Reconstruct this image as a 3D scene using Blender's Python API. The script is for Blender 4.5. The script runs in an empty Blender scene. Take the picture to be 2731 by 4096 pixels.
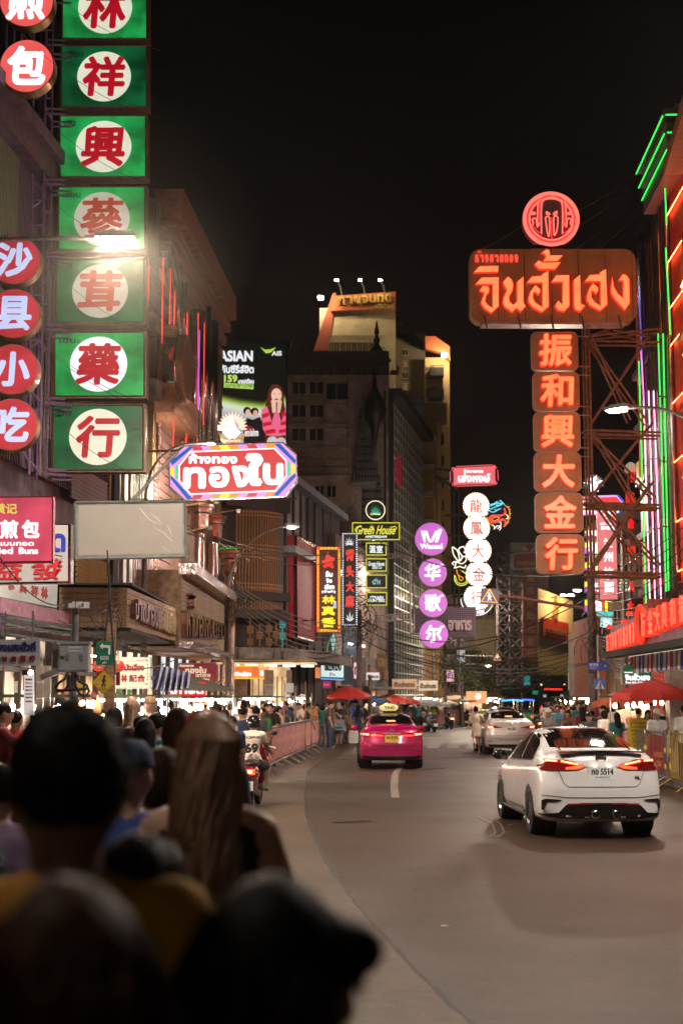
import bpy,bmesh,math,random
import numpy as np
from mathutils import Vector,Matrix
from mathutils.bvhtree import BVHTree
random.seed(7)
sc=bpy.context.scene
COL=sc.collection
# ---------------------------------------------------------------- camera, sky, exposure
R=math.radians
CAMZ,FP,PITCH=1.95,5688.9,math.atan(742/5688.9)
cd=bpy.data.cameras.new('camera');cam=bpy.data.objects.new('camera',cd);COL.objects.link(cam)
cam.location=(0,0,CAMZ);cam.rotation_euler=(R(90)+PITCH,0,0)
cd.sensor_fit='VERTICAL';cd.sensor_height=36;cd.sensor_width=24;cd.lens=50
cd.clip_end=3000;cd.clip_start=.05
cd.dof.use_dof=True;cd.dof.focus_distance=27;cd.dof.aperture_fstop=2.0
sc.camera=cam
w=bpy.data.worlds.new('World');sc.world=w;w.use_nodes=True
nt=w.node_tree;nt.nodes.clear()
out=nt.nodes.new('ShaderNodeOutputWorld');bg=nt.nodes.new('ShaderNodeBackground')
sky=nt.nodes.new('ShaderNodeTexSky');sky.sky_type='NISHITA';sky.sun_disc=False
sky.sun_elevation=R(-4);sky.sun_rotation=R(200)
geo=nt.nodes.new('ShaderNodeTexCoord');sep=nt.nodes.new('ShaderNodeSeparateXYZ')
nt.links.new(geo.outputs['Generated'],sep.inputs[0])
ramp=nt.nodes.new('ShaderNodeValToRGB')          # the town's own glow in the night air, all round the horizon
ramp.color_ramp.elements[0].position=0;ramp.color_ramp.elements[0].color=(.0052,.003,.0028,1)
ramp.color_ramp.elements[1].position=.5;ramp.color_ramp.elements[1].color=(.0006,.00045,.0004,1)
nt.links.new(sep.outputs[2],ramp.inputs[0])
add=nt.nodes.new('ShaderNodeMixRGB');add.blend_type='ADD';add.inputs[0].default_value=.02
nt.links.new(ramp.outputs[0],add.inputs[1]);nt.links.new(sky.outputs[0],add.inputs[2])
nt.links.new(add.outputs[0],bg.inputs[0]);bg.inputs[1].default_value=1.0
nt.links.new(bg.outputs[0],out.inputs[0])
sc.view_settings.view_transform='Standard';sc.view_settings.look='None'
sc.view_settings.exposure=0;sc.view_settings.gamma=1
sc.render.engine='CYCLES'
cy=sc.cycles
cy.use_denoising=True;cy.denoiser='OPENIMAGEDENOISE'
cy.max_bounces=5;cy.diffuse_bounces=2;cy.glossy_bounces=3;cy.transmission_bounces=3;cy.volume_bounces=0;cy.transparent_max_bounces=6
cy.sample_clamp_indirect=4;cy.sample_clamp_direct=0;cy.caustics_reflective=False;cy.caustics_refractive=False
cy.use_adaptive_sampling=True;cy.adaptive_threshold=.02
# ---------------------------------------------------------------- measuring: a pixel of the photograph to a point at a real distance
cP,sP=math.cos(PITCH),math.sin(PITCH)
def ray(px,py):
    u,v=px-1365.5,2048-py
    return Vector((u,FP*cP-v*sP,v*cP+FP*sP))
def at(px,py,Y):
    d=ray(px,py);return Vector((0,0,CAMZ))+d*(Y/d.y)
def gx(px,Y):
    return(px-1365.5)/FP*Y
class Pl:
    """upright plane: origin, heading of its local x; local -y faces the viewer's side"""
    def __init__(s,o,rz=0):
        s.o=Vector(o);s.rz=rz;s.ux=Vector((math.cos(rz),math.sin(rz),0));s.n=Vector((math.sin(rz),-math.cos(rz),0))
    def h(s,px,py,off=0):
        d=ray(px,py);c=Vector((0,0,CAMZ))
        t=((s.o+s.n*off-c).dot(s.n))/d.dot(s.n);p=c+d*t-s.o
        return(p.dot(s.ux),p.z)
    def P(s,pts,off=0):return[s.h(a,b,off)for a,b in pts]
def face(px,py,Y,rz=0):return Pl(at(px,py,Y),rz)
def wall(x1,y1,x2,y2):return Pl((x1,y1,0),math.atan2(y2-y1,x2-x1))
# ---------------------------------------------------------------- materials
def S(r,g,b):
    f=lambda c:(c/255/12.92 if c/255<=.04045 else((c/255+.055)/1.055)**2.4)
    return(f(r),f(g),f(b))
MC={}
def M(name,col,rough=.6,metal=0,var=.18,scale=6,bump=.12,em=None,es=0,coat=0,sub=None,tr=0,stretch=None,ramp2=None,emvar=.12):
    if name in MC:return MC[name]
    m=bpy.data.materials.new(name);m.use_nodes=True;n=m.node_tree;N=n.nodes;L=n.links
    b=N['Principled BSDF'];MC[name]=m
    tc=N.new('ShaderNodeTexCoord');mp=N.new('ShaderNodeMapping');L.new(tc.outputs['Object'],mp.inputs[0])
    if stretch:mp.inputs['Scale'].default_value=stretch
    nz=N.new('ShaderNodeTexNoise');nz.inputs['Scale'].default_value=scale;nz.inputs['Detail'].default_value=5;nz.inputs['Roughness'].default_value=.6
    L.new(mp.outputs[0],nz.inputs['Vector'])
    cr=N.new('ShaderNodeValToRGB');e=cr.color_ramp.elements
    e[0].position=.3;e[1].position=.7
    lo=tuple(max(0,c*(1-var*1.6))for c in col);hi=tuple(min(1,c*(1+var))for c in col)
    if ramp2:lo=ramp2
    e[0].color=(*lo,1);e[1].color=(*hi,1)
    L.new(nz.outputs['Fac'],cr.inputs[0]);L.new(cr.outputs[0],b.inputs['Base Color'])
    b.inputs['Roughness'].default_value=rough;b.inputs['Metallic'].default_value=metal
    if coat:b.inputs['Coat Weight'].default_value=coat;b.inputs['Coat Roughness'].default_value=.05
    if sub:b.inputs['Subsurface Weight'].default_value=sub
    if tr:b.inputs['Transmission Weight'].default_value=tr
    if bump:
        bp=N.new('ShaderNodeBump');bp.inputs['Strength'].default_value=bump;bp.inputs['Distance'].default_value=.02
        n2=N.new('ShaderNodeTexNoise');n2.inputs['Scale'].default_value=scale*5;n2.inputs['Detail'].default_value=3
        L.new(mp.outputs[0],n2.inputs['Vector']);L.new(n2.outputs['Fac'],bp.inputs['Height']);L.new(bp.outputs[0],b.inputs['Normal'])
    if em:
        mm=N.new('ShaderNodeMixRGB');mm.blend_type='MULTIPLY';mm.inputs[0].default_value=1
        c2=N.new('ShaderNodeValToRGB');c2.color_ramp.elements[0].color=(1-emvar*2,)*3+(1,);c2.color_ramp.elements[1].color=(1,1,1,1)
        c2.color_ramp.elements[0].position=.35;c2.color_ramp.elements[1].position=.62
        n3=N.new('ShaderNodeTexNoise');n3.inputs['Scale'].default_value=1.7;L.new(mp.outputs[0],n3.inputs['Vector'])
        L.new(n3.outputs['Fac'],c2.inputs[0]);L.new(c2.outputs[0],mm.inputs[1]);mm.inputs[2].default_value=(*em,1)
        L.new(mm.outputs[0],b.inputs['Emission Color']);b.inputs['Emission Strength'].default_value=es
    return m
def E(name,col,es=1.0,emvar=.12,base=.3):
    """a face lit from inside: neon tube, lightbox sheet, lamp glass"""
    return M(name,tuple(c*base for c in col),.35,em=col,es=es,bump=0,var=.05,emvar=emvar)
# ---------------------------------------------------------------- mesh builder
class MB:
    def __init__(s):s.v=[];s.f=[];s.mi=[];s.cur=0;s.sm=False
    def raw(s,vs,fs):
        k=len(s.v);s.v+=[tuple(p)for p in vs];s.f+=[tuple(i+k for i in f)for f in fs];s.mi+=[s.cur]*len(fs);return s
    def box(s,c,d,rz=0,ry=0,rx=0):
        hx,hy,hz=d[0]/2,d[1]/2,d[2]/2
        vs=[Vector((x,y,z))for x in(-hx,hx)for y in(-hy,hy)for z in(-hz,hz)]
        if rz or ry or rx:
            m=Matrix.Rotation(rz,3,'Z')@Matrix.Rotation(ry,3,'Y')@Matrix.Rotation(rx,3,'X');vs=[m@v for v in vs]
        c=Vector(c)
        return s.raw([v+c for v in vs],[(0,1,3,2),(4,6,7,5),(0,4,5,1),(2,3,7,6),(0,2,6,4),(1,5,7,3)])
    def tube(s,pts,r,n=6,caps=True):
        pts=[Vector(p)for p in pts];rs=r if isinstance(r,(list,tuple))else[r]*len(pts)
        vs=[];prev=None
        for i,p in enumerate(pts):
            t=(pts[min(i+1,len(pts)-1)]-pts[max(i-1,0)])
            t=t.normalized()if t.length>1e-9 else Vector((0,0,1))
            if prev is None:
                a=Vector((0,0,1))if abs(t.z)<.9 else Vector((1,0,0));x=t.cross(a).normalized()
            else:
                x=(prev-t*prev.dot(t));x=x.normalized()if x.length>1e-6 else t.orthogonal().normalized()
            prev=x;y=t.cross(x)
            for k in range(n):
                a=2*math.pi*k/n;vs.append(p+(x*math.cos(a)+y*math.sin(a))*rs[i])
        fs=[]
        for i in range(len(pts)-1):
            for k in range(n):
                a,b=i*n+k,i*n+(k+1)%n;fs.append((a,b,b+n,a+n))
        if caps:fs+=[tuple(range(n))[::-1],tuple(range((len(pts)-1)*n,len(pts)*n))]
        return s.raw(vs,fs)
    def bar(s,a,b,r=.02,n=6):return s.tube([a,b],r,n)
    def prism(s,poly,y0,y1):
        """polygon in local xz, between depth y0 (front) and y1 (back)"""
        a=sum(poly[i][0]*poly[(i+1)%len(poly)][1]-poly[(i+1)%len(poly)][0]*poly[i][1]for i in range(len(poly)))
        if a<0:poly=poly[::-1]
        n=len(poly);vs=[(x,y0,z)for x,z in poly]+[(x,y1,z)for x,z in poly]
        return s.raw(vs,[tuple(range(n)),tuple(range(2*n-1,n-1,-1))]+[(i,i+n,(i+1)%n+n,(i+1)%n)for i in range(n)])
    def slab(s,poly,z0,z1):
        a=sum(poly[i][0]*poly[(i+1)%len(poly)][1]-poly[(i+1)%len(poly)][0]*poly[i][1]for i in range(len(poly)))
        if a<0:poly=poly[::-1]
        n=len(poly);vs=[(x,y,z1)for x,y in poly]+[(x,y,z0)for x,y in poly]
        return s.raw(vs,[tuple(range(n)),tuple(range(2*n-1,n-1,-1))]+[(i,i+n,(i+1)%n+n,(i+1)%n)for i in range(n)])
    def lathe(s,prof,n=16,c=(0,0,0),axis='z'):
        vs=[]
        for r,z in prof:
            for k in range(n):
                a=2*math.pi*k/n;x,y=r*math.cos(a),r*math.sin(a)
                p=(x,y,z)if axis=='z' else((x,z,y)if axis=='y' else(z,x,y))
                vs.append((p[0]+c[0],p[1]+c[1],p[2]+c[2]))
        fs=[(i*n+k,i*n+(k+1)%n,(i+1)*n+(k+1)%n,(i+1)*n+k)for i in range(len(prof)-1)for k in range(n)]
        if axis=='y':fs=[f[::-1]for f in fs]
        return s.raw(vs,fs)
    def ell(s,c,r,nu=12,nv=8):
        vs=[(c[0]+r[0]*math.sin(math.pi*j/nv)*math.cos(2*math.pi*i/nu),c[1]+r[1]*math.sin(math.pi*j/nv)*math.sin(2*math.pi*i/nu),c[2]+r[2]*math.cos(math.pi*j/nv))for j in range(nv+1)for i in range(nu)]
        return s.raw(vs,[(j*nu+i,(j+1)*nu+i,(j+1)*nu+(i+1)%nu,j*nu+(i+1)%nu)for j in range(nv)for i in range(nu)])
    def mesh(s,name,mats):
        me=bpy.data.meshes.new(name);me.from_pydata(s.v,[],s.f)
        for m in(mats if isinstance(mats,(list,tuple))else[mats]):me.materials.append(m)
        if any(s.mi):me.polygons.foreach_set('material_index',s.mi)
        if s.sm:me.polygons.foreach_set('use_smooth',[True]*len(me.polygons))
        me.update();return me
    def build(s,name,mats,parent=None,**kw):
        o=bpy.data.objects.new(name,s.mesh(name,mats));COL.objects.link(o)
        if parent:o.parent=parent
        for k,v in kw.items():o[k]=v
        return o
def circ(cx,cz,r,n=28,rz=None,a0=0,a1=2*math.pi):
    rz=rz or r;full=abs(a1-a0-2*math.pi)<1e-6
    return[(cx+r*math.cos(a0+(a1-a0)*i/(n if full else n-1)),cz+rz*math.sin(a0+(a1-a0)*i/(n if full else n-1)))for i in range(n)]
def rrect(x0,z0,x1,z1,r,n=5):
    p=[]
    for cx,cz,a in((x1-r,z1-r,0),(x0+r,z1-r,90),(x0+r,z0+r,180),(x1-r,z0+r,270)):
        p+=[(cx+r*math.cos(R(a+90*i/n)),cz+r*math.sin(R(a+90*i/n)))for i in range(n+1)]
    return p
def thing(name,label,cat,loc=(0,0,0),rz=0,group=None):
    o=bpy.data.objects.new(name,None);COL.objects.link(o);o.empty_display_size=.2
    o.location=loc;o.rotation_euler=(0,0,rz);o['label']=label;o['category']=cat
    if group:o['group']=group
    return o
def struct(o):o['kind']='structure';return o
def stuff(o):o['kind']='stuff';return o
UC={}
def piece(name,parent,mat,c,d,rz=0,ry=0,rx=0):
    """one small box-shaped piece (slat, plank, bar) that shares its mesh with its alikes; bevelled look from a slight taper"""
    k=mat.name
    if k not in UC:
        mb=MB();mb.box((0,0,0),(1,1,1));UC[k]=mb.mesh('piece',mat)
    o=bpy.data.objects.new(name,UC[k]);COL.objects.link(o);o.parent=parent
    o.location=c;o.scale=d;o.rotation_euler=(rx,ry,rz);return o
def copytree(o,loc=None,rz=None,label=None,group=None,parent=None):
    c=o.copy();COL.objects.link(c);c.parent=parent
    if loc is not None:c.location=loc
    if rz is not None:c.rotation_euler=(0,0,rz)
    if label:c['label']=label
    if group:c['group']=group
    for ch in o.children:copytree(ch,parent=c)
    return c
# ---------------------------------------------------------------- lettering
TC={}
def glyphs(t,res=3):
    if(t,res)in TC:return TC[(t,res)]
    c=bpy.data.curves.new('t','FONT');c.body=t;c.extrude=.5;c.resolution_u=res
    o=bpy.data.objects.new('t',c);COL.objects.link(o)
    dg=bpy.context.evaluated_depsgraph_get();dg.update()
    me=bpy.data.meshes.new_from_object(o.evaluated_get(dg))
    V=[tuple(v.co)for v in me.vertices];F=[tuple(p.vertices)for p in me.polygons]
    bpy.data.objects.remove(o);bpy.data.curves.remove(c);bpy.data.meshes.remove(me)
    TC[(t,res)]=(V,F);return V,F
def text(mb,t,x0,z0,x1,z1,y0,dep,bold=0,shear=0,keep=False,res=3,mirror=False):
    """write t into the box x0..x1, z0..z1 of the local plane, front face at y0, going back dep"""
    V,F=glyphs(t,res)
    if not V:return mb
    a=np.array(V);mn=a.min(0);mx=a.max(0)
    w_,h_=mx[0]-mn[0],mx[1]-mn[1]
    b=bold*(z1-z0);sx=(x1-x0-2*b)/w_;sz=(z1-z0-2*b)/h_
    if keep:sx=sz=min(sx,sz)
    cx,cz=(x0+x1)/2,(z0+z1)/2
    offs=[(0,0)]if not bold else[(0,0)]+[(b*math.cos(k*math.pi/3),b*math.sin(k*math.pi/3))for k in range(6)]
    for i,(ox,oz)in enumerate(offs):
        lx=(a[:,0]-(mn[0]+mx[0])/2)*sx*(-1 if mirror else 1);lz=(a[:,1]-(mn[1]+mx[1])/2)*sz
        yy=y0+(.5-a[:,2])*dep+(i*.0012)
        vs=np.stack([cx+lx+ox+shear*lz,yy,cz+lz+oz+(0 if not shear else 0)],1)
        mb.raw(vs.tolist(),F)
    return mb
def ptext(mb,pl,t,box,y0=-.03,dep=.02,off=0,**k):
    (x0,z1),(x1,z0)=pl.h(box[0],box[1],off),pl.h(box[2],box[3],off)
    return text(mb,t,min(x0,x1),min(z0,z1),max(x0,x1),max(z0,z1),y0,dep,**k)
# ---------------------------------------------------------------- common materials
STEEL=M('galvanised_steel',(.32,.32,.33),.45,.7,bump=.05)
DSTEEL=M('rusty_brown_steel',(.16,.085,.06),.6,.3,scale=9,ramp2=(.07,.035,.028))
PSTEEL=M('purple_painted_steel',(.22,.13,.24),.5,.2)
CHROME=M('polished_stainless',(.62,.58,.57),.14,1,bump=.25,scale=1.5,var=.1)
DARK=M('dark_grime',(.03,.028,.028),.7)
BLACK=M('black_plastic',(.012,.012,.013),.35,bump=.03)
RUBBER=M('tyre_rubber',(.018,.018,.018),.8)
CABLE=M('cable_sheath',(.035,.03,.03),.6)
CONC=M('stained_concrete',(.23,.2,.185),.85,scale=3,var=.35)
WOOD=M('weathered_wood',(.28,.17,.1),.7,scale=5,var=.35,stretch=(1,1,6))
WHITE=M('white_paint',(.74,.73,.72),.45)
GREY=M('grey_paint',(.36,.38,.4),.4)
# ================================================================ GROUND
asph=M('asphalt',(.068,.038,.023),.5,bump=0,var=.12,scale=.7)
def asphalt_nodes(m):
    n=m.node_tree;N=n.nodes;L=n.links;b=N['Principled BSDF']
    tc=N.new('ShaderNodeTexCoord')
    v=N.new('ShaderNodeTexVoronoi');v.inputs['Scale'].default_value=55;L.new(tc.outputs['Object'],v.inputs['Vector'])
    f=N.new('ShaderNodeTexNoise');f.inputs['Scale'].default_value=26;f.inputs['Detail'].default_value=8;f.inputs['Roughness'].default_value=.8;L.new(tc.outputs['Object'],f.inputs['Vector'])
    a=N.new('ShaderNodeMath');a.operation='MULTIPLY';L.new(v.outputs['Distance'],a.inputs[0]);L.new(f.outputs['Fac'],a.inputs[1])
    bp=N.new('ShaderNodeBump');bp.inputs['Strength'].default_value=.55;bp.inputs['Distance'].default_value=.02
    L.new(a.outputs[0],bp.inputs['Height']);L.new(bp.outputs[0],b.inputs['Normal'])
    cr=[x for x in N if x.type=='VALTORGB'][0]
    mx=N.new('ShaderNodeMixRGB');mx.blend_type='MULTIPLY';mx.inputs[0].default_value=.75
    r2=N.new('ShaderNodeValToRGB');r2.color_ramp.elements[0].position=.35;r2.color_ramp.elements[0].color=(.25,.24,.23,1);r2.color_ramp.elements[1].position=.62
    L.new(f.outputs['Fac'],r2.inputs[0]);L.new(cr.outputs[0],mx.inputs[1]);L.new(r2.outputs[0],mx.inputs[2]);L.new(mx.outputs[0],b.inputs['Base Color'])
    g3=N.new('ShaderNodeTexNoise');g3.inputs['Scale'].default_value=7;g3.inputs['Detail'].default_value=4;L.new(tc.outputs['Object'],g3.inputs['Vector'])
    r3=N.new('ShaderNodeValToRGB');r3.color_ramp.elements[0].position=.25;r3.color_ramp.elements[0].color=(.4,.39,.38,1);r3.color_ramp.elements[1].position=.75
    m3=N.new('ShaderNodeMixRGB');m3.blend_type='MULTIPLY';m3.inputs[0].default_value=.8;L.new(g3.outputs['Fac'],r3.inputs[0]);L.new(mx.outputs[0],m3.inputs[1]);L.new(r3.outputs[0],m3.inputs[2]);L.new(m3.outputs[0],b.inputs['Base Color'])
    big=N.new('ShaderNodeTexNoise');big.inputs['Scale'].default_value=.5;big.inputs['Detail'].default_value=5;L.new(tc.outputs['Object'],big.inputs['Vector'])
    mr=N.new('ShaderNodeMapRange');mr.inputs[1].default_value=.2;mr.inputs[2].default_value=.8;mr.inputs[3].default_value=.4;mr.inputs[4].default_value=.52;b.inputs['Specular IOR Level'].default_value=.3
    L.new(big.outputs['Fac'],mr.inputs[0]);L.new(mr.outputs[0],b.inputs['Roughness'])
asphalt_nodes(asph)
asph2=M('asphalt_inner',(.135,.094,.062),.55,bump=0,var=.12,scale=.9);asphalt_nodes(asph2)
g=MB();g.box((10,90,-.25),(150,230,.5));struct(g.build('ground',asph))
# the resurfaced inner lane strip: its ragged rim runs down the photo from the scooter to the lower right
rim_px=[(1310,3030),(1262,3062),(1232,3085),(1222,3120),(1216,3180),(1220,3260),(1238,3320),(1262,3380),(1290,3440),(1330,3510),(1400,3600),(1475,3690),(1560,3790),(1660,3900),(1790,4030),(1880,4110)]
rim=[]
for a,b_ in zip(rim_px,rim_px[1:]):
    for k in range(5):
        t=k/5;p=at(1,1,1)
        px,py=a[0]+(b_[0]-a[0])*t,a[1]+(b_[1]-a[1])*t
        d=ray(px,py);q=Vector((0,0,CAMZ))+d*(-CAMZ/d.z)
        rim.append((q.x+random.uniform(-.012,.012),q.y))
rim.append((.55,5.0));rim.append((.3,0));rim.append((.2,-12))
left=[(-30,-12),(-30,46),(-6,46),(-1.6,41)]
g=MB();g.slab(rim+left,.001,.014);struct(g.build('asphalt_strip',asph2))
crk=M('tar_seam',(.02,.018,.017),.6)
g=MB()
for a,b_ in zip(rim[:-3],rim[1:-2]):
    t=Vector((b_[0]-a[0],b_[1]-a[1],0));
    if t.length<1e-5:continue
    n=Vector((-t.y,t.x,0)).normalized();w0=.016+random.random()*.014
    g.raw([(a[0]+n.x*.002,a[1]+n.y*.002,.005),(a[0]+n.x*w0*2.2,a[1]+n.y*w0*2.2,.005),(b_[0]+n.x*w0*2.2,b_[1]+n.y*w0*2.2,.005),(b_[0]+n.x*.002,b_[1]+n.y*.002,.005)],[(0,1,2,3)])
struct(g.build('road_seam',crk))
# painted lane dash and zebra crossing, worn
paint=M('worn_road_paint',(.24,.21,.185),.6,var=.3,scale=14,ramp2=(.16,.14,.125))
def gpt(px,py):
    d=ray(px,py);return Vector((0,0,CAMZ))+d*(-CAMZ/d.z)
def gpoly(pts,z=.018,name='lane_line',mat=paint):
    q=[gpt(*p)for p in pts];g=MB();g.slab([(p.x,p.y)for p in q],z-.003,z);return struct(g.build(name,mat))
gpoly([(1592,3062),(1566,3100),(1560,3150),(1566,3192),(1598,3192),(1590,3150),(1594,3100),(1612,3062)],z=.008)
for i in range(9):
    x=1640+i*78;gpoly([(x,2972),(x-12,2994),(x+36,2994),(x+46,2972)],z=.006,name='zebra_stripe')
stain=M('dark_asphalt_patch',(.03,.02,.016),.6,var=.4,scale=5)
for k_ in(0,1):gpoly([(1905+40*k_,3268),(1965+34*k_,3300),(1975+34*k_,3330),(1950+34*k_,3352),(1956+34*k_,3352),(1984+34*k_,3330),(1974+34*k_,3298),(1912+40*k_,3266)],z=.005,name='tyre_mark',mat=paint if 0 else M('tyre_mark',(.13,.09,.07),.6))
gpoly([(1640,2952),(1630,2955),(2100,2955),(2100,2952)],z=.006,name='stop_line')
gpoly([(1700,2925),(1700,2929),(1935,2905),(1935,2902)],z=.006)
# long cracks and tyre scuffs in the outer lane
for pts in([(1330,3290),(1480,3282),(1482,3285),(1332,3294)],[(1690,3078),(1780,3072),(1780,3074),(1690,3081)],[(1150,3122),(1240,3118),(1240,3121),(1150,3126)]):
    gpoly(pts,z=.017,name='road_crack',mat=crk)
# litter scraps on the asphalt
lit=M('paper_scrap',(.6,.55,.5),.7)
for i,(px,py)in enumerate([(1775,3712),(1068,3470),(2040,3305)]):
    p=gpt(px,py);o=MB();pts=[(random.uniform(.6,1)*.04*math.cos(a),random.uniform(.6,1)*.03*math.sin(a))for a in[k*.9 for k in range(7)]]
    o.slab(pts,.0,.004);q=o.build('litter_scrap',lit);q.location=(p.x,p.y,.018)
    q['label']=['pale scrap of litter lying alone on the road below the white car','small pale scrap of litter on the asphalt beside the scooter foot','tiny pale litter scrap on the road left of the white car'][i];q['category']='litter'
# pavements with kerbs on both sides
kerbm=M('kerb_stone',(.26,.24,.22),.8,var=.3,scale=4)
pave=M('pavement_tiles',(.2,.17,.15),.7,var=.3,scale=4)
lk=[(-5.6,-10),(-5.4,20),(-4.3,40),(-3.2,52),(-2.0,60),(.4,67.5),(3.4,76),(6.0,88),(9,100),(14,115),(24,150)]
rk=[(7.3,-10),(7.25,24),(7.3,40),(8.2,55),(10.5,75),(14.5,95),(24,130)]
def pavement(line,side,w_):
    inner=[(x,y)for x,y in line];outer=[(x+side*w_,y)for x,y in line]
    g=MB();g.slab([(x+side*.16,y)for x,y in line]+outer[::-1],.0,.13);struct(g.build('pavement',pave))
    par=MB()
    for(x0,y0),(x1,y1)in zip(line,line[1:]):
        L_=math.hypot(x1-x0,y1-y0);k=max(1,int(L_/1.0))
        if y1<5:continue
        for i in range(k):
            a=(i+.5)/k;par.box((x0+(x1-x0)*a+side*.08,y0+(y1-y0)*a,.07),(.15,L_/k-.02,.15),rz=-math.atan2(x1-x0,y1-y0))
    struct(par.build('kerb',kerbm))
pavement(lk,-1,14);pavement(rk,1,14)
# ================================================================ STREET LAMPS (lit), some added out of sight to brighten the street
LAMPM=E('led_lamp_glass',(1,.8,.63),4900,emvar=0)
LAMPS_=M('lamp_housing',(.3,.3,.3),.4,.5)
POLE=M('galvanised_pole',(.24,.22,.2),.5,.6)
def street_lamp(label,px,py,Y,postx,posty,posth,big=1.0,mat=None,head=None):
    head=head or at(px,py,Y);T=thing('street_lamp',label,'street lamp',(postx,posty,0),0,'lit street lamps along the road')
    h=head-Vector((postx,posty,0));m=MB()
    m.tube([(0,0,0),(0,0,posth-1.2)],[.1,.07],10);m.build('post',POLE,T)
    m=MB();p0=Vector((0,0,posth-1.2));p3=h+Vector((0,0,.02));p1=p0+Vector((0,0,1.3));dirh=Vector((h.x,h.y,0)).normalized();p2=p3-dirh*1.2
    m.tube([((1-t)**3*p0+3*(1-t)**2*t*p1+3*(1-t)*t*t*p2+t**3*p3)for t in[i/14 for i in range(15)]],.035,8);m.build('arm',POLE,T)
    ang=math.atan2(dirh.y,dirh.x);m=MB();m.box((0,0,.06),(.62,.26,.07));m.box((-.02,0,.11),(.4,.18,.05));o=m.build('lamp_head',LAMPS_,T);o.location=h;o.rotation_euler=(0,0,ang)
    m=MB();a_,b_=.2*big,.1*big;m.box((0,0,0),(2*a_,2*b_,.05));q=m.build('lamp_glass',mat or LAMPM,o);q.location=(.03,0,.003)
    return T
street_lamp('blazing street lamp on a curved arm in front of the fourth green board',462,962,21.5,-6.6,21.5,9.2,1.1)
street_lamp('bright street lamp just above the left end of the octagonal red gold shop sign',848,1782,39.5,-5.2,37.5,8.4,.9)
street_lamp('street lamp hanging before the red framed panel of the lattice building',1163,2110,52,-4.0,50.5,7.0,.7,mat=E('dim_lamp_glass',(1,.84,.68),900,emvar=0))
street_lamp('bright white street lamp in front of the steel truss on the right',2472,1642,30.5,7.6,29.0,7.7,.95,mat=E('soft_lamp_glass',(1,.84,.7),1300,emvar=0))
street_lamp('street lamp hidden behind the lowest white bulb ringed disc',0,0,1,6.2,97,8.9,1.1,head=Vector((9.1,96,8.9)))  # added out of sight to brighten the far street
street_lamp('street lamp hidden behind the fifth tan character board',0,0,1,9.9,50,8.9,.9,head=Vector((7.7,50,8.9)))  # added unseen lamp for the dark right-hand side
street_lamp('street lamp hidden behind the lowest tan character board',0,0,1,12.6,70,8.9,1.1,head=Vector((10.8,70,8.9)))  # another added lamp, lifts the right side further on
street_lamp('street lamp hidden behind the small yellow framed signs',0,0,1,-.6,78,8.9,1.0,mat=E('dim_lamp_glass',(1,.84,.68),900,emvar=0),head=Vector((1.75,77,8.9)))  # added behind the signs so the hotel gets light
street_lamp('street lamp of the right row, its post on the pavement before the red wing',0,0,1,7.9,15,8.9,.9,mat=E('added_lamp_glass',(1,.86,.74),4300,emvar=0),head=Vector((5.4,15.0,8.9)))  # added outside the view to light the white car's rear
for y_ in(3.0,-15):street_lamp('street lamp of the left row standing %s the photographer'%('beside' if y_>0 else 'behind'),0,0,1,-6.6,y_,8.9,1.0,mat=E('added_faint_lamp_glass',(1,.84,.68),600,emvar=0),head=Vector((-3.7,y_,8.9)))  # added weak lamps out of view, for light on the nearest people
street_lamp('distant small white street lamp above the golden billboard wall',2309,2363,78,14.2,79,8.0,.9,mat=E('cool_lamp_glass',(.8,.85,1),900,emvar=0))
street_lamp('far small lamp on the thin pole beside the dragon gold shop column',1950,2664,95,8.0,95,4.5,.6,mat=E('far_lamp_glass',(1,.8,.6),200,emvar=0))
# ================================================================ SIGN HELPERS
def poly_part(T,name,pl,pts,y0,y1,mat,off=0):
    m=MB();m.prism(pl.P(pts,off),y0,y1);return m.build(name,mat,T)
def rect(x0,y0,x1,y1):return[(x0,y0),(x1,y0),(x1,y1),(x0,y1)]
def chars(T,pl,name,items,mat,y0=-.03,dep=.03,bold=.02,**k):
    for t,box in items:
        m=MB();ptext(m,pl,t,box,y0,dep,bold=bold,**k);m.build(name,mat,T)
def truss(T,name,a,b,width,mat,bays=8,r=.02,axis=(0,1,0),rb=None):
    """ladder truss from a to b with zig-zag webbing; chords are parts, the small webbing bars are parts too"""
    a,b=Vector(a),Vector(b);ax=Vector(axis).normalized()*width;rb=rb or r*.7
    m=MB();m.bar(a,b,r,5);m.build('chord',mat,T);m=MB();m.bar(a+ax,b+ax,r,5);m.build('chord',mat,T)
    for i in range(bays):
        p0=a+(b-a)*(i/bays);p1=a+(b-a)*((i+1)/bays);m=MB()
        m.bar(p0,p0+ax,rb,4);m.bar(p0,p1+ax,rb,4)if i%2 else m.bar(p0+ax,p1,rb,4)
        m.build(name,mat,T)
def pxtruss(label,pts_pairs,Y,mat,r=.03,name='steel_truss',gap=.5,loc=None,dy=None):
    """welded frame: bars between pixel positions at depth Y, doubled at Y+gap with ties"""
    o=at(*pts_pairs[0][0],Y);T=thing(name,label,'steel frame',o)
    for(p,q)in pts_pairs:
        A,B=at(*p,Y)-o,at(*q,Y)-o;g_=Vector((0,gap,0))
        m=MB();m.bar(A,B,r,5);m.build('bar',mat,T)
        m=MB();m.bar(A+g_,B+g_,r*.9,5);m.build('bar',mat,T)
    for(p,q)in pts_pairs[::2]:
        A=at(*p,Y)-o;m=MB();m.bar(A,A+Vector((0,gap,0)),r*.8,5);m.build('tie',mat,T)
    return T
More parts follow.
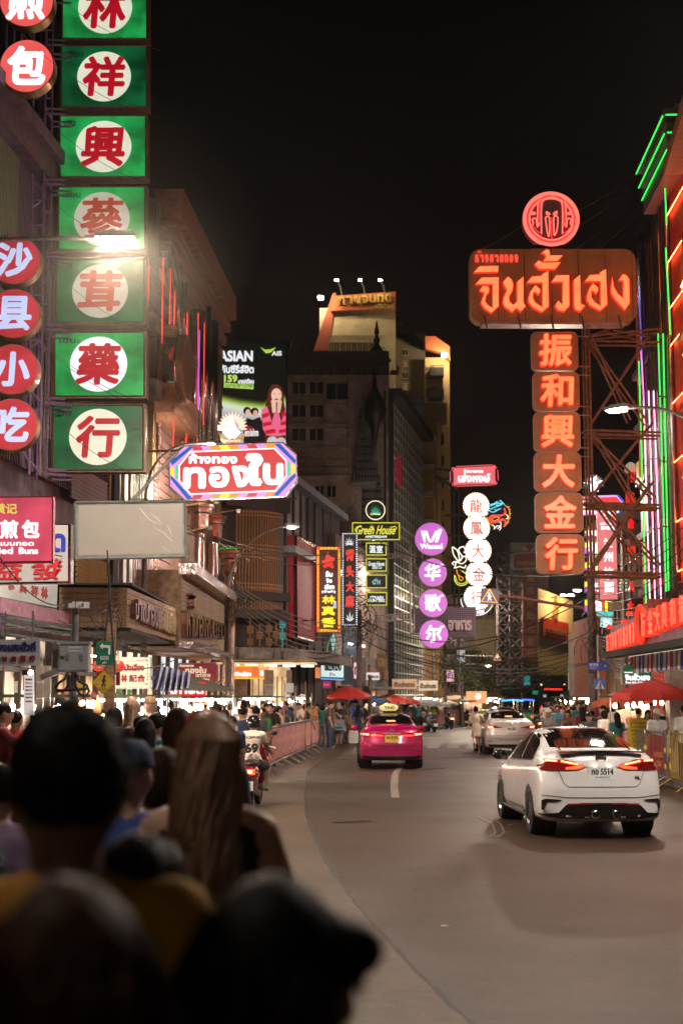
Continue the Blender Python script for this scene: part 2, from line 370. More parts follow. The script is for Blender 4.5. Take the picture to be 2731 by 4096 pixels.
# light colours
G_PANEL=E('green_lightbox',S(34,175,84),.8,emvar=.33);G_DIM=E('green_lightbox_dim',S(14,125,70),.5,emvar=.4)
W_DISC=E('warm_white_lightbox',S(238,238,214),.86,emvar=.06);W_DISC2=E('white_lightbox',S(245,245,255),.98,emvar=.04);W_DIM=E('dull_white_lightbox',S(205,198,180),.72,emvar=.1)
R_CH=E('crimson_film',S(196,16,38),.8);R_CHD=E('brick_red_film',S(176,62,42),.8)
# ================================================================ GREEN BOARDS (seven, one column)
GB=[((251,-90,588,155),(422,30,115,118),'林','',1,0),((247,185,587,427),(418,307,114,110),'祥','เฮียง',0,0),((242,464,584,708),(416,587,117,112),'興','เฮง',1,0),
      ((236,748,581,1000),(409,876,116,115),'蔘','เซียม',1,1),((228,1036,578,1290),(402,1165,116,113),'茸','',0,1),((221,1330,578,1585),(396,1457,118,115),'藥','เอี๊ยะ',1,0),((214,1622,574,1880),(393,1748,118,116),'行','ฮั้ง',0,0)]
GL=['bright green lightbox cut off by the top edge of the photo above the others','darker green lightbox, second down, with a thin light streak left of its white disc','bright green lightbox with the dense red character, third board down',
      'green lightbox right behind the glare of the street lamp','dim olive green lightbox just below the street lamp glare','vivid green lightbox with the whitest disc, sixth board down','lowest green lightbox of the column with a dark left and bright right side']
FR=M('weathered_alu_frame',(.2,.13,.09),.45,.5)
Yg=30
for i,(b,c,ch,th,lit_,dim)in enumerate(GB):
    pl=face((b[0]+b[2])/2,b[3],Yg);T=thing('lightbox_sign',GL[i],'sign',pl.o,0,'green pharmacy lightboxes in a column')
    poly_part(T,'cabinet',pl,rect(b[0]-6,b[1]-6,b[2]+9,b[3]+8),0,.32,FR)
    poly_part(T,'panel',pl,rect(*b),-.015,.01,G_PANEL if lit_ else G_DIM)
    m=MB();x0,z0=pl.h(c[0],c[1]);r=c[2]/FP*Yg;m.prism(circ(x0,z0,r*.99,40,c[3]/FP*Yg),-.022,-.012);m.build('disc',W_DISC2 if i==5 else(W_DIM if dim else W_DISC),T)
    m=MB();s_=.73;ptext(m,pl,ch,(c[0]-c[2]*s_,c[1]-c[3]*s_,c[0]+c[2]*s_,c[1]+c[3]*s_),-.04,.018,bold=.035 if i!=3 else .022,shear=.06);m.build('character',R_CHD if dim else R_CH,T)
    if th:
        m=MB();ptext(m,pl,th,(b[0]+18,b[1]+18,b[0]+18+14*len(th),b[1]+44),-.02,.008,bold=.03);m.build('small_lettering',DARK,T)
    # aluminium trim: four bars
    for(p,q)in(((b[0],b[1]),(b[2],b[1])),((b[0],b[3]),(b[2],b[3])),((b[0],b[1]),(b[0],b[3])),((b[2],b[1]),(b[2],b[3]))):
        a_,b2=pl.h(*p),pl.h(*q);m=MB();m.bar((a_[0],-.02,a_[1]),(b2[0],-.02,b2[1]),.018,4);m.build('trim',FR,T)
# mounting rails to the purple truss and the truss mast behind the round signs
pr=[]
ys=[-60,170,446,728,1020,1310,1604,1890]
for y in ys:pr+=[((185,y-12),(262,y-8)),((185,y+8),(262,y+10))]
pr+=[((190,-80),(160,1900)),((62,-80),(38,1920)),((30,-80),(12,1930)),((140,-80),(118,1900))]
for k in range(7):pr+=[((50-3*k,-40+280*k),(183-4*k,-40+280*k)),((50-3*k,60+280*k),(183-4*k,-40+280*k)),((50-3*k,60+280*k),(183-4*k,60+280*k)),((50-3*k,60+280*k),(183-4*k,210+280*k))]
pxtruss('tall purple painted lattice mast carrying the round red signs and green boards',pr,29.2,PSTEEL,r=.028,gap=.7)
# ================================================================ ROUND RED SIGNS
CORAL=E('coral_lightbox',S(246,96,92),1.0,emvar=.1);ROSE=E('rose_lightbox',S(196,54,66),.8,emvar=.2);NEONW=E('white_tube_letters',S(255,240,255),1.6,emvar=0);BLUEW=E('pale_blue_letters',S(190,205,245),.95,emvar=.1)
GOLDRIM=M('gold_rim',(.5,.26,.14),.3,.9)
RS=[((108,5,115,115),'煎',CORAL,NEONW,26,'coral round sign with white tube character cut by the top left corner'),((109,264,115,118),'包',CORAL,NEONW,26,'coral round sign with square white tube character, second from the top left corner'),
      ((60,1040,107,104),'沙',ROSE,BLUEW,27,'highest of the four round rose signs, its middle lit brightest'),((57,1254,107,105),'县',ROSE,BLUEW,27,'round rose sign directly below the one with the bright middle'),
      ((51,1477,107,106),'小',ROSE,BLUEW,27,'round rose sign with a simple three stroke character'),((47,1698,107,108),'吃',ROSE,BLUEW,27,'lowest round rose sign above the pink fried buns board')]
for(cx,cy_,rx,ry),ch,mf,ml,Y,lab in RS:
    pl=face(cx,cy_+ry,Y);T=thing('round_sign',lab,'sign',pl.o,0,'round red signs on the purple mast');x0,z0=pl.h(cx,cy_);k=Y/FP
    m=MB();m.prism(circ(x0,z0,rx*k,40,ry*k),0,.28);m.build('cabinet',GOLDRIM,T)
    m=MB();m.prism(circ(x0,z0,rx*k*.965,40,ry*k*.965),-.015,.01);m.build('face_panel',mf,T)
    m=MB();q=.66;ptext(m,pl,ch,(cx-rx*q,cy_-ry*q,cx+rx*q,cy_+ry*q),-.04,.02,bold=.04,shear=.04);m.build('character',ml,T)
# ================================================================ LEFT EDGE SIGNS
PINK=E('pink_lightbox',S(228,84,108),.98,emvar=.18);WHT=E('white_letters',S(255,250,252),1.25,emvar=0);YEL=E('pale_yellow_letters',S(250,226,110),.95)
pl=face(60,2252,20);T=thing('fried_buns_sign','glowing pink lightbox reading Fried Buns at the left edge','sign',pl.o)
poly_part(T,'cabinet',pl,[(-160,1988),(215,1984),(213,2250),(-160,2256)],0,.14,M('crimson_box',(.35,.03,.06),.4))
poly_part(T,'face_panel',pl,[(-160,1993),(209,1990),(207,2243),(-160,2248)],-.015,.01,PINK)
chars(T,pl,'lettering',[('黄记',(-18,2014,70,2056))],YEL,bold=.03)
chars(T,pl,'lettering',[('煎',(4,2080,74,2155)),('包',(90,2080,160,2153)),('生',(-80,2080,-14,2155))],WHT,bold=.04)
chars(T,pl,'lettering',[('เปาแบบทอด',(-60,2164,137,2184)),('Fried',(-44,2190,54,2217)),('Buns',(78,2190,155,2217))],WHT,bold=.05)
CREAMB=E('cream_board',S(196,190,180),.62,emvar=.1);NAVY=M('navy_letters',(.02,.03,.3),.4);REDL=M('red_letters',(.42,.02,.03),.4)
pl=face(100,2335,24);T=thing('shop_board','cream board with a blue Thai letter and red characters half behind the pink sign','sign',pl.o)
poly_part(T,'cabinet',pl,[(-80,2092),(285,2096),(284,2332),(-80,2338)],0,.25,CHROME)
poly_part(T,'face_panel',pl,[(-80,2097),(273,2101),(272,2324),(-80,2331)],-.015,.01,CREAMB)
chars(T,pl,'lettering',[('ด',(206,2134,264,2210))],NAVY,bold=.06);chars(T,pl,'lettering',[('發',(126,2232,252,2322)),('益',(-22,2240,92,2322))],REDL,bold=.035,shear=.08)
pl=wall(-6.5,25,-5.75,32);T=thing('awning_board','slanting white board with small red characters above the mauve awning strip','sign',(-6.5,25,0),pl.rz)
poly_part(T,'face_panel',pl,[(-60,2318),(232,2338),(228,2448),(-60,2395)],0,.06,CREAMB)
poly_part(T,'rail',pl,[(-60,2376),(226,2432),(226,2438),(-60,2383)],-.02,0,M('dark_green_strip',(.02,.09,.05),.5))
chars(T,pl,'character',[('參',(34,2336,58,2364)),('興',(80,2340,106,2376)),('祥',(126,2340,152,2388)),('林',(166,2344,190,2398))],REDL,bold=.03,y0=-.02,dep=.015)
MAUVE=M('mauve_awning',(.34,.16,.24),.6,var=.25)
T=thing('awning_strip','mauve painted awning strip under the slanting white board','awning',(-6.5,25,0),pl.rz)
poly_part(T,'strip',pl,[(-60,2390),(224,2452),(222,2500),(-60,2452)],-.3,.04,MAUVE)
m=MB();a_,b_=pl.h(-60,2470),pl.h(238,2520)
for dz in(0,.12,.3):m.tube([(a_[0],-.35,a_[1]-dz),(b_[0],-.35,b_[1]-dz)],.04,6)
m.build('gutter_pipe',M('teal_grey_pipe',(.06,.09,.1),.5,.4),T)
pl=face(60,2672,18);T=thing('pharmacy_board','white board with dark blue Thai words and red characters under the left awning','sign',pl.o)
LB=M('white_enamel',(.72,.76,.82),.35);poly_part(T,'board',pl,[(-90,2560),(161,2556),(161,2662),(-90,2668)],0,.03,LB)
chars(T,pl,'lettering',[('เยงเฮงฮั่วกี่',(-20,2566,144,2606))],NAVY,bold=.05,y0=-.012,dep=.01)
chars(T,pl,'lettering',[('祥',(9,2625,31,2650)),('興',(46,2625,68,2650)),('藥',(82,2622,106,2650)),('行',(118,2622,143,2648))],REDL,bold=.04,y0=-.012,dep=.01)
for x in(20,130):m=MB();a_=pl.h(x,2556);m.bar((a_[0],.015,a_[1]),(a_[0],.015,a_[1]+.35),.012,5);m.build('hanger',STEEL,T)
# ================================================================ GREY BLANK BOARD
pl=face(520,2238,28);T=thing('blank_board','large blank grey lightbox, unlit, wrapped in scuffed plastic','sign',pl.o)
gm=M('scuffed_grey_acrylic',(.29,.275,.255),.32,var=.06,bump=.25,scale=1.2);gf=M('grey_green_frame',(.2,.22,.21),.45,.3)
o4=[(302,2011),(741,2006),(744,2228),(304,2236)];i4=[(316,2022),(728,2017),(730,2212),(316,2222)]
poly_part(T,'cabinet',pl,o4,.0,.22,gf);poly_part(T,'face_panel',pl,i4,-.012,.01,gm)
for k in range(4):
    a_,b_=pl.h(*o4[k]),pl.h(*o4[(k+1)%4]);m=MB();m.bar((a_[0],-.015,a_[1]),(b_[0],-.015,b_[1]),.028,4);m.build('frame_rail',gf,T)
wr=M('clear_film_wrinkle',(.6,.58,.58),.15,bump=0,var=.05)
for q in([(556,2028),(575,2052),(600,2080),(640,2098)],[(600,2050),(630,2075),(650,2098)],[(620,2110),(660,2135),(690,2165)],[(668,2100),(680,2120),(688,2150)],[(560,2070),(572,2092)],[(650,2185),(680,2210)]):
    m=MB();p=[pl.h(*z)for z in q];m.tube([(a,-.013,b)for a,b in p],[.002]+[.009]*(len(p)-2)+[.002],4);m.build('film_wrinkle',wr,T)
m=MB();a_,b_=pl.h(505,2010),pl.h(700,1790);m.tube([(a_[0],.3,a_[1]-.2),(a_[0],.3,a_[1]),(b_[0],.5,b_[1])],.035,8);m.build('stay_tube',STEEL,T)
# ================================================================ OCTAGONAL GOLD SHOP SIGN
pl=face(935,1996,38);T=thing('octagonal_sign','brilliant octagonal red sign with white Thai blackletter and rainbow border','sign',pl.o)
OC=[(679,1838),(740,1786),(1128,1772),(1184,1820),(1187,1918),(1138,1985),(742,1999),(681,1945)]
poly_part(T,'cabinet',pl,[(a+(4 if a>900 else-4),b+(5 if b>1880 else-5))for a,b in OC],0,.3,CHROME)
OR_=E('orange_sheet',S(238,158,50),1.0,emvar=0);YE_=E('yellow_sheet',S(252,236,40),1.05,emvar=0);LI_=E('lilac_sheet',S(226,158,226),1.0,emvar=0);RE_=E('red_sheet',S(226,62,66),.95,emvar=.05);WH_=E('white_sheet',S(255,252,250),1.3,emvar=0);BL_=E('blue_sheet',S(0,88,190),1.0,emvar=0);GR_=E('green_sheet',S(60,226,130),1.0,emvar=0)
poly_part(T,'face_panel',pl,OC,-.012,.01,LI_)
n_=9;cols=[RE_,LI_,OR_,YE_,OR_,LI_,RE_,LI_,OR_]
for k in range(n_):
    x0,x1=770+k*36.5,770+(k+1)*36.5
    yt=lambda x:1786-(x-740)*14/388;yb=lambda x:1999-(x-742)*14/396
    if x1<=1100:
        poly_part(T,'border_strip',pl,[(x0-4,yt(x0)+1),(x1-4,yt(x1)+1),(x1+6,yt(x1)+18),(x0+6,yt(x0)+18)],-.018,-.01,cols[k])
        poly_part(T,'border_strip',pl,[(x0+6,yb(x0)-17),(x1+6,yb(x1)-17),(x1-4,yb(x1)-1),(x0-4,yb(x0)-1)],-.018,-.01,cols[k])
poly_part(T,'inner_line',pl,[(716,1862),(760,1806),(1098,1792),(1146,1842),(1147,1906),(1104,1966),(762,1979),(716,1924)],-.024,-.016,WH_)
poly_part(T,'inner_panel',pl,[(721,1864),(764,1811),(1096,1797),(1141,1844),(1142,1904),(1100,1961),(764,1974),(721,1922)],-.03,-.02,RE_)
for q in([(682,1846),(760,1786),(776,1787),(690,1862)],[(684,1916),(750,1998),(772,1996),(684,1900)],[(1098,1776),(1120,1775),(1184,1842),(1180,1856)],[(1092,1982),(1112,1984),(1184,1906),(1180,1890)]):
    poly_part(T,'corner_band',pl,q,-.03,-.012,BL_)
for q,mt in(([(683,1874),(697,1868),(697,1912),(683,1900)],YE_),([(703,1862),(714,1860),(714,1918),(703,1914)],GR_),([(1166,1852),(1180,1862),(1180,1894),(1166,1902)],YE_),([(1149,1846),(1160,1850),(1160,1902),(1149,1906)],GR_)):
    poly_part(T,'side_band',pl,q,-.03,-.012,mt)
chars(T,pl,'lettering',[('ห้างทอง',(757,1814,950,1856))],WH_,bold=.07,y0=-.045,dep=.02,shear=.0)
chars(T,pl,'lettering',[('ท',(734,1868,824,1956)),('อ',(836,1866,918,1952)),('ง',(926,1862,1000,1950)),('ใ',(982,1812,1052,1946)),('บ',(1052,1852,1134,1942))],WH_,bold=.085,y0=-.045,dep=.02)
m=MB();a_,b_=pl.h(560,1975),pl.h(1184,1992);
for y in(1790,1990):a_,b_=pl.h(560,y+10),pl.h(1184,y);m.bar((a_[0],.2,a_[1]),(b_[0],.2,b_[1]),.03,6)
m.build('mounting_tubes',DSTEEL,T)
# ================================================================ LOTUS CREST over the octagon
pl=face(930,1775,38.2);T=thing('lotus_crest','glowing white and gold lotus crest standing on top of the octagonal sign','neon emblem',pl.o)
PET=E('petal_tube',S(255,214,190),1.25,emvar=0);CORE=E('white_core',S(255,255,255),2.2,emvar=0);GOLDT=E('gold_ribbon',S(214,150,48),.9,emvar=0)
for k in range(15):
    a=R(-8+k*14);c,s_=math.cos(a),math.sin(a);cx,cy_=930,1708
    f=lambda r,w:(cx+c*r-s_*w,cy_-s_*r-c*w)
    poly_part(T,'petal',pl,[f(22,0),f(42,5.5),f(60,0),f(42,-5.5)],-.02,.03,PET)
poly_part(T,'core',pl,[(926,1660),(946,1712),(962,1730),(940,1752),(916,1752),(894,1728),(908,1712)],-.03,.03,CORE)
poly_part(T,'ribbon',pl,[(874,1724),(890,1750),(930,1760),(970,1746),(982,1722),(976,1752),(950,1772),(905,1772),(882,1756)],-.025,.03,GOLDT)
m=MB();ptext(m,pl,'ทองใบเยาวราช',(896,1756,962,1768),-.04,.01);m.build('lettering',WH_,T)
m=MB();a_=pl.h(930,1775);m.bar((a_[0],.05,0),(a_[0],.05,.2),.03);m.build('post',DSTEEL,T)
# ================================================================ L1: SLATTED SHOPHOUSE behind the green boards
BR=M('brown_board_cladding',(.36,.21,.13),.6,scale=4,var=.3,stretch=(1,1,4));OCH=M('ochre_louvre',(.36,.22,.06),.6,scale=4,var=.3);PALE=M('pale_grey_siding',(.34,.33,.31),.6,scale=4,var=.25);PURW=M('purple_lit_siding',(.13,.085,.125),.7,scale=3,var=.3)  # purple light on the siding is put into its base colour
OL=M('olive_shutter',(.17,.18,.13),.7,scale=3,var=.25)
pl=wall(-7.3,22,-5.55,41.2);T=thing('slatted_shophouse','old shophouse with ribbed siding and louvres behind the green boards','building',(-7.3,22,0),pl.rz)
L1=pl;len1=math.hypot(1.75,19.2)
m=MB();m.box((len1/2,3.1,6.7),(len1,6,13.4));m.build('wall',PURW,T)
m=MB();m.box((len1/2,-.1,13.3),(len1+.2,.5,.5));m.box((len1/2,-.15,13.7),(len1+.3,.7,.3));m.build('cornice',PURW,T)
# vertical ribs of corrugated siding
for k in range(120):
    u=.1+k*(len1-.2)/120;piece('siding_rib',T,OL if k%40>12 else PURW,(u,-.03,9.9),(.07,.05,6.4))
# horizontal pale boards between x 300 and 410, ochre louvres lower down
for y in range(1896,2020,17):
    a_,b_=pl.h(262,y),pl.h(408,y+6);piece('board',T,PALE,((a_[0]+b_[0])/2,-.12,(a_[1]+b_[1])/2),(b_[0]-a_[0],.06,.085),rx=.3)
for y in range(2236,2352,19):
    a_,b_=pl.h(286,y),pl.h(405,y+5);piece('louvre',T,OCH,((a_[0]+b_[0])/2,-.12,(a_[1]+b_[1])/2),(b_[0]-a_[0],.05,.1),rx=.35)
for x,mt,wd in((412,OCH,.14),(440,DARK,.5),(478,PALE,.35),(505,M('window_net',(.3,.3,.28),.8),.5)):
    a_=pl.h(x,2350);b_=pl.h(x,1880);piece('mullion',T,mt,(a_[0],-.09,(a_[1]+b_[1])/2),(wd,.1,b_[1]-a_[1]))
for k in range(9):
    x=503+k*9.5;a_=pl.h(x,2330);b_=pl.h(x,1900);m=MB();m.bar((a_[0],-.22,a_[1]),(b_[0],-.22,b_[1]),.018,5);m.build('window_bar',WHITE,T)
for x,y in((530,2350),(560,1300),(560,1560)):
    a_=pl.h(x,y);m=MB();m.box((a_[0],-.35,a_[1]),(.8,.4,.5));
    for j in range(6):m.box((a_[0],-.56,a_[1]-.2+j*.08),(.7,.02,.02))
    m.build('air_conditioner',PALE,T)
# pink ribbed column beyond, with its small signs
for k in range(26):
    y=1860+k*20;a_=pl.h(606,y);b_=pl.h(640,y+16);piece('board',T,M('pink_brown_board',(.36,.2,.18),.6,var=.2),((a_[0]+b_[0])/2,-.1,(a_[1]+b_[1])/2),(b_[0]-a_[0]+.25,.06,.12))
# ================================================================ L1 CANOPY of boards with metal letters
CB=M('canopy_board',(.44,.29,.17),.6,scale=5,var=.35,stretch=(6,1,1));LETM=M('tarnished_letters',(.3,.17,.17),.3,.8)
T=thing('board_canopy','boarded canopy over the pavement with tarnished Thai letters below the blank grey board','canopy',(-4.69,31,0))
for k in range(7):
    z=3.52+k*.125;piece('plank',T,CB,(-.72,-.02,z),(1.46,.05,.115));
rz=math.atan2(7.5,.22)
for k in range(7):
    z=3.52+k*.125;piece('plank',T,CB,(.11,3.75,z),(7.5,.05,.115),rz=rz)
m=MB();m.box((-.9,3.9,3.42),(2.0,7.6,.08));m.box((-.9,3.9,4.42),(2.0,7.6,.05));m.build('deck',DARK,T)
pl2=wall(-4.66,31,-4.44,38.5)
T2=thing('canopy_letters','tarnished metal Thai and Chinese letters fixed on the boarded canopy','lettering',(-4.66,31,0),pl2.rz)
chars(T2,pl2,'letter',[(c,(524+j*13,2392+j*6,536+j*13,2480+j*6))for j,c in enumerate('ป้าใบทองง'.replace('้',''))],LETM,y0=-.12,dep=.1,bold=.05)
chars(T2,pl2,'letter',[(c,(616+j*10.5,2432+j*5,625+j*10.5,2515+j*5))for j,c in enumerate('金行成昌盛和發')],M('brass_letters',(.4,.3,.14),.35,.9),y0=-.12,dep=.1,bold=.05)
# ================================================================ L2: GOLD SHOP with chrome pipes
BRC=M('terracotta_cladding',(.5,.25,.15),.55,scale=3,var=.25);BRV=M('ochre_fluting',(.24,.15,.07),.55,var=.25)
pl=wall(-5.5,41.3,-4.78,53.0);L2=pl
T=thing('gold_shop_building','tall terracotta building with chrome pipes and red neon lines and a sloping parapet','building',(-5.45,41.3,0),pl.rz)
len2=math.hypot(.72,11.7);H2=16.9
m=MB();m.box((len2/2,4.1,H2/2),(len2,8,H2));m.build('wall',BRC,T)
m=MB();m.box((len2/2,-.25,H2-.2),(len2+.1,.8,.9));m.build('parapet',BRC,T)
for k in range(7):
    piece('parapet_board',T,BRC,(len2/2,-.68,H2-.6+k*.13),(len2+.12,.05,.11))
for z_,d in((H2-1.0,.5),(H2-1.5,.35),(H2-2.0,.22)):piece('fascia_band',T,BRC,(len2/2,-d/2,z_),(len2,d,.3))
# chrome pipes and neon tubes between px 620 and 840
for x,y0,y1,r in((634,1010,1380,.12),(668,1065,1370,.12),(690,1130,1370,.12),(742,1240,1788,.2),(762,1250,1788,.14),(782,1230,1788,.2),(806,1284,1788,.2),(822,1290,1788,.12)):
    a_,b_=pl.h(x,y0),pl.h(x-3,y1);m=MB();m.sm=True;m.tube([(b_[0],-.3,b_[1]),(a_[0],-.3,a_[1])],r,14);m.build('chrome_pipe',CHROME,T)
RN=E('red_neon_tube',S(255,60,44),1.5,emvar=.1);PN=E('violet_neon_tube',S(150,90,220),1.5)
for x,y0,y1,mt in((643,1030,1375,RN),(674,1075,1295,RN),(691,1165,1345,RN),(741,1250,1785,RN),(785,1250,1785,RN),(810,1290,1700,RN),(586,1060,1240,RN),(688,1640,1785,RN),(790,1320,1640,PN)):
    a_,b_=pl.h(x,y0,.5),pl.h(x-4,y1,.5);m=MB();m.tube([(b_[0],-.52,b_[1]),(a_[0],-.52,a_[1])],.017,6);m.build('neon_tube',mt,T)
for x in(830,838,846,854,862,590,600):
    a_,b_=pl.h(x,1330 if x>700 else 800),pl.h(x-6,2300 if x>700 else 1900);piece('fluting',T,BRV,((a_[0]+b_[0])/2,-.1,(a_[1]+b_[1])/2),(.14,.2,a_[1]-b_[1]))
# big round emblem drum
a_=pl.h(694,1475,.6);m=MB();m.sm=False;m.lathe([(0,-1.0),(.95,-1.0),(1.0,-.95),(1.0,-.3),(.9,-.3)],32,(a_[0],0,a_[1]),'y');m.build('round_emblem',M('bronze_disc',(.4,.25,.16),.4,.6),T)
m=MB();m.lathe([(1.02,-.8),(1.05,-.75),(1.05,-.45),(1.02,-.4)],32,(a_[0],0,a_[1]),'y');m.build('chrome_band',CHROME,T)
for y,h_ in((1360,.3),(1590,.6),(1640,.5)):a_,b_=pl.h(588,y),pl.h(692,y+60);piece('ledge',T,BRC,((a_[0]+b_[0])/2,-.35,(a_[1]+b_[1])/2),(b_[0]-a_[0],.8,h_))
for k in range(13):
    a_=pl.h(600,1500+k*7);b_=pl.h(660,1530+k*7);
for k in range(22):
    z=5.6+k*.26;piece('siding_board',T,M('pink_brown_board',(.3,.17,.15),.6,var=.2),(1.3,-.05,z),(2.2,.06,.22))
for k,x in enumerate((716,724)):
    for j in range(12):
        a_=pl.h(x,1270+j*45,.3);m=MB();m.ell((a_[0],-.33,a_[1]),(.06,.06,.1),6,4);m.build('ornament',CHROME,T)
# chrome fronted canopy with big mirror letters
pl=wall(-4.37,38.6,-4.13,50);T=thing('chrome_canopy','wide canopy front of boards and crumpled chrome with tall mirror Thai letters','canopy',(-4.37,38.6,0),pl.rz)
for k in range(15):piece('plank',T,CB,(5.7,0,3.5+k*.125),(11.4,.06,.115))
m=MB();m.box((5.7,-.2,5.42),(11.6,.5,.3));m.box((5.7,-.12,3.38),(11.5,.5,.14));m.build('chrome_trim',M('crumpled_chrome',(.6,.52,.52),.16,1,bump=.9,scale=2.5,var=.2),T)
m=MB();m.box((5.7,.6,5.3),(11.4,1.2,.06));m.box((5.7,.7,3.3),(11.4,1.4,.06));m.box((0,.6,4.4),(.12,1.2,2));m.build('deck',CB,T)
ML=M('mirror_rose_letters',(.62,.4,.42),.12,1,bump=.3,scale=2,var=.15)
for j,c in enumerate('ห้างทองใบเยาว'.replace('้','')):
    x=722+j*13.2;y=2440+j*4.5;h_=118-j*4.2
    m=MB();ptext(m,pl,c,(x,y,x+11.5,y+h_*.95),-.2,.16,bold=.03);m.build('letter',ML,T)
m=MB();ptext(m,pl,'ใ',(742,2370,762,2440),-.22,.18,bold=.03);m.build('letter',ML,T)
# columns with stepped chrome capitals rising above the canopy
for i,(x,yt_,Y,lab)in enumerate(((800,2020,44,'chrome column with stepped capital right under the octagonal sign'),(856,2065,48,'shorter chrome column with stepped capital behind the sign bracket rods'),(918,2205,51,'tall chrome column with green lights on its cap at the end of the canopy'))):
    top=at(x,yt_,Y);base=3.3;T=thing('chrome_column',lab,'column',(top.x,Y,base));h_=top.z-base
    m=MB();m.sm=True;m.lathe([(.16,0),(.16,h_-.9)],12);m.build('shaft',CHROME,T)
    m=MB();m.lathe([(.17,h_-.9),(.28,h_-.75),(.28,h_-.3),(.38,h_-.25),(.38,h_-.12),(.44,h_-.1),(.44,h_),(0,h_)],8);m.build('capital',M('rose_chrome',(.5,.33,.3),.2,1,bump=.2),T)
    if i==2:
        m=MB();
        for k in range(14):m.bar((-.3+k*.045,-.45,h_+.02+.05*(k%3)),(-.27+k*.045,-.45,h_+.06-.03*(k%2)),.008,4)
        m.build('light_string',E('green_string',S(40,255,60),1.2),T)
        m=MB();m.tube([(-.1+.5*math.cos(a)*(.4+.05*a),-.3,h_-2.2+.9*math.sin(a)*(.3+.08*a))for a in[k*.35 for k in range(24)]],.05,6);m.build('scroll',M('brass_scroll',(.5,.42,.28),.25,1),T)
        m=MB();m.box((.02,-.1,-.6+.0),(.42,.4,4.2));m.build('pilaster',M('rose_chrome',(.5,.33,.3),.2,1),T)
# festoon rods with small lamps beside the columns
for(p,q,Y)in(((748,2022),(866,1998),42),((832,2058),(955,2038),46),((745,2130),(842,2105),42),((861,2262),(990,2235),50)):
    A,B=at(*p,Y),at(*q,Y);T=thing('bracket_rod','thin copper coloured bracket rod sticking out %s'%{748:'just below the octagonal sign',832:'over the tops of the chrome columns',745:'beside the first chrome column',861:'from the green lit column towards the lattice'}[p[0]],'bracket',A)
    m=MB();m.tube([(-.3,.2,-.3),(-.02,0,0),B-A],.02,6);m.build('rod',M('copper_rod',(.4,.2,.1),.4,.8),T)
    m=MB();m.box(B-A-Vector((0,0,.06)),(.12,.1,.12));m.build('spotlight',BLACK,T)
# ================================================================ LED BILLBOARD
pl=face(1000,1790,90);T=thing('led_billboard','large lit LED billboard with a smiling woman in a pink striped jumper','billboard',pl.o)
BB=[(800,1338),(1163,1362),(1160,1790),(800,1790)]
poly_part(T,'cabinet',pl,BB,.1,1.2,M('billboard_case',(.03,.03,.03),.6))
def flat(pts,col,y=-.02,es=1.0,name='artwork'):
    return poly_part(T,name,pl,pts,y,.1,E('screen_%d_%d_%d'%col,S(*col),es,emvar=0,base=.05))
flat([(810,1360),(1143,1376),(1141,1786),(810,1786)],(14,13,11),.0)
for k in range(12):   # glowing green horizon behind the people on the screen
    t=k/11;c=[(40,44,18),(70,90,24),(112,140,44),(150,176,90),(184,202,130),(206,218,170),(216,222,196),(214,218,206),(206,208,200),(200,202,196),(190,192,188),(180,180,176)][k]
    top=1570+t*70;flat([(868,top),(960,top+22),(1050,top+34),(1142,top+6),(1142,1786),(868,1786)],c,-.012-k*.003)
def stxt(t,box,col,b=.03):chars(T,pl,'lettering',[(t,box)],E('screen_%d_%d_%d'%col,S(*col),1,emvar=0,base=.05),y0=-.1,dep=.03,bold=b)
stxt('ASIAN',(876,1403,1012,1447),(240,240,245),.05);stxt('AIS',(1087,1405,1127,1424),(235,235,240),.06)
stxt('กับซีรีส์ฮิต',(884,1460,1016,1494),(240,240,245),.045);stxt('ก',(868,1468,882,1488),(150,210,60));stxt('159',(897,1500,950,1530),(190,222,100),.06);stxt('บาท/เดือน',(953,1516,1016,1536),(235,235,240),.05)
flat([(896,1532),(1014,1538),(1014,1557),(896,1550)],(176,214,96),-.09);stxt('กด*678*159#',(902,1535,1010,1553),(20,24,10),.0)
flat([(884,1496),(886,1496),(886,1550),(884,1550)],(230,230,230),-.09)
flat([(1043,1390),(1060,1400),(1080,1399),(1102,1391),(1084,1410),(1064,1414)],(176,214,60),-.09)
flat([(1052,1786),(1046,1650),(1060,1630),(1076,1560),(1086,1542),(1104,1537),(1122,1545),(1132,1562),(1134,1600),(1142,1640),(1142,1786)],(92,38,24),-.06,name='artwork')
flat(circ(1106,1582,21,16,28),(240,196,172),-.07);flat([(1090,1578),(1099,1575),(1100,1578)],(60,30,24),-.075);flat([(1112,1578),(1122,1575),(1122,1578)],(60,30,24),-.075);flat(circ(1106,1598,8,10,4),(200,70,76),-.075)
flat([(1046,1640),(1068,1624),(1088,1690),(1098,1650),(1114,1650),(1126,1690),(1143,1630),(1143,1740),(1110,1746),(1066,1742),(1052,1716)],(236,104,140),-.08)
for q in([(1048,1660),(1074,1650),(1078,1664),(1050,1676)],[(1050,1692),(1084,1686),(1088,1700),(1054,1708)],[(1122,1690),(1143,1684),(1143,1700),(1124,1704)],[(1060,1722),(1100,1716),(1104,1732),(1064,1738)],[(1116,1720),(1143,1716),(1143,1730),(1116,1734)],[(1126,1656),(1143,1650),(1143,1664),(1128,1668)]):flat(q,(206,26,44),-.085)
flat([(1084,1604),(1096,1596),(1104,1604),(1104,1650),(1090,1652)],(238,190,166),-.09);flat([(1110,1600),(1122,1598),(1128,1608),(1120,1652),(1108,1650)],(232,182,158),-.09)
flat(circ(1090,1768,22,14),(208,202,198),-.09);flat(circ(1124,1770,20,14),(200,196,192),-.092)
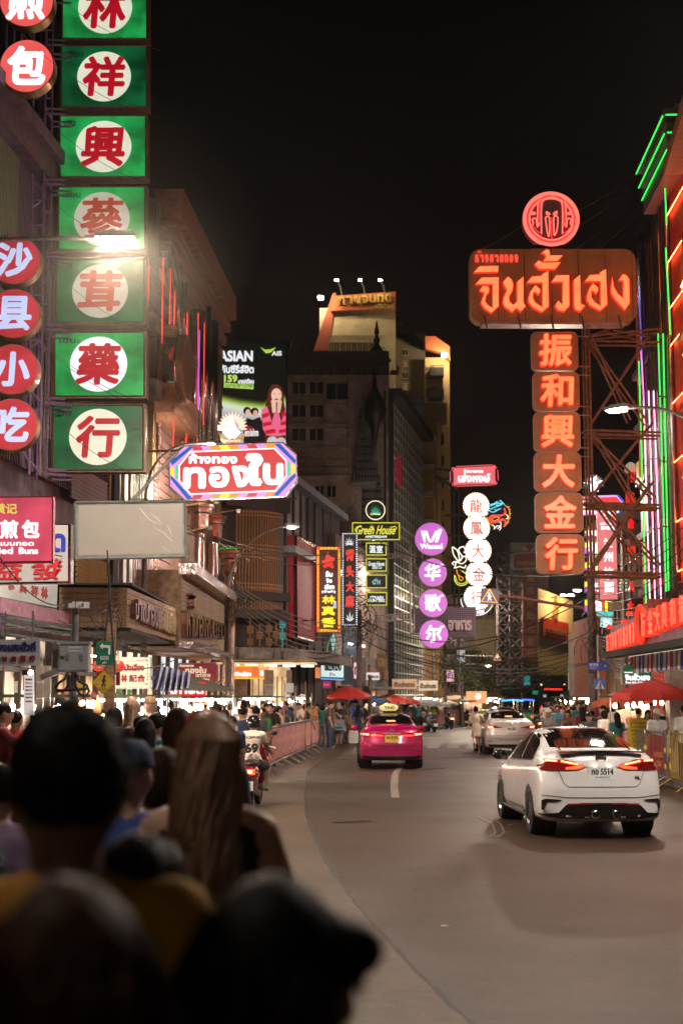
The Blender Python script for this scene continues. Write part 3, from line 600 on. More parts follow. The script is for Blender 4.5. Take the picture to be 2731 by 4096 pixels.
for(cx,cy_,c1)in((992,1652,(232,180,156)),(1022,1655,(214,170,146)),(880,1640,(226,176,150))):
    flat(circ(cx-3,cy_-8,16,12),(20,14,12),-.07);flat(circ(cx,cy_,10,12,14),c1,-.075)
flat([(976,1786),(972,1700),(990,1672),(1010,1680),(1040,1668),(1062,1720),(1058,1786)],(26,22,24),-.066);flat([(972,1720),(984,1700),(1014,1712),(1016,1740),(985,1752)],(150,26,36),-.08)
stxt('เพราะรักนำทาง',(980,1716,1034,1746),(236,236,236),.02)
for x in(1000,1075):m=MB();a_=pl.h(x,1790);m.box((a_[0],.6,-3),(.25,.25,6));m.build('leg',DSTEEL,T)
# ================================================================ L3: LATTICE BUILDING at the bend
LT=M('bronze_lattice',(.55,.26,.13),.5,.3);LT2=M('silver_lattice',(.42,.36,.38),.4,.6);L3W=M('dark_maroon_wall',(.06,.035,.035),.7);GUT=M('blue_grey_gutter',(.26,.29,.33),.35,.6,bump=.4)
T=thing('lattice_building','dark building at the bend wrapped in a bronze window lattice','building',(-5.0,57,0))
A3=wall(-5.2,56.6,-2.45,59.6);
def onto(T,pl,name,mat,a,b,d):
    """piece between local points a and b of plane pl, as child of T placed at T's origin"""
    ax=pl.o+pl.ux*a[0];bx=pl.o+pl.ux*b[0]
m=MB();
poly=[(-.4,-.2),(2.5,2.7),(4.9,16),(-2,16),(-4,4)];m.slab(poly,0,11.0);m.build('wall',L3W,T)
T3=thing('lattice_screen','bronze and silver bar lattice across the corner windows of the bend building','lattice',A3.o,A3.rz)
for k in range(20):
    x=930+k*9.6;a_,b_=A3.h(x,2440),A3.h(x,2035);mt=LT2 if k>16 else LT
    piece('lattice_bar',T3,mt,(a_[0],-.2-.28*math.sin(min(1,max(0,(x-930)/190))*3.14),(a_[1]+b_[1])/2),(.045,.06,b_[1]-a_[1]))
for y in(2046,2060,2178,2194,2212,2226,2332,2348):
    for j in range(19):
        x=930+j*9.6;a_,b_=A3.h(x,y+j*.7),A3.h(x+9.6,y+j*.7+.7);t=min(1,max(0,(x-925)/190))
        piece('lattice_rail',T3,LT2 if j>15 else LT,((a_[0]+b_[0])/2,-.22-.28*math.sin(t*3.14),(a_[1]+b_[1])/2),(b_[0]-a_[0]+.02,.05,.045))
for y in(1985,2015,2375,2450):
    a_,b_=A3.h(866,y),A3.h(1122,y+18);piece('floor_band',T3,L3W,((a_[0]+b_[0])/2,-.3,(a_[1]+b_[1])/2),(b_[0]-a_[0],.6,.35))
for(x,y)in((976,2520),(976,2568),(1015,2542),(1052,2515),(1052,2568),(1080,2540),(1106,2500),(1106,2545)):
    a_=A3.h(x,y);mt=M('turquoise_lattice',(.1,.38,.4),.4,em=S(60,160,170),es=.35)if x>1090 else M('amber_lattice',(.5,.26,.08),.4,.3)
    for dx,dz,w_,h_ in((0,.12,.3,.05),(0,-.12,.3,.05),(-.13,0,.05,.28),(.13,0,.05,.28),(0,0,.05,.9),(0,0,.26,.04)):piece('fret_bar',T3,mt,(a_[0]+dx,-.35,a_[1]+dz),(w_,.05,h_))
# receding flank with fins, gutters and the red framed panel
B3=wall(-2.42,59.8,-.15,73.5);T=thing('finned_facade','long receding facade of thin vertical fins with two blue grey gutters','facade',B3.o,B3.rz)
m=MB();m.box((6.9,.6,5.6),(13.9,.9,11.2));m.build('wall',M('rusty_dark_wall',(.16,.07,.05),.7,var=.3),T)
FIN=M('grey_fin',(.5,.48,.5),.4,.5)
for k in range(96):
    if k%12 in(10,11):continue
    u=.25+k*.14;piece('fin',T,FIN,(u,.06,9.6),(.035,.14,2.9));
for k in range(96):
    if k%12 in(10,11):continue
    piece('fin',T,FIN if k<60 else M('ochre_fin',(.4,.28,.12),.5),(.25+k*.14,.06,6.6),(.035,.14,2.6))
m=MB();m.box((6.9,-.25,11.2),(14.2,.5,.32));m.box((6.9,-.25,8.15),(14.2,.55,.3));m.build('gutter',GUT,T)
for u in(.05,1.7,3.4,5.1,6.8,9,11):piece('column',T,L3W,(u,.02,6.5),(.24,.26,9.4))
q=[(1150,2142),(1239,2186),(1236,2574),(1153,2549)];P4=B3.P(q)
m=MB();m.prism(P4,-.28,0);m.build('red_panel',M('deep_red_panel',(.34,.02,.025),.5,em=(.12,.004,.006),es=.6),T)
m=MB();q2=B3.P([(1180,2157),(1186,2160),(1186,2560),(1182,2558)])
for i in range(4):
    a_,b_=P4[i],P4[(i+1)%4];m=MB();m.bar((a_[0],-.32,a_[1]),(b_[0],-.32,b_[1]),.09,4);m.build('panel_frame',CHROME if i!=2 else GUT,T)
# concrete canopy and the orange lit shop under it
T=thing('concrete_canopy','curved grey concrete canopy over the orange lit shop corner','canopy',(-4.8,54.2,0))
m=MB();m.slab([(-.3,0),(1.8,.4),(3.2,2.2),(4.2,6),(5.3,14),(2,14),(-.5,3)],3.42,3.85);m.build('slab',CONC,T)
for k in range(7):m=MB();m.box((.0+k*.45,.1+.03*k*k,3.63),(.03,.14,.43));m.build('joint_rib',CONC,T)
ORS=E('orange_lightbox',S(240,120,50),1.05);ORB=E('amber_tube',S(255,190,40),1.3,emvar=0);CREAM=E('warm_shop_glow',S(255,214,160),1.0,emvar=.3);WGL=E('white_shop_tube',S(255,250,235),9,emvar=0)
pl=face(975,2712,56.5);T=thing('orange_shop_sign','long orange lightbox fascia with cream Thai words over the corner shop','sign',pl.o)
poly_part(T,'face_panel',pl,rect(905,2666,1032,2712),0,.2,ORS);chars(T,pl,'lettering',[('ลิ้มจิงเฮียง',(920,2684,1006,2706))],WHT,bold=.05)
for y in(2664,2713):a_,b_=pl.h(903,y),pl.h(1034,y);m=MB();m.bar((a_[0],-.03,a_[1]),(b_[0],-.03,b_[1]),.025,5);m.build('neon_border',ORB,T)
pl=wall(-3.28,56.4,-2.15,64);T=thing('amber_shop_sign','receding amber lightbox fascia with white characters right of the orange one','sign',pl.o,pl.rz)
poly_part(T,'face_panel',pl,[(1034,2662),(1172,2676),(1172,2722),(1034,2712)],0,.2,ORS)
chars(T,pl,'lettering',[('林',(1040,2680,1052,2706)),('真香',(1060,2682,1086,2708)),('大餅',(1098,2684,1128,2712)),('家',(1136,2686,1160,2714))],WHT,bold=.05)
m=MB();
for yy in((2660,2674),(2713,2724)):a_,b_=pl.h(1034,yy[0]),pl.h(1172,yy[1]);m.bar((a_[0],-.05,a_[1]),(b_[0],-.05,b_[1]),.025,5)
m.build('neon_border',ORB,T)
T=thing('corner_shop','warm lit corner shop with tiled pillars and bright ceiling tubes under the canopy','shop',(-4.6,57.5,0))
TIL=M('brown_tile',(.2,.14,.1),.3,var=.3,scale=2);SH=E('shop_window',S(255,218,170),.95,emvar=.35)
m=MB();m.box((.9,1.1,1.6),(3.2,.2,3.2));m.build('back_wall',CREAM,T)
for x,w_ in((-.5,.6),(.55,.5),(1.7,.35),(2.5,.2)):
    for j in range(5):piece('pillar_tile',T,TIL,(x,0,.35+j*.6),(w_,.5,.58))
for x in(1.0,1.25,1.45,2.0,2.2):piece('window_frame_bar',T,OCH,(x,.6,1.7),(.05,.08,2.2))
m=MB();m.box((1.6,.0,3.3),(4,2.6,.05));m.build('ceiling',CREAM,T)
for k in range(5):m=MB();m.box((.2+k*.75,.5+.3*k,3.24),(.5,.06,.05));m.build('ceiling_tube',WGL,T)
# ================================================================ VERTICAL SHOP SIGNS in the middle
pl=face(1314,2530,62);T=thing('dragon_bakery_sign','tall maroon vertical sign with yellow characters in an orange meander border','sign',pl.o)
MAR=E('maroon_sheet',S(72,22,16),.9);OB=E('orange_border_sheet',S(246,84,24),1.05);YB=E('yellow_film',S(246,226,30),1.1,emvar=0);RB=E('red_film',S(236,52,40),1.05,emvar=0)
poly_part(T,'cabinet',pl,rect(1265,2186,1363,2530),0,.25,DSTEEL);poly_part(T,'border_panel',pl,rect(1267,2188,1361,2528),-.015,.01,OB);poly_part(T,'face_panel',pl,rect(1277,2199,1351,2516),-.025,-.01,MAR)
m=MB()
def meander(m,x,y,w_,h_):
    for q in(rect(x,y,x+w_,y+1.6),rect(x,y,x+1.6,y+h_),rect(x,y+h_-1.6,x+w_*.9,y+h_),rect(x+w_*.9-1.6,y+h_*.4,x+w_*.9,y+h_),rect(x+w_*.4,y+h_*.4,x+w_*.9,y+h_*.4+1.6)):m.prism(pl.P(q),-.03,-.015)
for k in range(19):meander(m,1268.5,2200+k*16.6,7,13);meander(m,1353,2200+k*16.6,7,13)
for k in range(5):meander(m,1281+k*14,2190,11,7);meander(m,1281+k*14,2518,11,7)
stuff(m.build('meander_pattern',YB,T))
poly_part(T,'figure',pl,[(1304,2220),(1312,2206),(1316,2222),(1326,2228),(1340,2232),(1334,2244),(1330,2254),(1336,2272),(1326,2274),(1318,2266),(1306,2268),(1298,2274),(1292,2266),(1298,2254),(1286,2250),(1290,2242),(1300,2240)],-.04,-.02,RB)
chars(T,pl,'lettering',[('ลิ้ม',(1302,2284,1330,2308)),('จิง',(1304,2314,1328,2332)),('เฮียง',(1298,2336,1338,2358)),('(เจ้าเก่า)',(1286,2360,1342,2374))],WHT,bold=.05,y0=-.05,dep=.02)
chars(T,pl,'character',[('林',(1288,2382,1342,2416)),('真',(1286,2424,1340,2462)),('香',(1284,2470,1342,2510))],YB,bold=.05,y0=-.05,dep=.02)
chars(T,pl,'lettering',[('老店',(1332,2404,1346,2434))],BLUEW,bold=.03,y0=-.05,dep=.02)
for y in(2240,2480):a_=pl.h(1265,y);m=MB();m.bar((a_[0],.1,a_[1]),(a_[0]-.9,.8,a_[1]),.03);m.build('bracket',DSTEEL,T)
pl=face(1398,2507,63.5);T=thing('dotted_cannabis_sign','narrow black vertical sign with red characters framed by white bulbs','sign',pl.o)
BK=E('black_sheet',S(30,22,24),.7)
poly_part(T,'cabinet',pl,rect(1367,2130,1430,2507),0,.2,BLACK);poly_part(T,'face_panel',pl,rect(1369,2132,1428,2505),-.015,.01,BK)
BUL=E('white_bulb',S(235,235,255),1.6,emvar=0);mb_=MB();mb_.ell((0,0,0),(.028,.028,.028),6,4);bm_=mb_.mesh('bulb',BUL)
pts=[(1371.5,2135+k*9.05)for k in range(41)]+[(1426,2135+k*9.05)for k in range(41)]+[(1380+k*9,y)for k in range(5)for y in(2135,2500)]
for p in pts:a_=pl.h(*p);o=bpy.data.objects.new('bulb',bm_);COL.objects.link(o);o.parent=T;o.location=(a_[0],-.03,a_[1])
RC=E('red_char_film',S(222,60,50),1.0,emvar=0);chars(T,pl,'character',[('青',(1380,2194,1418,2244)),('头',(1382,2262,1416,2308)),('大',(1382,2326,1416,2368)),('麻',(1380,2380,1418,2430))],RC,bold=.05,y0=-.05,dep=.03)
def leaf(T,pl,cx,cy_,r,mat,y0=-.06,y1=-.02,n=9,spread=200):
    m=MB()
    for k in range(n):
        a=R(90-spread/2+spread*k/(n-1));L_=r*(1-.45*abs(k-(n-1)/2)/((n-1)/2));c,s_=math.cos(a),math.sin(a)
        m.prism(pl.P([(cx,cy_),(cx+c*L_*.5-s_*r*.055,cy_-s_*L_*.5-c*r*.055),(cx+c*L_,cy_-s_*L_),(cx+c*L_*.5+s_*r*.055,cy_-s_*L_*.5+c*r*.055)]),y0+k*.001,y1)
    return m.build('leaf_emblem',mat,T)
WF=E('white_film',S(235,245,245),1.0,emvar=0);leaf(T,pl,1397,2178,30,WF);leaf(T,pl,1399,2486,42,WF,n=5,spread=100)
# green house signs
YF=E('yellow_neon_frame',S(226,222,60),1.1,emvar=0);SM=M('sign_sheet_black',(.02,.02,.02),.3)
def framed(lab,x0,y0,x1,y1,Y,fn,nm='framed_sign',fw=3):
    pl=face((x0+x1)/2,y1,Y);T=thing(nm,lab,'sign',pl.o,0,'black signs with yellow neon frames')
    poly_part(T,'cabinet',pl,rect(x0-2,y0-2,x1+2,y1+2),0,.22,BLACK);poly_part(T,'face_panel',pl,rect(x0,y0,x1,y1),-.012,.01,SM)
    for q in(rect(x0,y0,x1,y0+fw),rect(x0,y1-fw,x1,y1),rect(x0,y0+fw,x0+fw,y1-fw),rect(x1-fw,y0+fw,x1,y1-fw)):poly_part(T,'neon_frame',pl,q,-.03,-.014,YF)
    fn(T,pl);return T,pl
def f1(T,pl):
    chars(T,pl,'lettering',[('Green House',(1424,2102,1582,2138))],YF,bold=.02,shear=.25,y0=-.05,dep=.02);chars(T,pl,'lettering',[('AMSTERDAM',(1460,2142,1546,2152))],WF,bold=.06,y0=-.05,dep=.02)
    for q in([(1424,2128),(1419,2118),(1428,2108),(1446,2106)],[(1560,2110),(1580,2106),(1586,2112),(1578,2122)]):p=[pl.h(*z)for z in q];m=MB();m.tube([(a,-.04,b)for a,b in p],.02,5);m.build('flourish',YF,T)
    leaf(T,pl,1487,2112,14,YF)
framed('wide black sign with a yellow frame and yellow script reading Green House',1408,2090,1598,2160,66,f1)
TEAL=E('pale_teal_film',S(150,200,205),.9,emvar=0)
framed('small yellow framed black sign with two white characters',1463,2171,1545,2222,66,lambda T,pl:chars(T,pl,'character',[('温',(1476,2182,1502,2212)),('室',(1504,2182,1530,2212))],WF,bold=.03,y0=-.05,dep=.02))
framed('small yellow framed black sign with white script, second of the small column',1463,2234,1546,2286,66,lambda T,pl:chars(T,pl,'lettering',[('Green House',(1472,2246,1538,2264)),('SEED Co',(1488,2264,1526,2276))],WF,bold=.02,shear=.1,y0=-.05,dep=.02))
def f3(T,pl):chars(T,pl,'lettering',[('G H',(1488,2320,1520,2338))],TEAL,bold=.05,y0=-.05,dep=.02);leaf(T,pl,1504,2324,14,TEAL)
framed('small yellow framed black sign with pale pineapple shaped leaf and letters',1464,2299,1546,2353,66,f3)
framed('lowest small yellow framed black sign with white serif capitals in two lines',1464,2369,1547,2422,66,lambda T,pl:chars(T,pl,'lettering',[('STRAIN',(1478,2384,1532,2396)),('HUNTERS',(1472,2396,1538,2408))],WF,bold=.05,y0=-.05,dep=.02))
pl=face(1501,2082,66);T=thing('cannabis_round_sign','round black sign with a green neon leaf and pale yellow ring','sign',pl.o);c0=pl.h(1501,2041);k=66/FP
m=MB();m.prism(circ(*c0,41*k,36),0,.2);m.build('cabinet',BLACK,T)
m=MB();m.tube([(x,-.03,z)for x,z in circ(*c0,38*k,37)]+[(c0[0]+38*k,-.03,c0[1])],.025,5);m.build('neon_ring',E('pale_yellow_ring',S(240,238,190),1.2,emvar=0),T)
leaf(T,pl,1501,2052,32,E('green_leaf_neon',S(60,190,140),.9,emvar=0));chars(T,pl,'lettering',[('CANNABIS',(1481,2052,1521,2060))],E('pale_yellow_ring',S(240,238,190),1.2),y0=-.04,dep=.02,bold=.04)
m=MB();a_=pl.h(1501,2090);m.bar((a_[0],.1,a_[1]),(c0[0],.1,c0[1]-41*k),.03);m.build('post',BLACK,T)
T=thing('sign_bracket_frame','black zigzag bracket frame carrying the small yellow framed signs','steel frame',at(1432,2420,66.1))
o_=at(1432,2420,66.1)
for y in(2180,2215,2245,2280,2312,2347,2382,2418):
    A,B=at(1430,y,66.1)-o_,at(1463,y,66.1)-o_;m=MB();m.bar(A,B,.02,4);m.build('rail',BLACK,T)
for y in(2180,2245,2312,2382):
    A,B,C=at(1430,y,66.1)-o_,at(1461,y+17,66.1)-o_,at(1430,y+35,66.1)-o_;m=MB();m.bar(A,B,.02,4);m.bar(B,C,.02,4);m.build('brace',BLACK,T)
# purple round lingerie shop signs
PUR=E('orchid_lightbox',S(206,108,206),1.0,emvar=.06)
for i,(cx,cy_,r,ch,lab)in enumerate(((1724,2156,66,'wacoal','largest orchid purple disc sign with winged mark, at the top of its column'),(1730,2290,56,'华','orchid disc sign right below the largest one'),(1731,2412,56,'歌','orchid disc sign with the densest white character'),(1734,2536,56,'尔','lowest orchid disc sign above the shop roofs'))):
    pl=face(cx,cy_+r,75);T=thing('purple_disc_sign',lab,'sign',pl.o,0,'orchid purple disc signs in a column');c0=pl.h(cx,cy_);k=75/FP
    m=MB();m.prism(circ(*c0,(r+1.5)*k,36),0,.3);m.build('cabinet',STEEL,T);m=MB();m.prism(circ(*c0,(r-.5)*k,36),-.015,.01);m.build('face_panel',PUR,T)
    if i==0:
        chars(T,pl,'lettering',[('Wacoal',(1679,2174,1769,2196))],WHT,bold=.06)
        for sx in(-1,1):
            for dx in(0,22):poly_part(T,'winged_mark',pl,[(1720+sx*(-2+dx*.9),2170),(1722+sx*(8+dx*.9),2168),(1724+sx*(30+dx*.55),2124),(1724+sx*(16+dx*.5),2124)],-.035-.002*dx,-.01,WHT)
    else:chars(T,pl,'character',[(ch,(cx-34,cy_-36,cx+32,cy_+34))],WHT,bold=.035)
    chars(T,pl,'small_mark',[('วาโก้',(cx+24,cy_-r*.62,cx+42,cy_-r*.62+10))],WHT,bold=.04)
o_=at(1665,2540,75.3);T=thing('disc_sign_bracket','pale welded bracket frame left of the orchid disc signs','steel frame',o_)
PB=M('pale_bracket',(.42,.36,.36),.5,.4)
for(p,q)in(((1640,2160),(1672,2160)),((1640,2160),(1640,2535)),((1655,2180),(1655,2535)),((1640,2290),(1680,2290)),((1655,2412),(1680,2412)),((1640,2535),(1690,2535)),((1548,2216),(1640,2216)),((1548,2232),(1640,2232)),((1496,2462),(1640,2455)),((1500,2487),(1640,2480))):
    m=MB();m.bar(at(*p,75.3)-o_,at(*q,75.3)-o_,.045,5);m.build('bar',PB,T)
for k in range(6):
    for(y0,y1,x0)in((2216,2232,1548),(2460,2484,1500)):
        a,b=(x0+k*15,y0),(x0+15+k*15,y1);m=MB();m.bar(at(*a,75.3)-o_,at(*b,75.3)-o_,.03,4);m.bar(at(b[0],a[1],75.3)-o_,at(a[0],b[1],75.3)-o_,.03,4);m.build('web_bar',PB,T)
# GREENHEAD sign
pl=face(1330,2712,66);T=thing('greenhead_sign','white lightbox reading GREENHEAD with green edge light and a pointed post above','sign',pl.o)
poly_part(T,'cabinet',pl,[(1281,2620),(1377,2632),(1376,2716),(1281,2712)],0,.3,M('teal_box',(.05,.2,.2),.4));poly_part(T,'face_panel',pl,[(1284,2626),(1374,2637),(1373,2710),(1284,2707)],-.015,.01,E('cyan_white_lightbox',S(222,242,240),1.1))
chars(T,pl,'lettering',[('GREENHEAD',(1296,2640,1366,2684))],M('dark_green_letters',(.01,.1,.07),.4),bold=.03);chars(T,pl,'lettering',[('ร้าน',(1318,2688,1340,2704))],REDL,bold=.03)
for(a,b,mt)in(((1283,2618),(1377,2629),'cyan'),((1284,2715),(1376,2719),'blue')):
    a_,b_=pl.h(*a),pl.h(*b);m=MB();m.bar((a_[0],-.04,a_[1]),(b_[0],-.04,b_[1]),.03,5);m.build('edge_light',E('edge_'+mt,S(80,230,190)if mt=='cyan' else S(90,150,230),1.4,emvar=0),T)
a_=pl.h(1270,2712);m=MB();m.box((a_[0],.5,a_[1]+.25),(.26,.2,.5));m.build('side_box',E('peach_box',S(240,150,90),.9),T)
m=MB();p=[pl.h(*z)for z in((1306,2616),(1312,2580),(1322,2550),(1332,2540),(1340,2560),(1346,2616))];m.tube([(a,-.02,b)for a,b in p],.022,5);m.build('neon_arch',E('green_arch',S(60,200,120),.9),T)
m=MB();a_,b_=pl.h(1332,2612),pl.h(1335,2530);m.tube([(a_[0],-.1,a_[1]),(a_[0],-.1,a_[1]+.6),(b_[0],-.1,b_[1])],[.02,.12,.01],6);m.build('pointed_post',E('pale_cyan',S(180,220,220),.8),T)
pl=face(1308,2750,67);T=thing('bar_sign','small violet sign reading BAR below the GREENHEAD box','sign',pl.o)
poly_part(T,'face_panel',pl,rect(1291,2724,1324,2752),0,.12,E('violet_red_box',S(140,50,120),.8));chars(T,pl,'lettering',[('BAR',(1294,2733,1318,2744))],E('hot_red_letters',S(255,70,70),1.2),bold=.04)
# ================================================================ DARK TOWERS IN THE MIDDLE
PLUM=M('plum_render',(.36,.27,.28),.8,scale=1.5,var=.3);PLUM2=M('brown_render',(.38,.26,.2),.8,scale=1.5,var=.3);GLD=M('dark_window_glass',(.02,.02,.025),.15,bump=.02)
Y0=84
def bldg(label,px0,px1,pytop,Y,depth,mat,name='tower_block',base=0):
    a,b=at(px0,pytop,Y),at(px1,pytop,Y);T=thing(name,label,'building',((a.x+b.x)/2,Y,0))
    m=MB();m.box((0,depth/2,a.z/2+base/2),(b.x-a.x,depth,a.z-base));m.build('wall',mat,T);return T,b.x-a.x,a.z
# dark hotel: roof at py 1410, front from px 1155 to 1560
T,w_,h_=bldg('dark plum coloured hotel block with a finial on its roof and unlit roof letters',1150,1556,1500,Y0,12,PLUM)
HT=T
plh=Pl((T.location.x,Y0,0),0)
m=MB();m.box((0,.2,h_+.75),(w_,.3,1.5));
for k in range(14):m.box((-w_/2+.2+k*w_/14,.1,h_+.8),(.05,.08,1.6))
m.build('roof_screen',M('dark_mesh_screen',(.05,.045,.045),.7),T)
chars(T,plh,'roof_letter',[(c,(1190+k*46,1466,1190+k*46+36,1502))for k,c in enumerate('หมงเฮงหลี')],M('dull_bronze_letters',(.12,.07,.05),.5,.4),y0=-.3,dep=.15,bold=.03)
def win(T,pl,x0,y0,x1,y1,glass=GLD,fr=None,off=0):
    fr=fr or PLUM2;f=poly_part(T,'window',pl,rect(x0,y0,x1,y1),-.06,.05,glass);c0,c1=pl.h(x0,y1),pl.h(x1,y0);m=MB()
    m.box(((c0[0]+c1[0])/2,-.1,c1[1]+.05),(c1[0]-c0[0]+.2,.12,.1));m.box(((c0[0]+c1[0])/2,-.12,c0[1]-.05),(c1[0]-c0[0]+.25,.18,.1));m.box(((c0[0]+c1[0])/2,-.09,(c0[1]+c1[1])/2),(.06,.06,c1[1]-c0[1]))
    q=m.build('window_frame',fr,f);return f
for y in(1530,1622,1716):
    for x in(1170,1240):win(T,plh,x,y,x+52,y+48)
for q in((1300,1535,1390,1600),(1210,1790,1262,1815)):win(T,plh,*q)
for x in(1155,1300,1398,1550):a_,b_=plh.h(x,2300),plh.h(x,1505);m=MB();m.box((a_[0],-.1,(a_[1]+b_[1])/2),(.14,.14,b_[1]-a_[1]));m.build('pilaster',PLUM2,T)
for y in(1610,1705,1800,1860):a_,b_=plh.h(1152,y),plh.h(1395,y);m=MB();m.box(((a_[0]+b_[0])/2,-.15,a_[1]),(b_[0]-a_[0],.3,.2));m.build('floor_ledge',PLUM2,T)
# big square panels lower down
for r in range(4):
    for c in range(6):a_,b_=plh.h(1180+c*36,1835+r*32),plh.h(1180+c*36+33,1835+r*32-29);piece('wall_panel',T,PLUM2,((a_[0]+b_[0])/2,-.05,(a_[1]+b_[1])/2),(b_[0]-a_[0],.1,b_[1]-a_[1]))
# columns of round tubes with a bronze garuda shaped finial ornament
for k,x in enumerate(range(1418,1530,12)):
    a_,b_=plh.h(x,2180),plh.h(x,[1900,1760,1640,1690,1740,1760,1700,1850,1900,1950][k%10]);m=MB();m.bar((a_[0],-.35,a_[1]),(b_[0],-.35,b_[1]),.1,7);m.build('tube',M('grey_tube',(.2,.19,.19),.35,.7),T)
    m=MB()
    for j in range(int((b_[1]-a_[1])/.45)):m.box((a_[0],-.45,a_[1]+j*.45),(.16,.05,.1))
    stuff(m.build('tube_clips',DARK,T))
a_=plh.h(1498,1670);m=MB();m.sm=True
m.lathe([(.02,2.9),(.12,2.2),(.18,1.6),(.35,1.3),(.6,.9),(.72,.3),(.62,-.2),(.5,-.4),(.3,-.6),(.1,-1.6),(.02,-2.2)],12,(a_[0],-.6,a_[1]));m.build('bell_ornament',M('black_bronze',(.05,.045,.045),.3,.6,bump=.8,scale=3),T)
a_=plh.h(1508,1410);m=MB();m.lathe([(.9,-.3),(.7,0),(.3,.5),(.12,.8),(.22,1.0),(.08,1.3),(.16,1.5),(.03,2.2),(0,2.4)],10,(a_[0],1,a_[1]));m.build('roof_finial',DARK,T)
# glass flank with slanting fins
GF=wall(2.82,84.2,5.7,99.5);T=thing('glass_flank','tall receding grid facade of pale vertical fins and glass beside the hotel','facade',GF.o,GF.rz)
LEN=15.6;m=MB();m.box((LEN/2,.6,10),(LEN,1,20));m.build('wall',GLD,T)
FG=M('pale_green_fin',(.62,.64,.56),.4,.4)
for k in range(13):piece('fin',T,FG,(.3+k*1.22,.05,10.3),(.13,.06,19.2))
for k in range(30):piece('transom',T,FG,(LEN/2,.02,.8+k*.66),(LEN,.1,.07))
m=MB();m.box((LEN/2,-.1,20.2),(LEN+.2,1.4,.5));m.box((-.1,.3,10),(.3,1.2,20.6));m.build('edge_frame',DARK,T)
a_,b_=GF.h(1584,1930),GF.h(1600,1838);m=MB();m.prism([(a_[0],a_[1]),(b_[0],a_[1]),(b_[0],b_[1]),(a_[0],b_[1])],-.1,.05);m.build('red_lit_pane',E('red_pane',S(150,34,50),.45),T)
# gabled small house wall and awning between
T,w_,h_=bldg('small pale gabled house wall with a hanging awning below the hotel',1386,1446,1945,80,3,M('pale_pink_render',(.36,.3,.28),.8,var=.2),'gabled_house')
m=MB();m.slab([(-w_/2-.2,-.6),(w_/2+.8,-.8),(w_/2+.8,1),(-w_/2-.2,1)],h_,h_+.15);m.build('roof',M('tin_roof',(.3,.3,.3),.5,.5),T)
T,w_,h_=bldg('low brown block with dark windows behind the lattice building',1060,1400,1905,78,4,PLUM2,'brown_block')
pb=Pl((T.location.x,78,0),0)
for x in(1115,1165,1215,1262,1310):win(T,pb,x,1945,x+32,1990)
# ================================================================ LIT TOWER with roof name
YT=150;T,w_,h_=bldg('floodlit cream tower with a red roof band and gold Thai roof letters',1278,1581,1232,YT,14,M('cream_render',(.6,.47,.26),.8,scale=1,var=.12,em=S(222,184,96),es=.0),'roof_sign_tower');KT=T
pt=Pl((T.location.x,YT,0),0)
poly_part(T,'red_slope',pt,[(1252,1410),(1312,1410),(1345,1172),(1330,1176)],-.2,1,M('brick_red_render',(.42,.09,.04),.7))
poly_part(T,'roof_band',pt,[(1322,1250),(1330,1190),(1581,1172),(1581,1238)],-.6,.5,M('red_orange_render',(.55,.13,.04),.7))
chars(T,pt,'roof_letter',[(c,(1352+k*31,1196-k*2,1378+k*31,1228-k*2))for k,c in enumerate('กาญจนทต')],M('gold_letters',(.75,.5,.12),.35,.5),y0=-1.0,dep=.3,bold=.05)
m=MB();ptext(m,pt,'ทาวเวอร์',(1495,1222,1574,1240),-.8,.2,bold=.05);m.build('roof_letter',M('gold_letters',(.75,.5,.12)),T)
for x in(1368,1460,1540):
    a_=pt.h(x,1188);m=MB();m.tube([(a_[0],-.3,a_[1]),(a_[0]-.2,-1.2,a_[1]+.8),(a_[0]-.6,-2.4,a_[1]+1.2)],.08,5);m.build('lamp_arm',STEEL,T)
    m=MB();m.box((a_[0]-.6,-2.5,a_[1]+1.15),(.35,.22,.08));m.build('flood_lamp',E('flood_lamp',(1,.82,.55),260,emvar=0),T)
a_=pt.h(1320,1210);m=MB();m.box((a_[0]-1,-1.8,a_[1]),(.5,.35,.3));m.build('flood_lamp',E('flood_lamp',(1,.85,.6),160),T)
for k in range(8):x=1316+k*23;win(T,pt,x,1372,x+16,1404,fr=M('pale_frame',(.4,.36,.28),.6))
m=MB()
for k in range(40):a_,b_=pt.h(1312+k*5.2,1410),pt.h(1312+k*5.2,1350);m.box((a_[0],-.8,(a_[1]+b_[1])/2),(.07,.07,b_[1]-a_[1]))
for y in(1352,1362,1398):a_,b_=pt.h(1310,y),pt.h(1536,y-5);m.box(((a_[0]+b_[0])/2,-.8,a_[1]),(b_[0]-a_[0],.07,.09))
stuff(m.build('railing',M('rusty_rail',(.3,.2,.1),.6),T))
# right wing of the tower and lower gold column building
m=MB();m.box((w_/2+.05+1.5,3,19),(3,6,38));
T2,w2,h2=bldg('tall dark wing beside the floodlit tower with balconies and an amber lit edge',1583,1700,1335,152,12,M('olive_brown_render',(.17,.13,.08),.8),'tower_wing')
pw=Pl((T2.location.x,152,0),0)
for y in range(1400,1640,46):win(T2,pw,1612,y,1628,y+22,glass=E('dim_room',S(150,120,70),.5)if y in(1446,1538)else GLD)
m=MB();m.prism(pw.P([(1583,1345),(1583,1255),(1690,1372),(1690,1400)]),0,8);m.build('sloping_roof',DARK,T2)
T3,w3,h3=bldg('amber lit corner tower with dark balconies right of the hotel',1700,1796,1430,150,10,M('amber_render',(.55,.36,.15),.8,var=.12),'amber_tower')
p3=Pl((T3.location.x,150,0),0)
poly_part(T3,'roof_band',p3,[(1698,1352),(1738,1352),(1795,1392),(1797,1450),(1768,1420),(1700,1400)],-.8,.2,M('red_orange_render',(.55,.13,.04)))
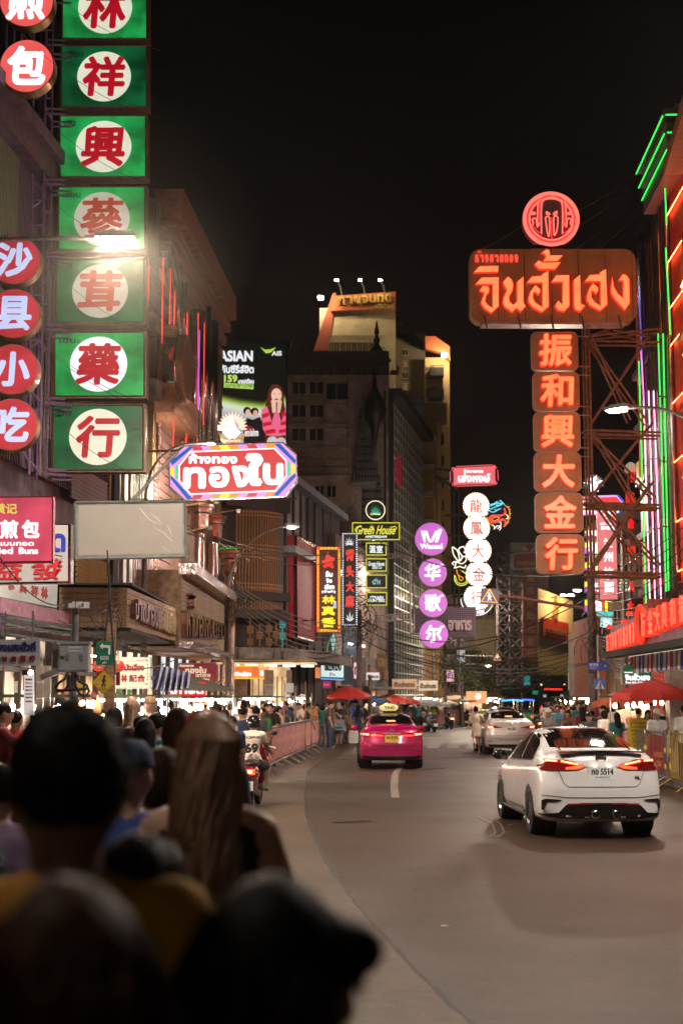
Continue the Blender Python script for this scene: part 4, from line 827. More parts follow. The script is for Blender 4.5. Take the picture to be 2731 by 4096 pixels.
for k in range(11):
    a_=p3.h(1742,1500+k*88);m=MB();m.box((a_[0],-.9,a_[1]),(1.5,1.8,.9));m.box((a_[0],-1.8,a_[1]+.6),(1.5,.06,.08));m.build('balcony',M('dark_balcony',(.05,.035,.03),.7),T3)
    for x in(1704,1722):win(T3,p3,x,1470+k*88,x+11,1500+k*88)
a_=p3.h(1770,1440);m=MB();m.box((a_[0],-2.2,a_[1]),(.5,.4,.3));m.build('flood_lamp',E('flood_lamp',(1,.85,.6),160),T3)
T4,w4,h4=bldg('ochre fluted building face behind the purple disc signs',1684,1762,1640,108,8,M('ochre_render',(.4,.24,.07),.6),'fluted_building')
p4=Pl((T4.location.x,108,0),0)
for k in range(8):a_,b_=p4.h(1692+k*9,2500),p4.h(1692+k*9,1690);piece('flute',T4,M('ochre_flute',(.48,.27,.07),.45,.2),(a_[0],-.15,(a_[1]+b_[1])/2),(.09,.3,b_[1]-a_[1]))
m=MB();m.box((0,-.4,h4-.4),(w4+.8,1.4,1.4));m.build('parapet',M('brown_cornice',(.32,.19,.09),.6),T4)
for k in range(7):a_=p4.h(1708,1760+k*110);piece('sill',T4,PLUM,(a_[0],-.4,a_[1]),(1.2,.5,.35))
T5,w5,h5=bldg('dark narrow block with a ribbed grey penthouse above the glass flank',1560,1690,1590,104,8,PLUM,'narrow_block')
m=MB();m.box((.7,-.2,h5-2.2),(1.1,.2,4));
for k in range(16):m.box((.7,-.33,h5-4.1+k*.25),(1.05,.04,.06))
m.build('ribbed_screen',PALE,T5)
# ================================================================ RIGHT-MIDDLE DISTANCE
T6,w6,h6=bldg('pale grey block behind the dark steel scaffold',2040,2190,2170,156,8,M('grey_violet_render',(.24,.21,.22),.8,scale=1),'grey_block')
T7,w7,h7=bldg('dark block with cream band beside the dragon shop column',1780,1990,2390,112,8,M('dim_cream_render',(.34,.27,.16),.8,scale=.8,var=.35),'cream_banded_block')
p7=Pl((T7.location.x,112,0),0)
for y in range(2430,2760,62):
    for x in(1800,1840,1950):win(T7,p7,x,y,x+22,y+30)
    a_,b_=p7.h(1782,y+44),p7.h(1896,y+44);m=MB();m.box(((a_[0]+b_[0])/2,-.6,a_[1]),(b_[0]-a_[0],1.2,.25));m.build('balcony_slab',CONC,T7)
poly_part(T7,'lit_wall',p7,rect(1896,2480,1976,2720),-.3,0,M('painted_lit_cream',(.46,.36,.2),.8))  # light on this wall painted in as a lighter cream
T8,w8,h8=bldg('tall dark stained block rising behind the pole on the right',2200,2420,2470,158,10,M('dark_brown_render',(.12,.09,.07),.8),'stained_block')
for y in range(2500,2760,60):
    for x in(2325,2352,2380):win(T8,Pl((T8.location.x,158,0),0),x,y,x+13,y+36)
# golden billboard wall
pl=wall(19.5,141,28,150);T=thing('golden_billboard_wall','floodlit golden wall with a dark red panel and gold Thai letters','building',pl.o,pl.rz)
m=MB();m.prism(pl.P([(2150,2352),(2290,2405),(2292,2700),(2150,2700)]),0,3);m.build('wall',M('golden_render',(.66,.48,.22),.7,var=.08),T)
m=MB();m.prism(pl.P([(2161,2470),(2263,2494),(2262,2572),(2160,2545)]),-.3,0);m.build('red_panel',M('dark_red_panel',(.4,.03,.015),.4),T)
GL_=M('polished_gold',(.85,.55,.14),.3,.8)
chars(T,pl,'gold_letter',[(c,(2174+k*10.5,2512+k*2.4,2182+k*10.5,2530+k*2.4))for k,c in enumerate('กาญจนทต')],GL_,y0=-.6,dep=.25,bold=.04)
a_=pl.h(2214,2455);m=MB();m.prism([(a_[0]+.5*math.sin(t)*math.sin(t/2),a_[1]+1.3*math.cos(t/2)+.5)for t in[k*.45 for k in range(14)]],-.5,-.2);m.build('gold_flame',GL_,T)
for px in(2200,2230):a_=pl.h(px,2384);m=MB();m.box((a_[0],-1.6,a_[1]),(.7,.2,.1));m.build('flood_lamp',E('flood_lamp2',(1,.75,.42),330,emvar=0),T);m=MB();m.bar((a_[0],0,a_[1]-.2),(a_[0],-1.6,a_[1]+.05),.05);m.build('lamp_arm',STEEL,T)
# dark scaffold with red unlit characters
def scaf(px0,px1,y0,y1,Y,lab,bx=4):
    L_=[]
    for i in range(bx+1):x=px0+(px1-px0)*i/bx;L_.append(((x,y0),(x+2,y1)))
    n=int((y1-y0)/48)
    for j in range(n+1):
        y=y0+j*(y1-y0)/n;L_.append(((px0,y),(px1,y)))
        if j<n:
            for i in range(bx):
                xa,xb=px0+(px1-px0)*i/bx,px0+(px1-px0)*(i+1)/bx;yb_=y0+(j+1)*(y1-y0)/n;L_.append(((xa,y),(xb,yb_)));L_.append(((xb,y),(xa,yb_)))
    return pxtruss(lab,L_,Y,M('dim_scaffold',(.09,.07,.07),.6,.4),r=.04,gap=.8)
scaf(1990,2090,2210,2740,96,'tall dim scaffold tower between the dragon column and the unlit red signs',2)
DRED=M('unlit_red_board',(.2,.03,.025),.6)
for i,c in enumerate('裕隆金記大金行'):
    y=2290+i*50;pl=face(2118,y+44,94);T=thing('unlit_character_board','unlit dark red board with dull gold character, %s'%['topmost, below the wing crest','second from the top','third from the top','the middle one','third from the bottom','second from the bottom','lowest of its column'][i],'sign',pl.o,0,'unlit red boards on the far scaffold')
    poly_part(T,'board',pl,rect(2090,y,2148,y+45),0,.15,DRED);chars(T,pl,'character',[(c,(2104,y+7,2136,y+38))],M('dull_gold',(.34,.16,.03),.5),bold=.04,y0=-.05)
pl=face(2100,2275,94);T=thing('wing_crest_sign','unlit red board with a scalloped pale border and a winged crest above','sign',pl.o)
poly_part(T,'board',pl,[(2052,2222),(2062,2216),(2152,2210),(2152,2268),(2062,2274),(2052,2266)],0,.2,DRED);PG=M('pale_grey_scroll',(.4,.36,.36),.5)
for k in range(5):a_=pl.h(2046,2224+k*11);m=MB();m.prism(circ(a_[0],a_[1],.13,10),-.05,.1);m.build('scallop',PG,T)
for yy in((2214,2208),(2277,2272)):a_,b_=pl.h(2050,yy[0]),pl.h(2154,yy[1]);m=MB();m.bar((a_[0],0,a_[1]),(b_[0],0,b_[1]),.05,5);m.build('border',PG,T)
chars(T,pl,'lettering',[('ฮั่วเซ่งเฮง',(2066,2238,2146,2262))],M('dull_gold',(.34,.16,.03)),bold=.05)
a_=pl.h(2116,2192);m=MB();m.prism(circ(a_[0],a_[1],.26,16),0,.1);m.build('crest_disc',DRED,T)
for s_ in(-1,1):m=MB();m.prism([(a_[0]+s_*x,a_[1]+z)for x,z in((.05,-.1),(.25,.02),(.5,.06),(.48,-.05),(.3,-.14),(.12,-.2))],-.06,.02);m.build('crest_wing',PG,T)
# ================================================================ DRAGON GOLD SHOP COLUMN
pl=face(1895,1948,88);T=thing('scroll_edged_sign','rose lit sign with scroll corners and white Thai words above the round disc column','sign',pl.o)
ROS=E('rose_sheet',S(240,110,118),1.05,emvar=.06);RT=E('rose_tube',S(250,90,100),1.3,emvar=0)
poly_part(T,'cabinet',pl,rect(1806,1870,1984,1942),0,.25,DRED);poly_part(T,'face_panel',pl,[(1812,1872),(1978,1864),(1980,1934),(1814,1940)],-.02,.01,ROS)
chars(T,pl,'lettering',[('ห้างขายทอง',(1853,1876,1932,1892))],WHT,bold=.05);chars(T,pl,'lettering',[('เล่งหงษ์',(1830,1890,1960,1930))],WHT,bold=.05)
for(cx,cy_)in((1812,1876),(1976,1868),(1814,1936),(1978,1930)):
    p=[pl.h(cx+9*math.cos(a)*(1-a/12),cy_+9*math.sin(a)*(1-a/12))for a in[k*.5 for k in range(15)]];m=MB();m.tube([(a,-.05,b)for a,b in p],.02,5);m.build('scroll_tube',RT,T)
for q in([(1800,1886),(1800,1928)],[(1989,1880),(1991,1922)],[(1822,1867),(1968,1860)],[(1824,1946),(1970,1940)]):p=[pl.h(*z)for z in q];m=MB();m.tube([(a,-.05,b)for a,b in p],.022,5);m.build('border_tube',RT,T)
DW=E('blazing_white_disc',S(255,255,250),2.4,emvar=0);BB2=E('warm_bulb',S(255,226,190),3,emvar=0);mb_=MB();mb_.ell((0,0,0),(.045,.045,.045),6,4);bm2=mb_.mesh('bulb',BB2);CHR=E('salmon_film',S(232,116,96),.95,emvar=0)
for i,(cx,cy_,ch)in enumerate(((1903,2023,'龍'),(1905,2112,'鳳'),(1911,2203,'大'),(1914,2296,'金'),(1907,2390,'行'))):
    pl=face(cx,cy_+52,88);T=thing('bulb_ringed_disc','blazing white disc ringed with bulbs, %s'%['topmost, beside the neon dragon','second from top, touching the neon dragon','middle one with a three stroke character','with neon phoenix tail at its left rim','lowest, partly hidden by the orange triangle warning light'][i],'sign',pl.o,0,'white bulb ringed disc signs in a column')
    c0=pl.h(cx,cy_);k=88/FP;m=MB();m.prism(circ(*c0,52*k,32),.02,.3);m.build('cabinet',DRED,T);m=MB();m.prism(circ(*c0,48*k,32),-.015,.03);m.build('face_panel',DW,T)
    chars(T,pl,'character',[(ch,(cx-26,cy_-27,cx+26,cy_+29))],CHR,bold=.025)
    for j in range(34):
        a=j*2*math.pi/34
        if abs(math.sin(a))>.86 and(i not in(0,)or math.sin(a)<0):continue
        o=bpy.data.objects.new('bulb',bm2);COL.objects.link(o);o.parent=T;o.location=(c0[0]+51*k*math.cos(a),-.03,c0[1]+51*k*math.sin(a))
pl=face(1915,2460,88.3);T=thing('arched_name_plate','black ring shaped plate with white Thai letters under the lowest white disc','sign',pl.o);c0=pl.h(1907,2396);k=88.3/FP
m=MB();m.prism(circ(*c0,66*k,20,a0=R(180),a1=R(350))+circ(*c0,50*k,20,a0=R(350),a1=R(180)),0,.15);m.build('ring_plate',BLACK,T)
m=MB();m.tube([(x,-.03,z)for x,z in circ(*c0,65*k,24,a0=R(180),a1=R(355))],.03,5);m.build('ring_tube',WHT,T)
chars(T,pl,'lettering',[('หงษ์',(1905,2434,1936,2456))],WHT,bold=.04)
# neon dragon: tubes in three colours
def neon(T,pl,pts,mat,r=.03,name='neon_tube',y=-.05):
    p=[pl.h(*z)for z in pts];P=[]
    for i in range(len(p)-1):
        a0,a1,a2,a3=p[max(i-1,0)],p[i],p[i+1],p[min(i+2,len(p)-1)]
        for q in range(4):
            t=q/4;P.append(tuple(.5*((2*a1[c])+(-a0[c]+a2[c])*t+(2*a0[c]-5*a1[c]+4*a2[c]-a3[c])*t*t+(-a0[c]+3*a1[c]-3*a2[c]+a3[c])*t**3)for c in(0,1)))
    P.append(p[-1]);m=MB();m.tube([(a,y,b)for a,b in P],r,5);return m.build(name,mat,T)
cv=lambda L_:[(1780+x*.2807,1840+y*.2806)for x,y in L_]
pl=face(1985,2130,88);T=thing('neon_dragon','neon dragon with turquoise head and coiled red body right of the white discs','neon emblem',pl.o)
ND=E('neon_red',S(240,84,74),1.1,emvar=0);NY=E('neon_amber',S(255,170,40),1.1,emvar=0);NC=E('neon_cyan',S(110,225,245),1.2,emvar=0);NWH=E('neon_cream',S(255,248,225),1.4,emvar=0)
BK2=M('navy_backing',(.02,.02,.06),.6)
poly_part(T,'backing_plate',pl,cv([(600,640),(760,575),(840,630),(920,700),(940,800),(900,900),(850,960),(760,1010),(680,960),(600,900),(560,820),(610,760)]),0,.05,BK2)
for off in(-11,0,11):neon(T,pl,cv([(830,690),(850,720+off),(845+off,770),(760,800+off),(660,800+off),(630+off,840),(660,885-off),(760,870-off),(820,850-off),(860-off,880),(850-off,930)]),ND,.035,y=-.05-.001*off)
neon(T,pl,cv([(850,650),(900,690),(915,760),(905,830),(880,900),(830,950)]),NY);neon(T,pl,cv([(555,850),(590,820),(620,900),(680,930)]),NY);neon(T,pl,cv([(655,850),(700,820),(770,830),(700,865),(660,850)]),NY,.022)
for q in([(890,670),(915,660)],[(905,710),(930,705)],[(912,760),(940,765)],[(905,820),(930,835)],[(885,880),(905,900)]):neon(T,pl,cv(q),NY,.022)
for q in([(605,660),(640,640),(700,620),(740,590)],[(610,690),(650,700),(690,680),(740,660),(800,640)],[(770,575),(800,600),(780,640),(720,650)],[(620,715),(650,740),(700,740),(760,700)],[(640,660),(680,640),(760,620),(820,630)],[(700,700),(730,720),(790,690)],[(790,580),(812,610),(846,640)],[(720,600),(735,625),(760,600)]):neon(T,pl,cv(q),NC,.028)
for q in([(570,790),(600,770),(590,740)],[(850,770),(880,790),(890,830),(860,840)],[(765,880),(790,900),(780,950),(740,980)],[(700,980),(740,940),(790,960),(770,1005)],[(665,930),(700,950),(690,990)]):neon(T,pl,cv(q),NWH,.026)
pl=face(1840,2350,88);T=thing('neon_phoenix','white neon phoenix with a yellow green tail left of the white discs','neon emblem',pl.o)
for q in([(100,1240),(110,1330),(170,1430),(210,1440)],[(100,1240),(160,1280),(190,1350),(200,1430)],[(210,1440),(240,1380),(190,1300),(200,1260),(260,1240),(300,1330),(260,1310)],[(230,1380),(290,1380),(290,1440),(230,1480),(150,1450),(100,1470),(120,1500)],[(150,1450),(140,1520),(120,1550),(200,1520),(270,1540),(290,1500)]):neon(T,pl,cv(q),NWH,.035)
NG=E('neon_lime',S(225,235,90),1.1,emvar=0)
neon(T,pl,cv([(160,1560),(180,1640),(250,1680),(230,1720),(190,1690),(200,1640)]),NY,.03)
neon(T,pl,cv([(130,1640),(135,1720),(180,1780),(260,1785),(320,1740),(320,1660),(260,1600),(200,1560)]),NG,.032);neon(T,pl,cv([(140,1650),(170,1740),(240,1765),(300,1730),(290,1660)]),NG,.026)
# back scaffold for the dragon column
pxtruss('weathered steel mast behind the white disc column',[((1836,1960),(1836,2500)),((1815,1960),(1818,2500)),((1780,2060),(1870,2060)),((1780,2140),(1870,2140)),((1790,2230),(1870,2230)),((1796,2320),(1870,2320)),((1800,2330),(1860,2270)),((1790,2420),(1870,2420)),((1740,1900),(1836,1960)),((1740,1870),(1740,1990)),((1745,1872),(1806,1880)),((1745,1930),(1810,1905))],89,M('dim_scaffold',(.26,.21,.22)),.05)
# meshed name board behind the lowest purple disc
pl=face(1830,2552,78);T=thing('mesh_name_board','dark violet wire mesh board with curly raised Thai letters','sign',pl.o);MB_=M('violet_mesh',(.2,.14,.2),.5,.4)
poly_part(T,'backing',pl,[(1640,2436),(1903,2426),(1903,2548),(1660,2540)],.06,.12,M('deep_violet_back',(.07,.05,.07),.7))
for k in range(33):a_,b_=pl.h(1655+k*7.6,2546),pl.h(1655+k*7.6,2430);piece('mesh_wire',T,MB_,(a_[0],0,(a_[1]+b_[1])/2),(.03,.03,b_[1]-a_[1]))
for k in range(15):a_,b_=pl.h(1652,2434+k*8),pl.h(1902,2430+k*8);piece('mesh_wire',T,MB_,((a_[0]+b_[0])/2,-.03,a_[1]),(b_[0]-a_[0],.03,.025))
chars(T,pl,'letter',[('อาหาร',(1790,2480,1886,2522))],M('rose_grey_letters',(.4,.3,.33),.4,.3),bold=.06,y0=-.2,dep=.12)
# ================================================================ WARNING TRIANGLES on mast arms
def warn(lab,px,py,s_,Y,arm,tilt):
    pl=face(px,py+s_,Y);T=thing('crossing_warning_light',lab,'traffic sign',pl.o)
    poly_part(T,'board',pl,[(px-s_*.9,py-s_*.85),(px+s_*.95,py-s_*.7),(px+s_*.9,py+s_*.95),(px-s_,py+s_*.85)],0,.08,M('dusty_blue_board',(.14,.12,.22),.5));k=Y/FP
    tri=[(px-s_*.05,py-s_*.72),(px+s_*.75,py+s_*.68),(px-s_*.88,py+s_*.58)];p=[pl.h(*z)for z in tri]
    m=MB();m.tube([(a,-.03,b)for a,b in p+[p[0]]],1.5*k*s_/26,5);m.build('triangle_tube',E('orange_tube',S(255,168,60),2.2,emvar=0),T)
    m=MB();c=lambda x,y:(lambda h:(h[0],-.03,h[1]))(pl.h(px+x*s_,py+y*s_))
    m.ell(c(-.08,-.3),(.09*s_*k,.02,.09*s_*k),8,6);m.bar(c(-.08,-.2),c(-.05,.15),.13*s_*k/1.4,6);m.bar(c(-.05,.12),c(-.22,.48),.05*s_*k,5);m.bar(c(-.05,.12),c(.12,.48),.05*s_*k,5);m.bar(c(-.08,-.15),c(.16,.1),.04*s_*k,5);m.bar(c(-.08,-.15),c(-.25,.1),.04*s_*k,5)
    m.build('walking_figure',E('blue_white_led',S(215,230,255),1.8,emvar=0),T)
    m=MB();o_=pl.o;m.tube([at(*q,Y+.1)-o_ for q in arm],.07*(1 if Y<80 else .6),8);m.build('mast_arm',M('red_brown_mast',(.2,.07,.05),.5)if Y<80 else POLE,T)
warn('glowing orange triangle walking light on a blue board over the road',1958,2384,38,58,[(1990,2384),(2070,2390),(2200,2412),(2330,2432),(2372,2460),(2386,2530)],0)
warn('smaller farther triangle walking light on a thin horizontal arm',1989,2629,18,96,[(1975,2625),(1816,2623)],0)
# ================================================================ BIG THAI GOLD SIGN
TAN=M('tan_sheet_metal',(.33,.165,.06),.6,scale=2.5,var=.25,ramp2=(.24,.12,.05),em=(.5,.12,.04),es=.02)  # faint red emission stands for the letters' glow on the metal
RL=E('red_letter_side',S(245,52,30),1.15,emvar=0);SAL=E('salmon_letter_face',S(255,140,84),1.25,emvar=.12)
pl=face(2210,1300,37);T=thing('big_gold_shop_sign','huge tan sheet metal sign with salmon red glowing Thai blackletter over the road','sign',pl.o)
c0,c1=pl.h(1880,1290),pl.h(2538,996);rr=rrect(c0[0],c0[1],c1[0],c1[1],.3,8)
m=MB();m.prism(rr,0,.42);m.build('cabinet',TAN,T)
for k in range(6):x=c0[0]+.75+k*.72;m=MB();m.box((x,-.006,(c0[1]+c1[1])/2),(.012,.012,c1[1]-c0[1]-.02));m.build('sheet_seam',DARK,T)
m=MB();m.box(((c0[0]+c1[0])/2,.2,c0[1]-.03),(c1[0]-c0[0]-.6,.46,.05));m.build('bottom_lip',M('pinkish_edge',(.4,.28,.26),.4),T)
tc_=lambda L_:[(1860+x*.4464,960+y*.4464)for x,y in L_]
LET=[[(85,408),(140,345),(298,342),(298,605),(228,668),(165,625),(132,575),(150,520),(165,485),(120,465),(150,420),(190,418),(215,440),(212,480),(185,510),(178,560),(200,590),(240,618),(238,408)],
 [(70,302),(122,243),(295,240),(293,300)],
 [(328,390),(375,335),(410,360),(430,410),(420,470),(390,520),(395,560),(425,590),(455,560),(455,385),(518,335),(520,570),(540,605),(490,655),(455,620),(415,660),(345,610),(328,570),(335,520),(365,460),(345,425)],
 [(542,395),(590,335),(675,330),(680,315),(738,285),(745,605),(680,660),(600,620),(560,570),(555,530),(575,470),(620,412),(668,450),(668,475),(650,505),(628,485),(605,480),(603,530),(625,570),(683,610),(683,395)],
 [(612,230),(650,190),(690,212),(850,210),(800,275),(655,275)],[(672,130),(720,90),(750,105),(755,140),(740,150),(870,148),(820,203),(685,203),(715,165),(700,135)],
 [(762,388),(805,325),(925,323),(930,600),(880,655),(820,640),(793,600),(825,550),(862,590),(865,388)],
 [(960,370),(1022,320),(1030,580),(1070,597),(1020,655),(975,635),(962,600)],
 [(1060,383),(1105,322),(1195,318),(1195,300),(1252,270),(1268,590),(1200,648),(1110,600),(1078,550),(1078,505),(1100,440),(1135,395),(1185,435),(1185,465),(1165,498),(1140,472),(1123,470),(1125,525),(1155,565),(1203,600),(1200,383)],
 [(1310,340),(1325,430),(1360,490),(1405,530),(1405,380),(1362,370),(1400,315),(1430,320),(1462,360),(1468,575),(1420,640),(1330,545),(1295,490),(1293,440)]]
def inset(p,d):
    a=sum(p[i][0]*p[(i+1)%len(p)][1]-p[(i+1)%len(p)][0]*p[i][1]for i in range(len(p)));s_=1 if a>0 else-1;o=[]
    for i in range(len(p)):
        a0,a1,a2=Vector(p[i-1]),Vector(p[i]),Vector(p[(i+1)%len(p)]);e1,e2=(a1-a0).normalized(),(a2-a1).normalized();n=Vector((-(e1.y+e2.y),e1.x+e2.x));n=n.normalized()if n.length>.2 else Vector((-e1.y,e1.x));o.append((a1.x+n.x*d*s_,a1.y+n.y*d*s_))
    return o
for L_ in LET:
    P_=pl.P(tc_(L_));m=MB();m.prism(P_,-.12,-.01);o=m.build('letter',RL,T);m=MB();m.prism(inset(P_,.02),-.128,-.115);m.build('letter_face',SAL,o)
chars(T,pl,'small_letter',[(c,(1898+k*19.6,1020,1914+k*19.6,1051))for k,c in enumerate('หางขายทอง')],E('red_small_letter',S(240,78,58),1.1,emvar=0),bold=.07,y0=-.07,dep=.05)
chars(T,pl,'small_letter',[('~',(1908,1004,1924,1014))],RL,y0=-.07,dep=.05,bold=.1)
for x in(1935,2070,2200,2322,2470):A=pl.h(x,1280);m=MB();m.bar((A[0],-.06,A[1]+.12),(A[0]+.06,-.1,A[1]-.25),.025,5);m.build('clamp',DSTEEL,T)
pl=face(2203,995,37);T=thing('round_neon_emblem','round red neon disc with an arched elephant like outline standing on the big sign','neon emblem',pl.o);c0=pl.h(2202,878);k=37/FP
m=MB();m.prism(circ(*c0,115*k,44),0,.3);m.build('cabinet',M('dark_red_disc',(.16,.02,.03),.5,em=(.35,.02,.03),es=.3),T)
NR=E('neon_rose',S(255,110,92),1.5,emvar=0);NR2=E('neon_rose_dim',S(235,60,66),1.1,emvar=0)
def ring(r,mat,t):m=MB();m.tube([(x,-.03,z)for x,z in circ(*c0,r*k,45)]+[(c0[0]+r*k,-.03,c0[1])],t,6);m.build('neon_ring',mat,T)
ring(110,NR,.055);ring(97,NR2,.03);ring(90,NR,.028)
ce=lambda L_:[(1700+x*.6575,300+y*.6575)for x,y in L_]
poly_part(T,'grey_core',pl,ce([(715,940),(712,810),(735,765),(765,750),(800,765),(822,810),(820,940),(790,990),(745,990)]),-.01,0,M('grey_core_panel',(.16,.1,.12),.6))
for q,mt in(([(705,970),(705,800),(725,760),(768,742),(808,760),(832,800),(832,970)],NR),([(694,920),(694,800),(715,750),(768,730),(820,750),(843,800),(843,920)],NR2),([(680,930),(684,790),(705,745)],NR),([(856,930),(852,790),(832,745)],NR),([(728,870),(740,960),(752,980),(752,870),(728,870)],NR),([(782,980),(780,870),(804,870),(798,950),(782,980)],NR),([(766,870),(766,1000)],NR2),([(733,835),(748,842),(755,850),(738,850),(733,835)],NR),([(800,832),(786,838),(778,850),(795,848),(800,832)],NR),
              ([(648,880),(660,875),(672,880),(680,925),(694,900)],NR),([(645,880),(655,905),(635,935)],NR),([(888,880),(872,875),(862,880),(855,925),(843,900)],NR),([(890,880),(880,905),(900,935)],NR),([(640,845),(655,838),(668,845),(652,852),(640,845)],NR),([(862,845),(876,838),(886,848),(870,852),(862,845)],NR),([(640,930),(670,970),(700,985)],NR),([(900,930),(866,970),(838,985)],NR),([(655,925),(680,955),(705,965)],NR2),([(885,925),(856,955),(835,965)],NR2)):
    neon(T,pl,ce(q),mt,.02,y=-.04)
m=MB();m.box((c0[0]-.1,.1,c0[1]-115*k-.02),(.9,.3,.1));m.build('mount',CHROME,T)
# six red character boards hanging under it
for i,(x0,y0,x1,y1,c)in enumerate(((2127,1327,2308,1480,'振'),(2133,1488,2313,1641,'和'),(2136,1648,2317,1805,'興'),(2138,1810,2321,1964,'大'),(2142,1972,2328,2129,'金'),(2147,2139,2333,2294,'行'))):
    pl=face((x0+x1)/2,y1,37);T=thing('red_character_board','tan rounded board with a glowing salmon character, %s'%['topmost, right below the huge Thai sign','second from the top','third from the top with the densest strokes','fourth from top with simple strokes','fifth down with a roof shaped character','lowest board of the hanging column'][i],'sign',pl.o,0,'tan boards with red characters hanging under the huge sign')
    a_,b_=pl.h(x0,y1),pl.h(x1,y0);m=MB();m.prism(rrect(a_[0],a_[1],b_[0],b_[1],.16,6),0,.26);m.build('board',TAN,T)
    m=MB();m.prism(rrect(a_[0]-.015,a_[1]-.015,b_[0]+.015,b_[1]+.015,.17,6),.03,.09);m.build('rim',M('pinkish_edge',(.4,.28,.26),.4),T)
    cx,cy_=(x0+x1)/2+2,(y0+y1)/2
    m=MB();ptext(m,pl,c,(cx-70,cy_-68,cx+68,cy_+68),-.13,.12,bold=.045,shear=.05);o=m.build('character',RL,T)
    m=MB();ptext(m,pl,c,(cx-67,cy_-65,cx+65,cy_+65),-.145,.012,bold=.028,shear=.05);m.build('character_face',SAL,o)
# carrying truss: px bars between the boards and the building
BT=M('brown_truss_steel',(.19,.1,.06),.55,.2,var=.3)
tr=[((2338,1300),(2362,2300)),((2352,1300),(2376,2300))]
for y in(1345,1720,2010,2285):tr+=[((2338,y),(2640,y+(10 if y>1400 else-30))),((2338,y+18),(2640,y+24))]
for(p,q)in(((2345,1345),(2590,1690)),((2360,1700),(2590,1350)),((2360,1335),(2520,1680)),((2355,1730),(2620,1990)),((2365,1985),(2610,1690)),((2370,1720),(2545,2010)),((2372,2260),(2612,1925)),((2365,1965),(2640,2260)),((2375,1990),(2570,2268)),((2380,2265),(2560,1990)),((2345,1350),(2450,1310)),((2450,1320),(2600,1350))):tr.append((p,q))
pxtruss('big cross braced brown truss holding the tan character boards out from the red building',tr,37.6,BT,r=.034,gap=.45)
T=thing('rail_brackets','short rails tying the tan character boards to the truss','steel frame',at(2330,2290,37.3));o_=at(2330,2290,37.3)
for y in(1345,1465,1500,1625,1660,1790,1825,1950,1985,2115,2150,2280):m=MB();m.bar(at(2300,y,37.3)-o_,at(2356,y+2,37.6)-o_,.02,5);m.build('rail',STEEL,T)
# ================================================================ RED NEON BUILDING (right)
REDW=M('red_wall_panel',(.72,.06,.04),.6,scale=2,var=.25);GRW=M('grey_metal_fascia',(.3,.3,.33),.4,.4);MARW=M('dark_maroon_fascia',(.16,.045,.045),.5)
GN=E('green_led_tube',S(40,225,80),2.2,emvar=0);PKN=E('pink_white_tube',S(255,170,200),3,emvar=0);VN=E('violet_blue_tube',S(130,96,230),.9,emvar=0);PKN2=E('magenta_tube',S(225,110,215),2.5,emvar=0)
RW=wall(9.15,43.2,8.75,33.0)       # street face of the neon building, far end first
T=thing('red_neon_building','red panelled building at the right with green and pink neon tubes and stepped eaves','building',RW.o,RW.rz)
LR=8.45;c=at(2600,700,39)
m=MB();m.box((LR/2,3.0,7.7),(LR,6,15.4));m.build('wall',REDW,T)
# stepped eaves: three projecting shelves each edged with green tubes
for i,(py0,py1)in enumerate(((465,705),(590,780),(690,860))):
    pass
for i,(z,out)in enumerate(((16.75,.6),(16.3,.56),(15.9,.5))):
    m=MB();x0,x1=4.5+i*.1,8.62-i*.06
    m.box(((x0+x1)/2,-out/2+1,z),(x1-x0,out+2,.2));m.build('eave_shelf',MARW,T)
    m=MB();m.box(((x0+x1)/2,-out/2+1.2,z+.16),(x1-x0-.1,out+1.8,.14));m.build('eave_cap',GRW,T)
    for a,b in(((x0,-out-.04,z-.1),(x1,-out-.04,z-.1)),((x1+.04,-out,z-.1),(x1+.04,1.8,z-.1))):
        n_=5
        for k in range(n_):
            A=Vector(a).lerp(Vector(b),k/n_+.01);B=Vector(a).lerp(Vector(b),(k+1)/n_-.01);m=MB();m.bar(A,B,.02,6);m.build('green_tube',GN,T)
m=MB();m.box((6.5,.8,16),(3.6,2.6,1.2));m.build('attic_wall',MARW,T)
# vertical tubes, px measured on the street face
for x0,y0,x1,y1,mt in((2655,690,2664,900,GN),(2660,990,2680,1340,GN),(2650,1330,2672,2370,GN),(2630,1330,2662,2370,GN),(2553,1440,2582,2420,GN),(2552,1140,2566,1420,VN),(2562,1400,2574,1620,PKN2),(2572,1600,2597,2398,PKN),(2592,1560,2618,2398,PKN),(2612,1560,2642,2398,PKN)):
    a_,b_=RW.h(x0,y0,.28),RW.h(x1,y1,.28);n_=max(1,int((a_[1]-b_[1])/1.6))
    for k in range(n_):
        A=Vector((a_[0],-.28,a_[1])).lerp(Vector((b_[0],-.28,b_[1])),k/n_+.004);B=Vector((a_[0],-.28,a_[1])).lerp(Vector((b_[0],-.28,b_[1])),(k+1)/n_-.004);m=MB();m.bar(A,B,.018,6);m.build('neon_tube',mt,T)
FL=M('silver_pipe',(.42,.4,.4),.3,.9)
for x in(2603,2625,2640,2655,2668,2686,2700):
    a_,b_=RW.h(x,1200),RW.h(x+6,2400);m=MB();m.sm=True;m.bar(((a_[0]+b_[0])/2,-.1,b_[1]),((a_[0]+b_[0])/2,-.1,min(15.4,a_[1]+3)),.11,10);m.build('silver_pipe',FL,T)
for x,y in((2566,1500),(2560,1880),(2585,1940),(2600,2060),(2632,1680),(2590,2330)):
    a_=RW.h(x,y);piece('amber_niche',T,M('amber_niche',(.5,.3,.05),.5,em=(1,.5,.06),es=.25),(a_[0],-.04,a_[1]),(.5,.1,.5))
for y in(1500,1720,1940,2160,2380):a_=RW.h(2560,y);piece('floor_band',T,MARW,(2.5,-.08,a_[1]),(4.6,.2,.2))
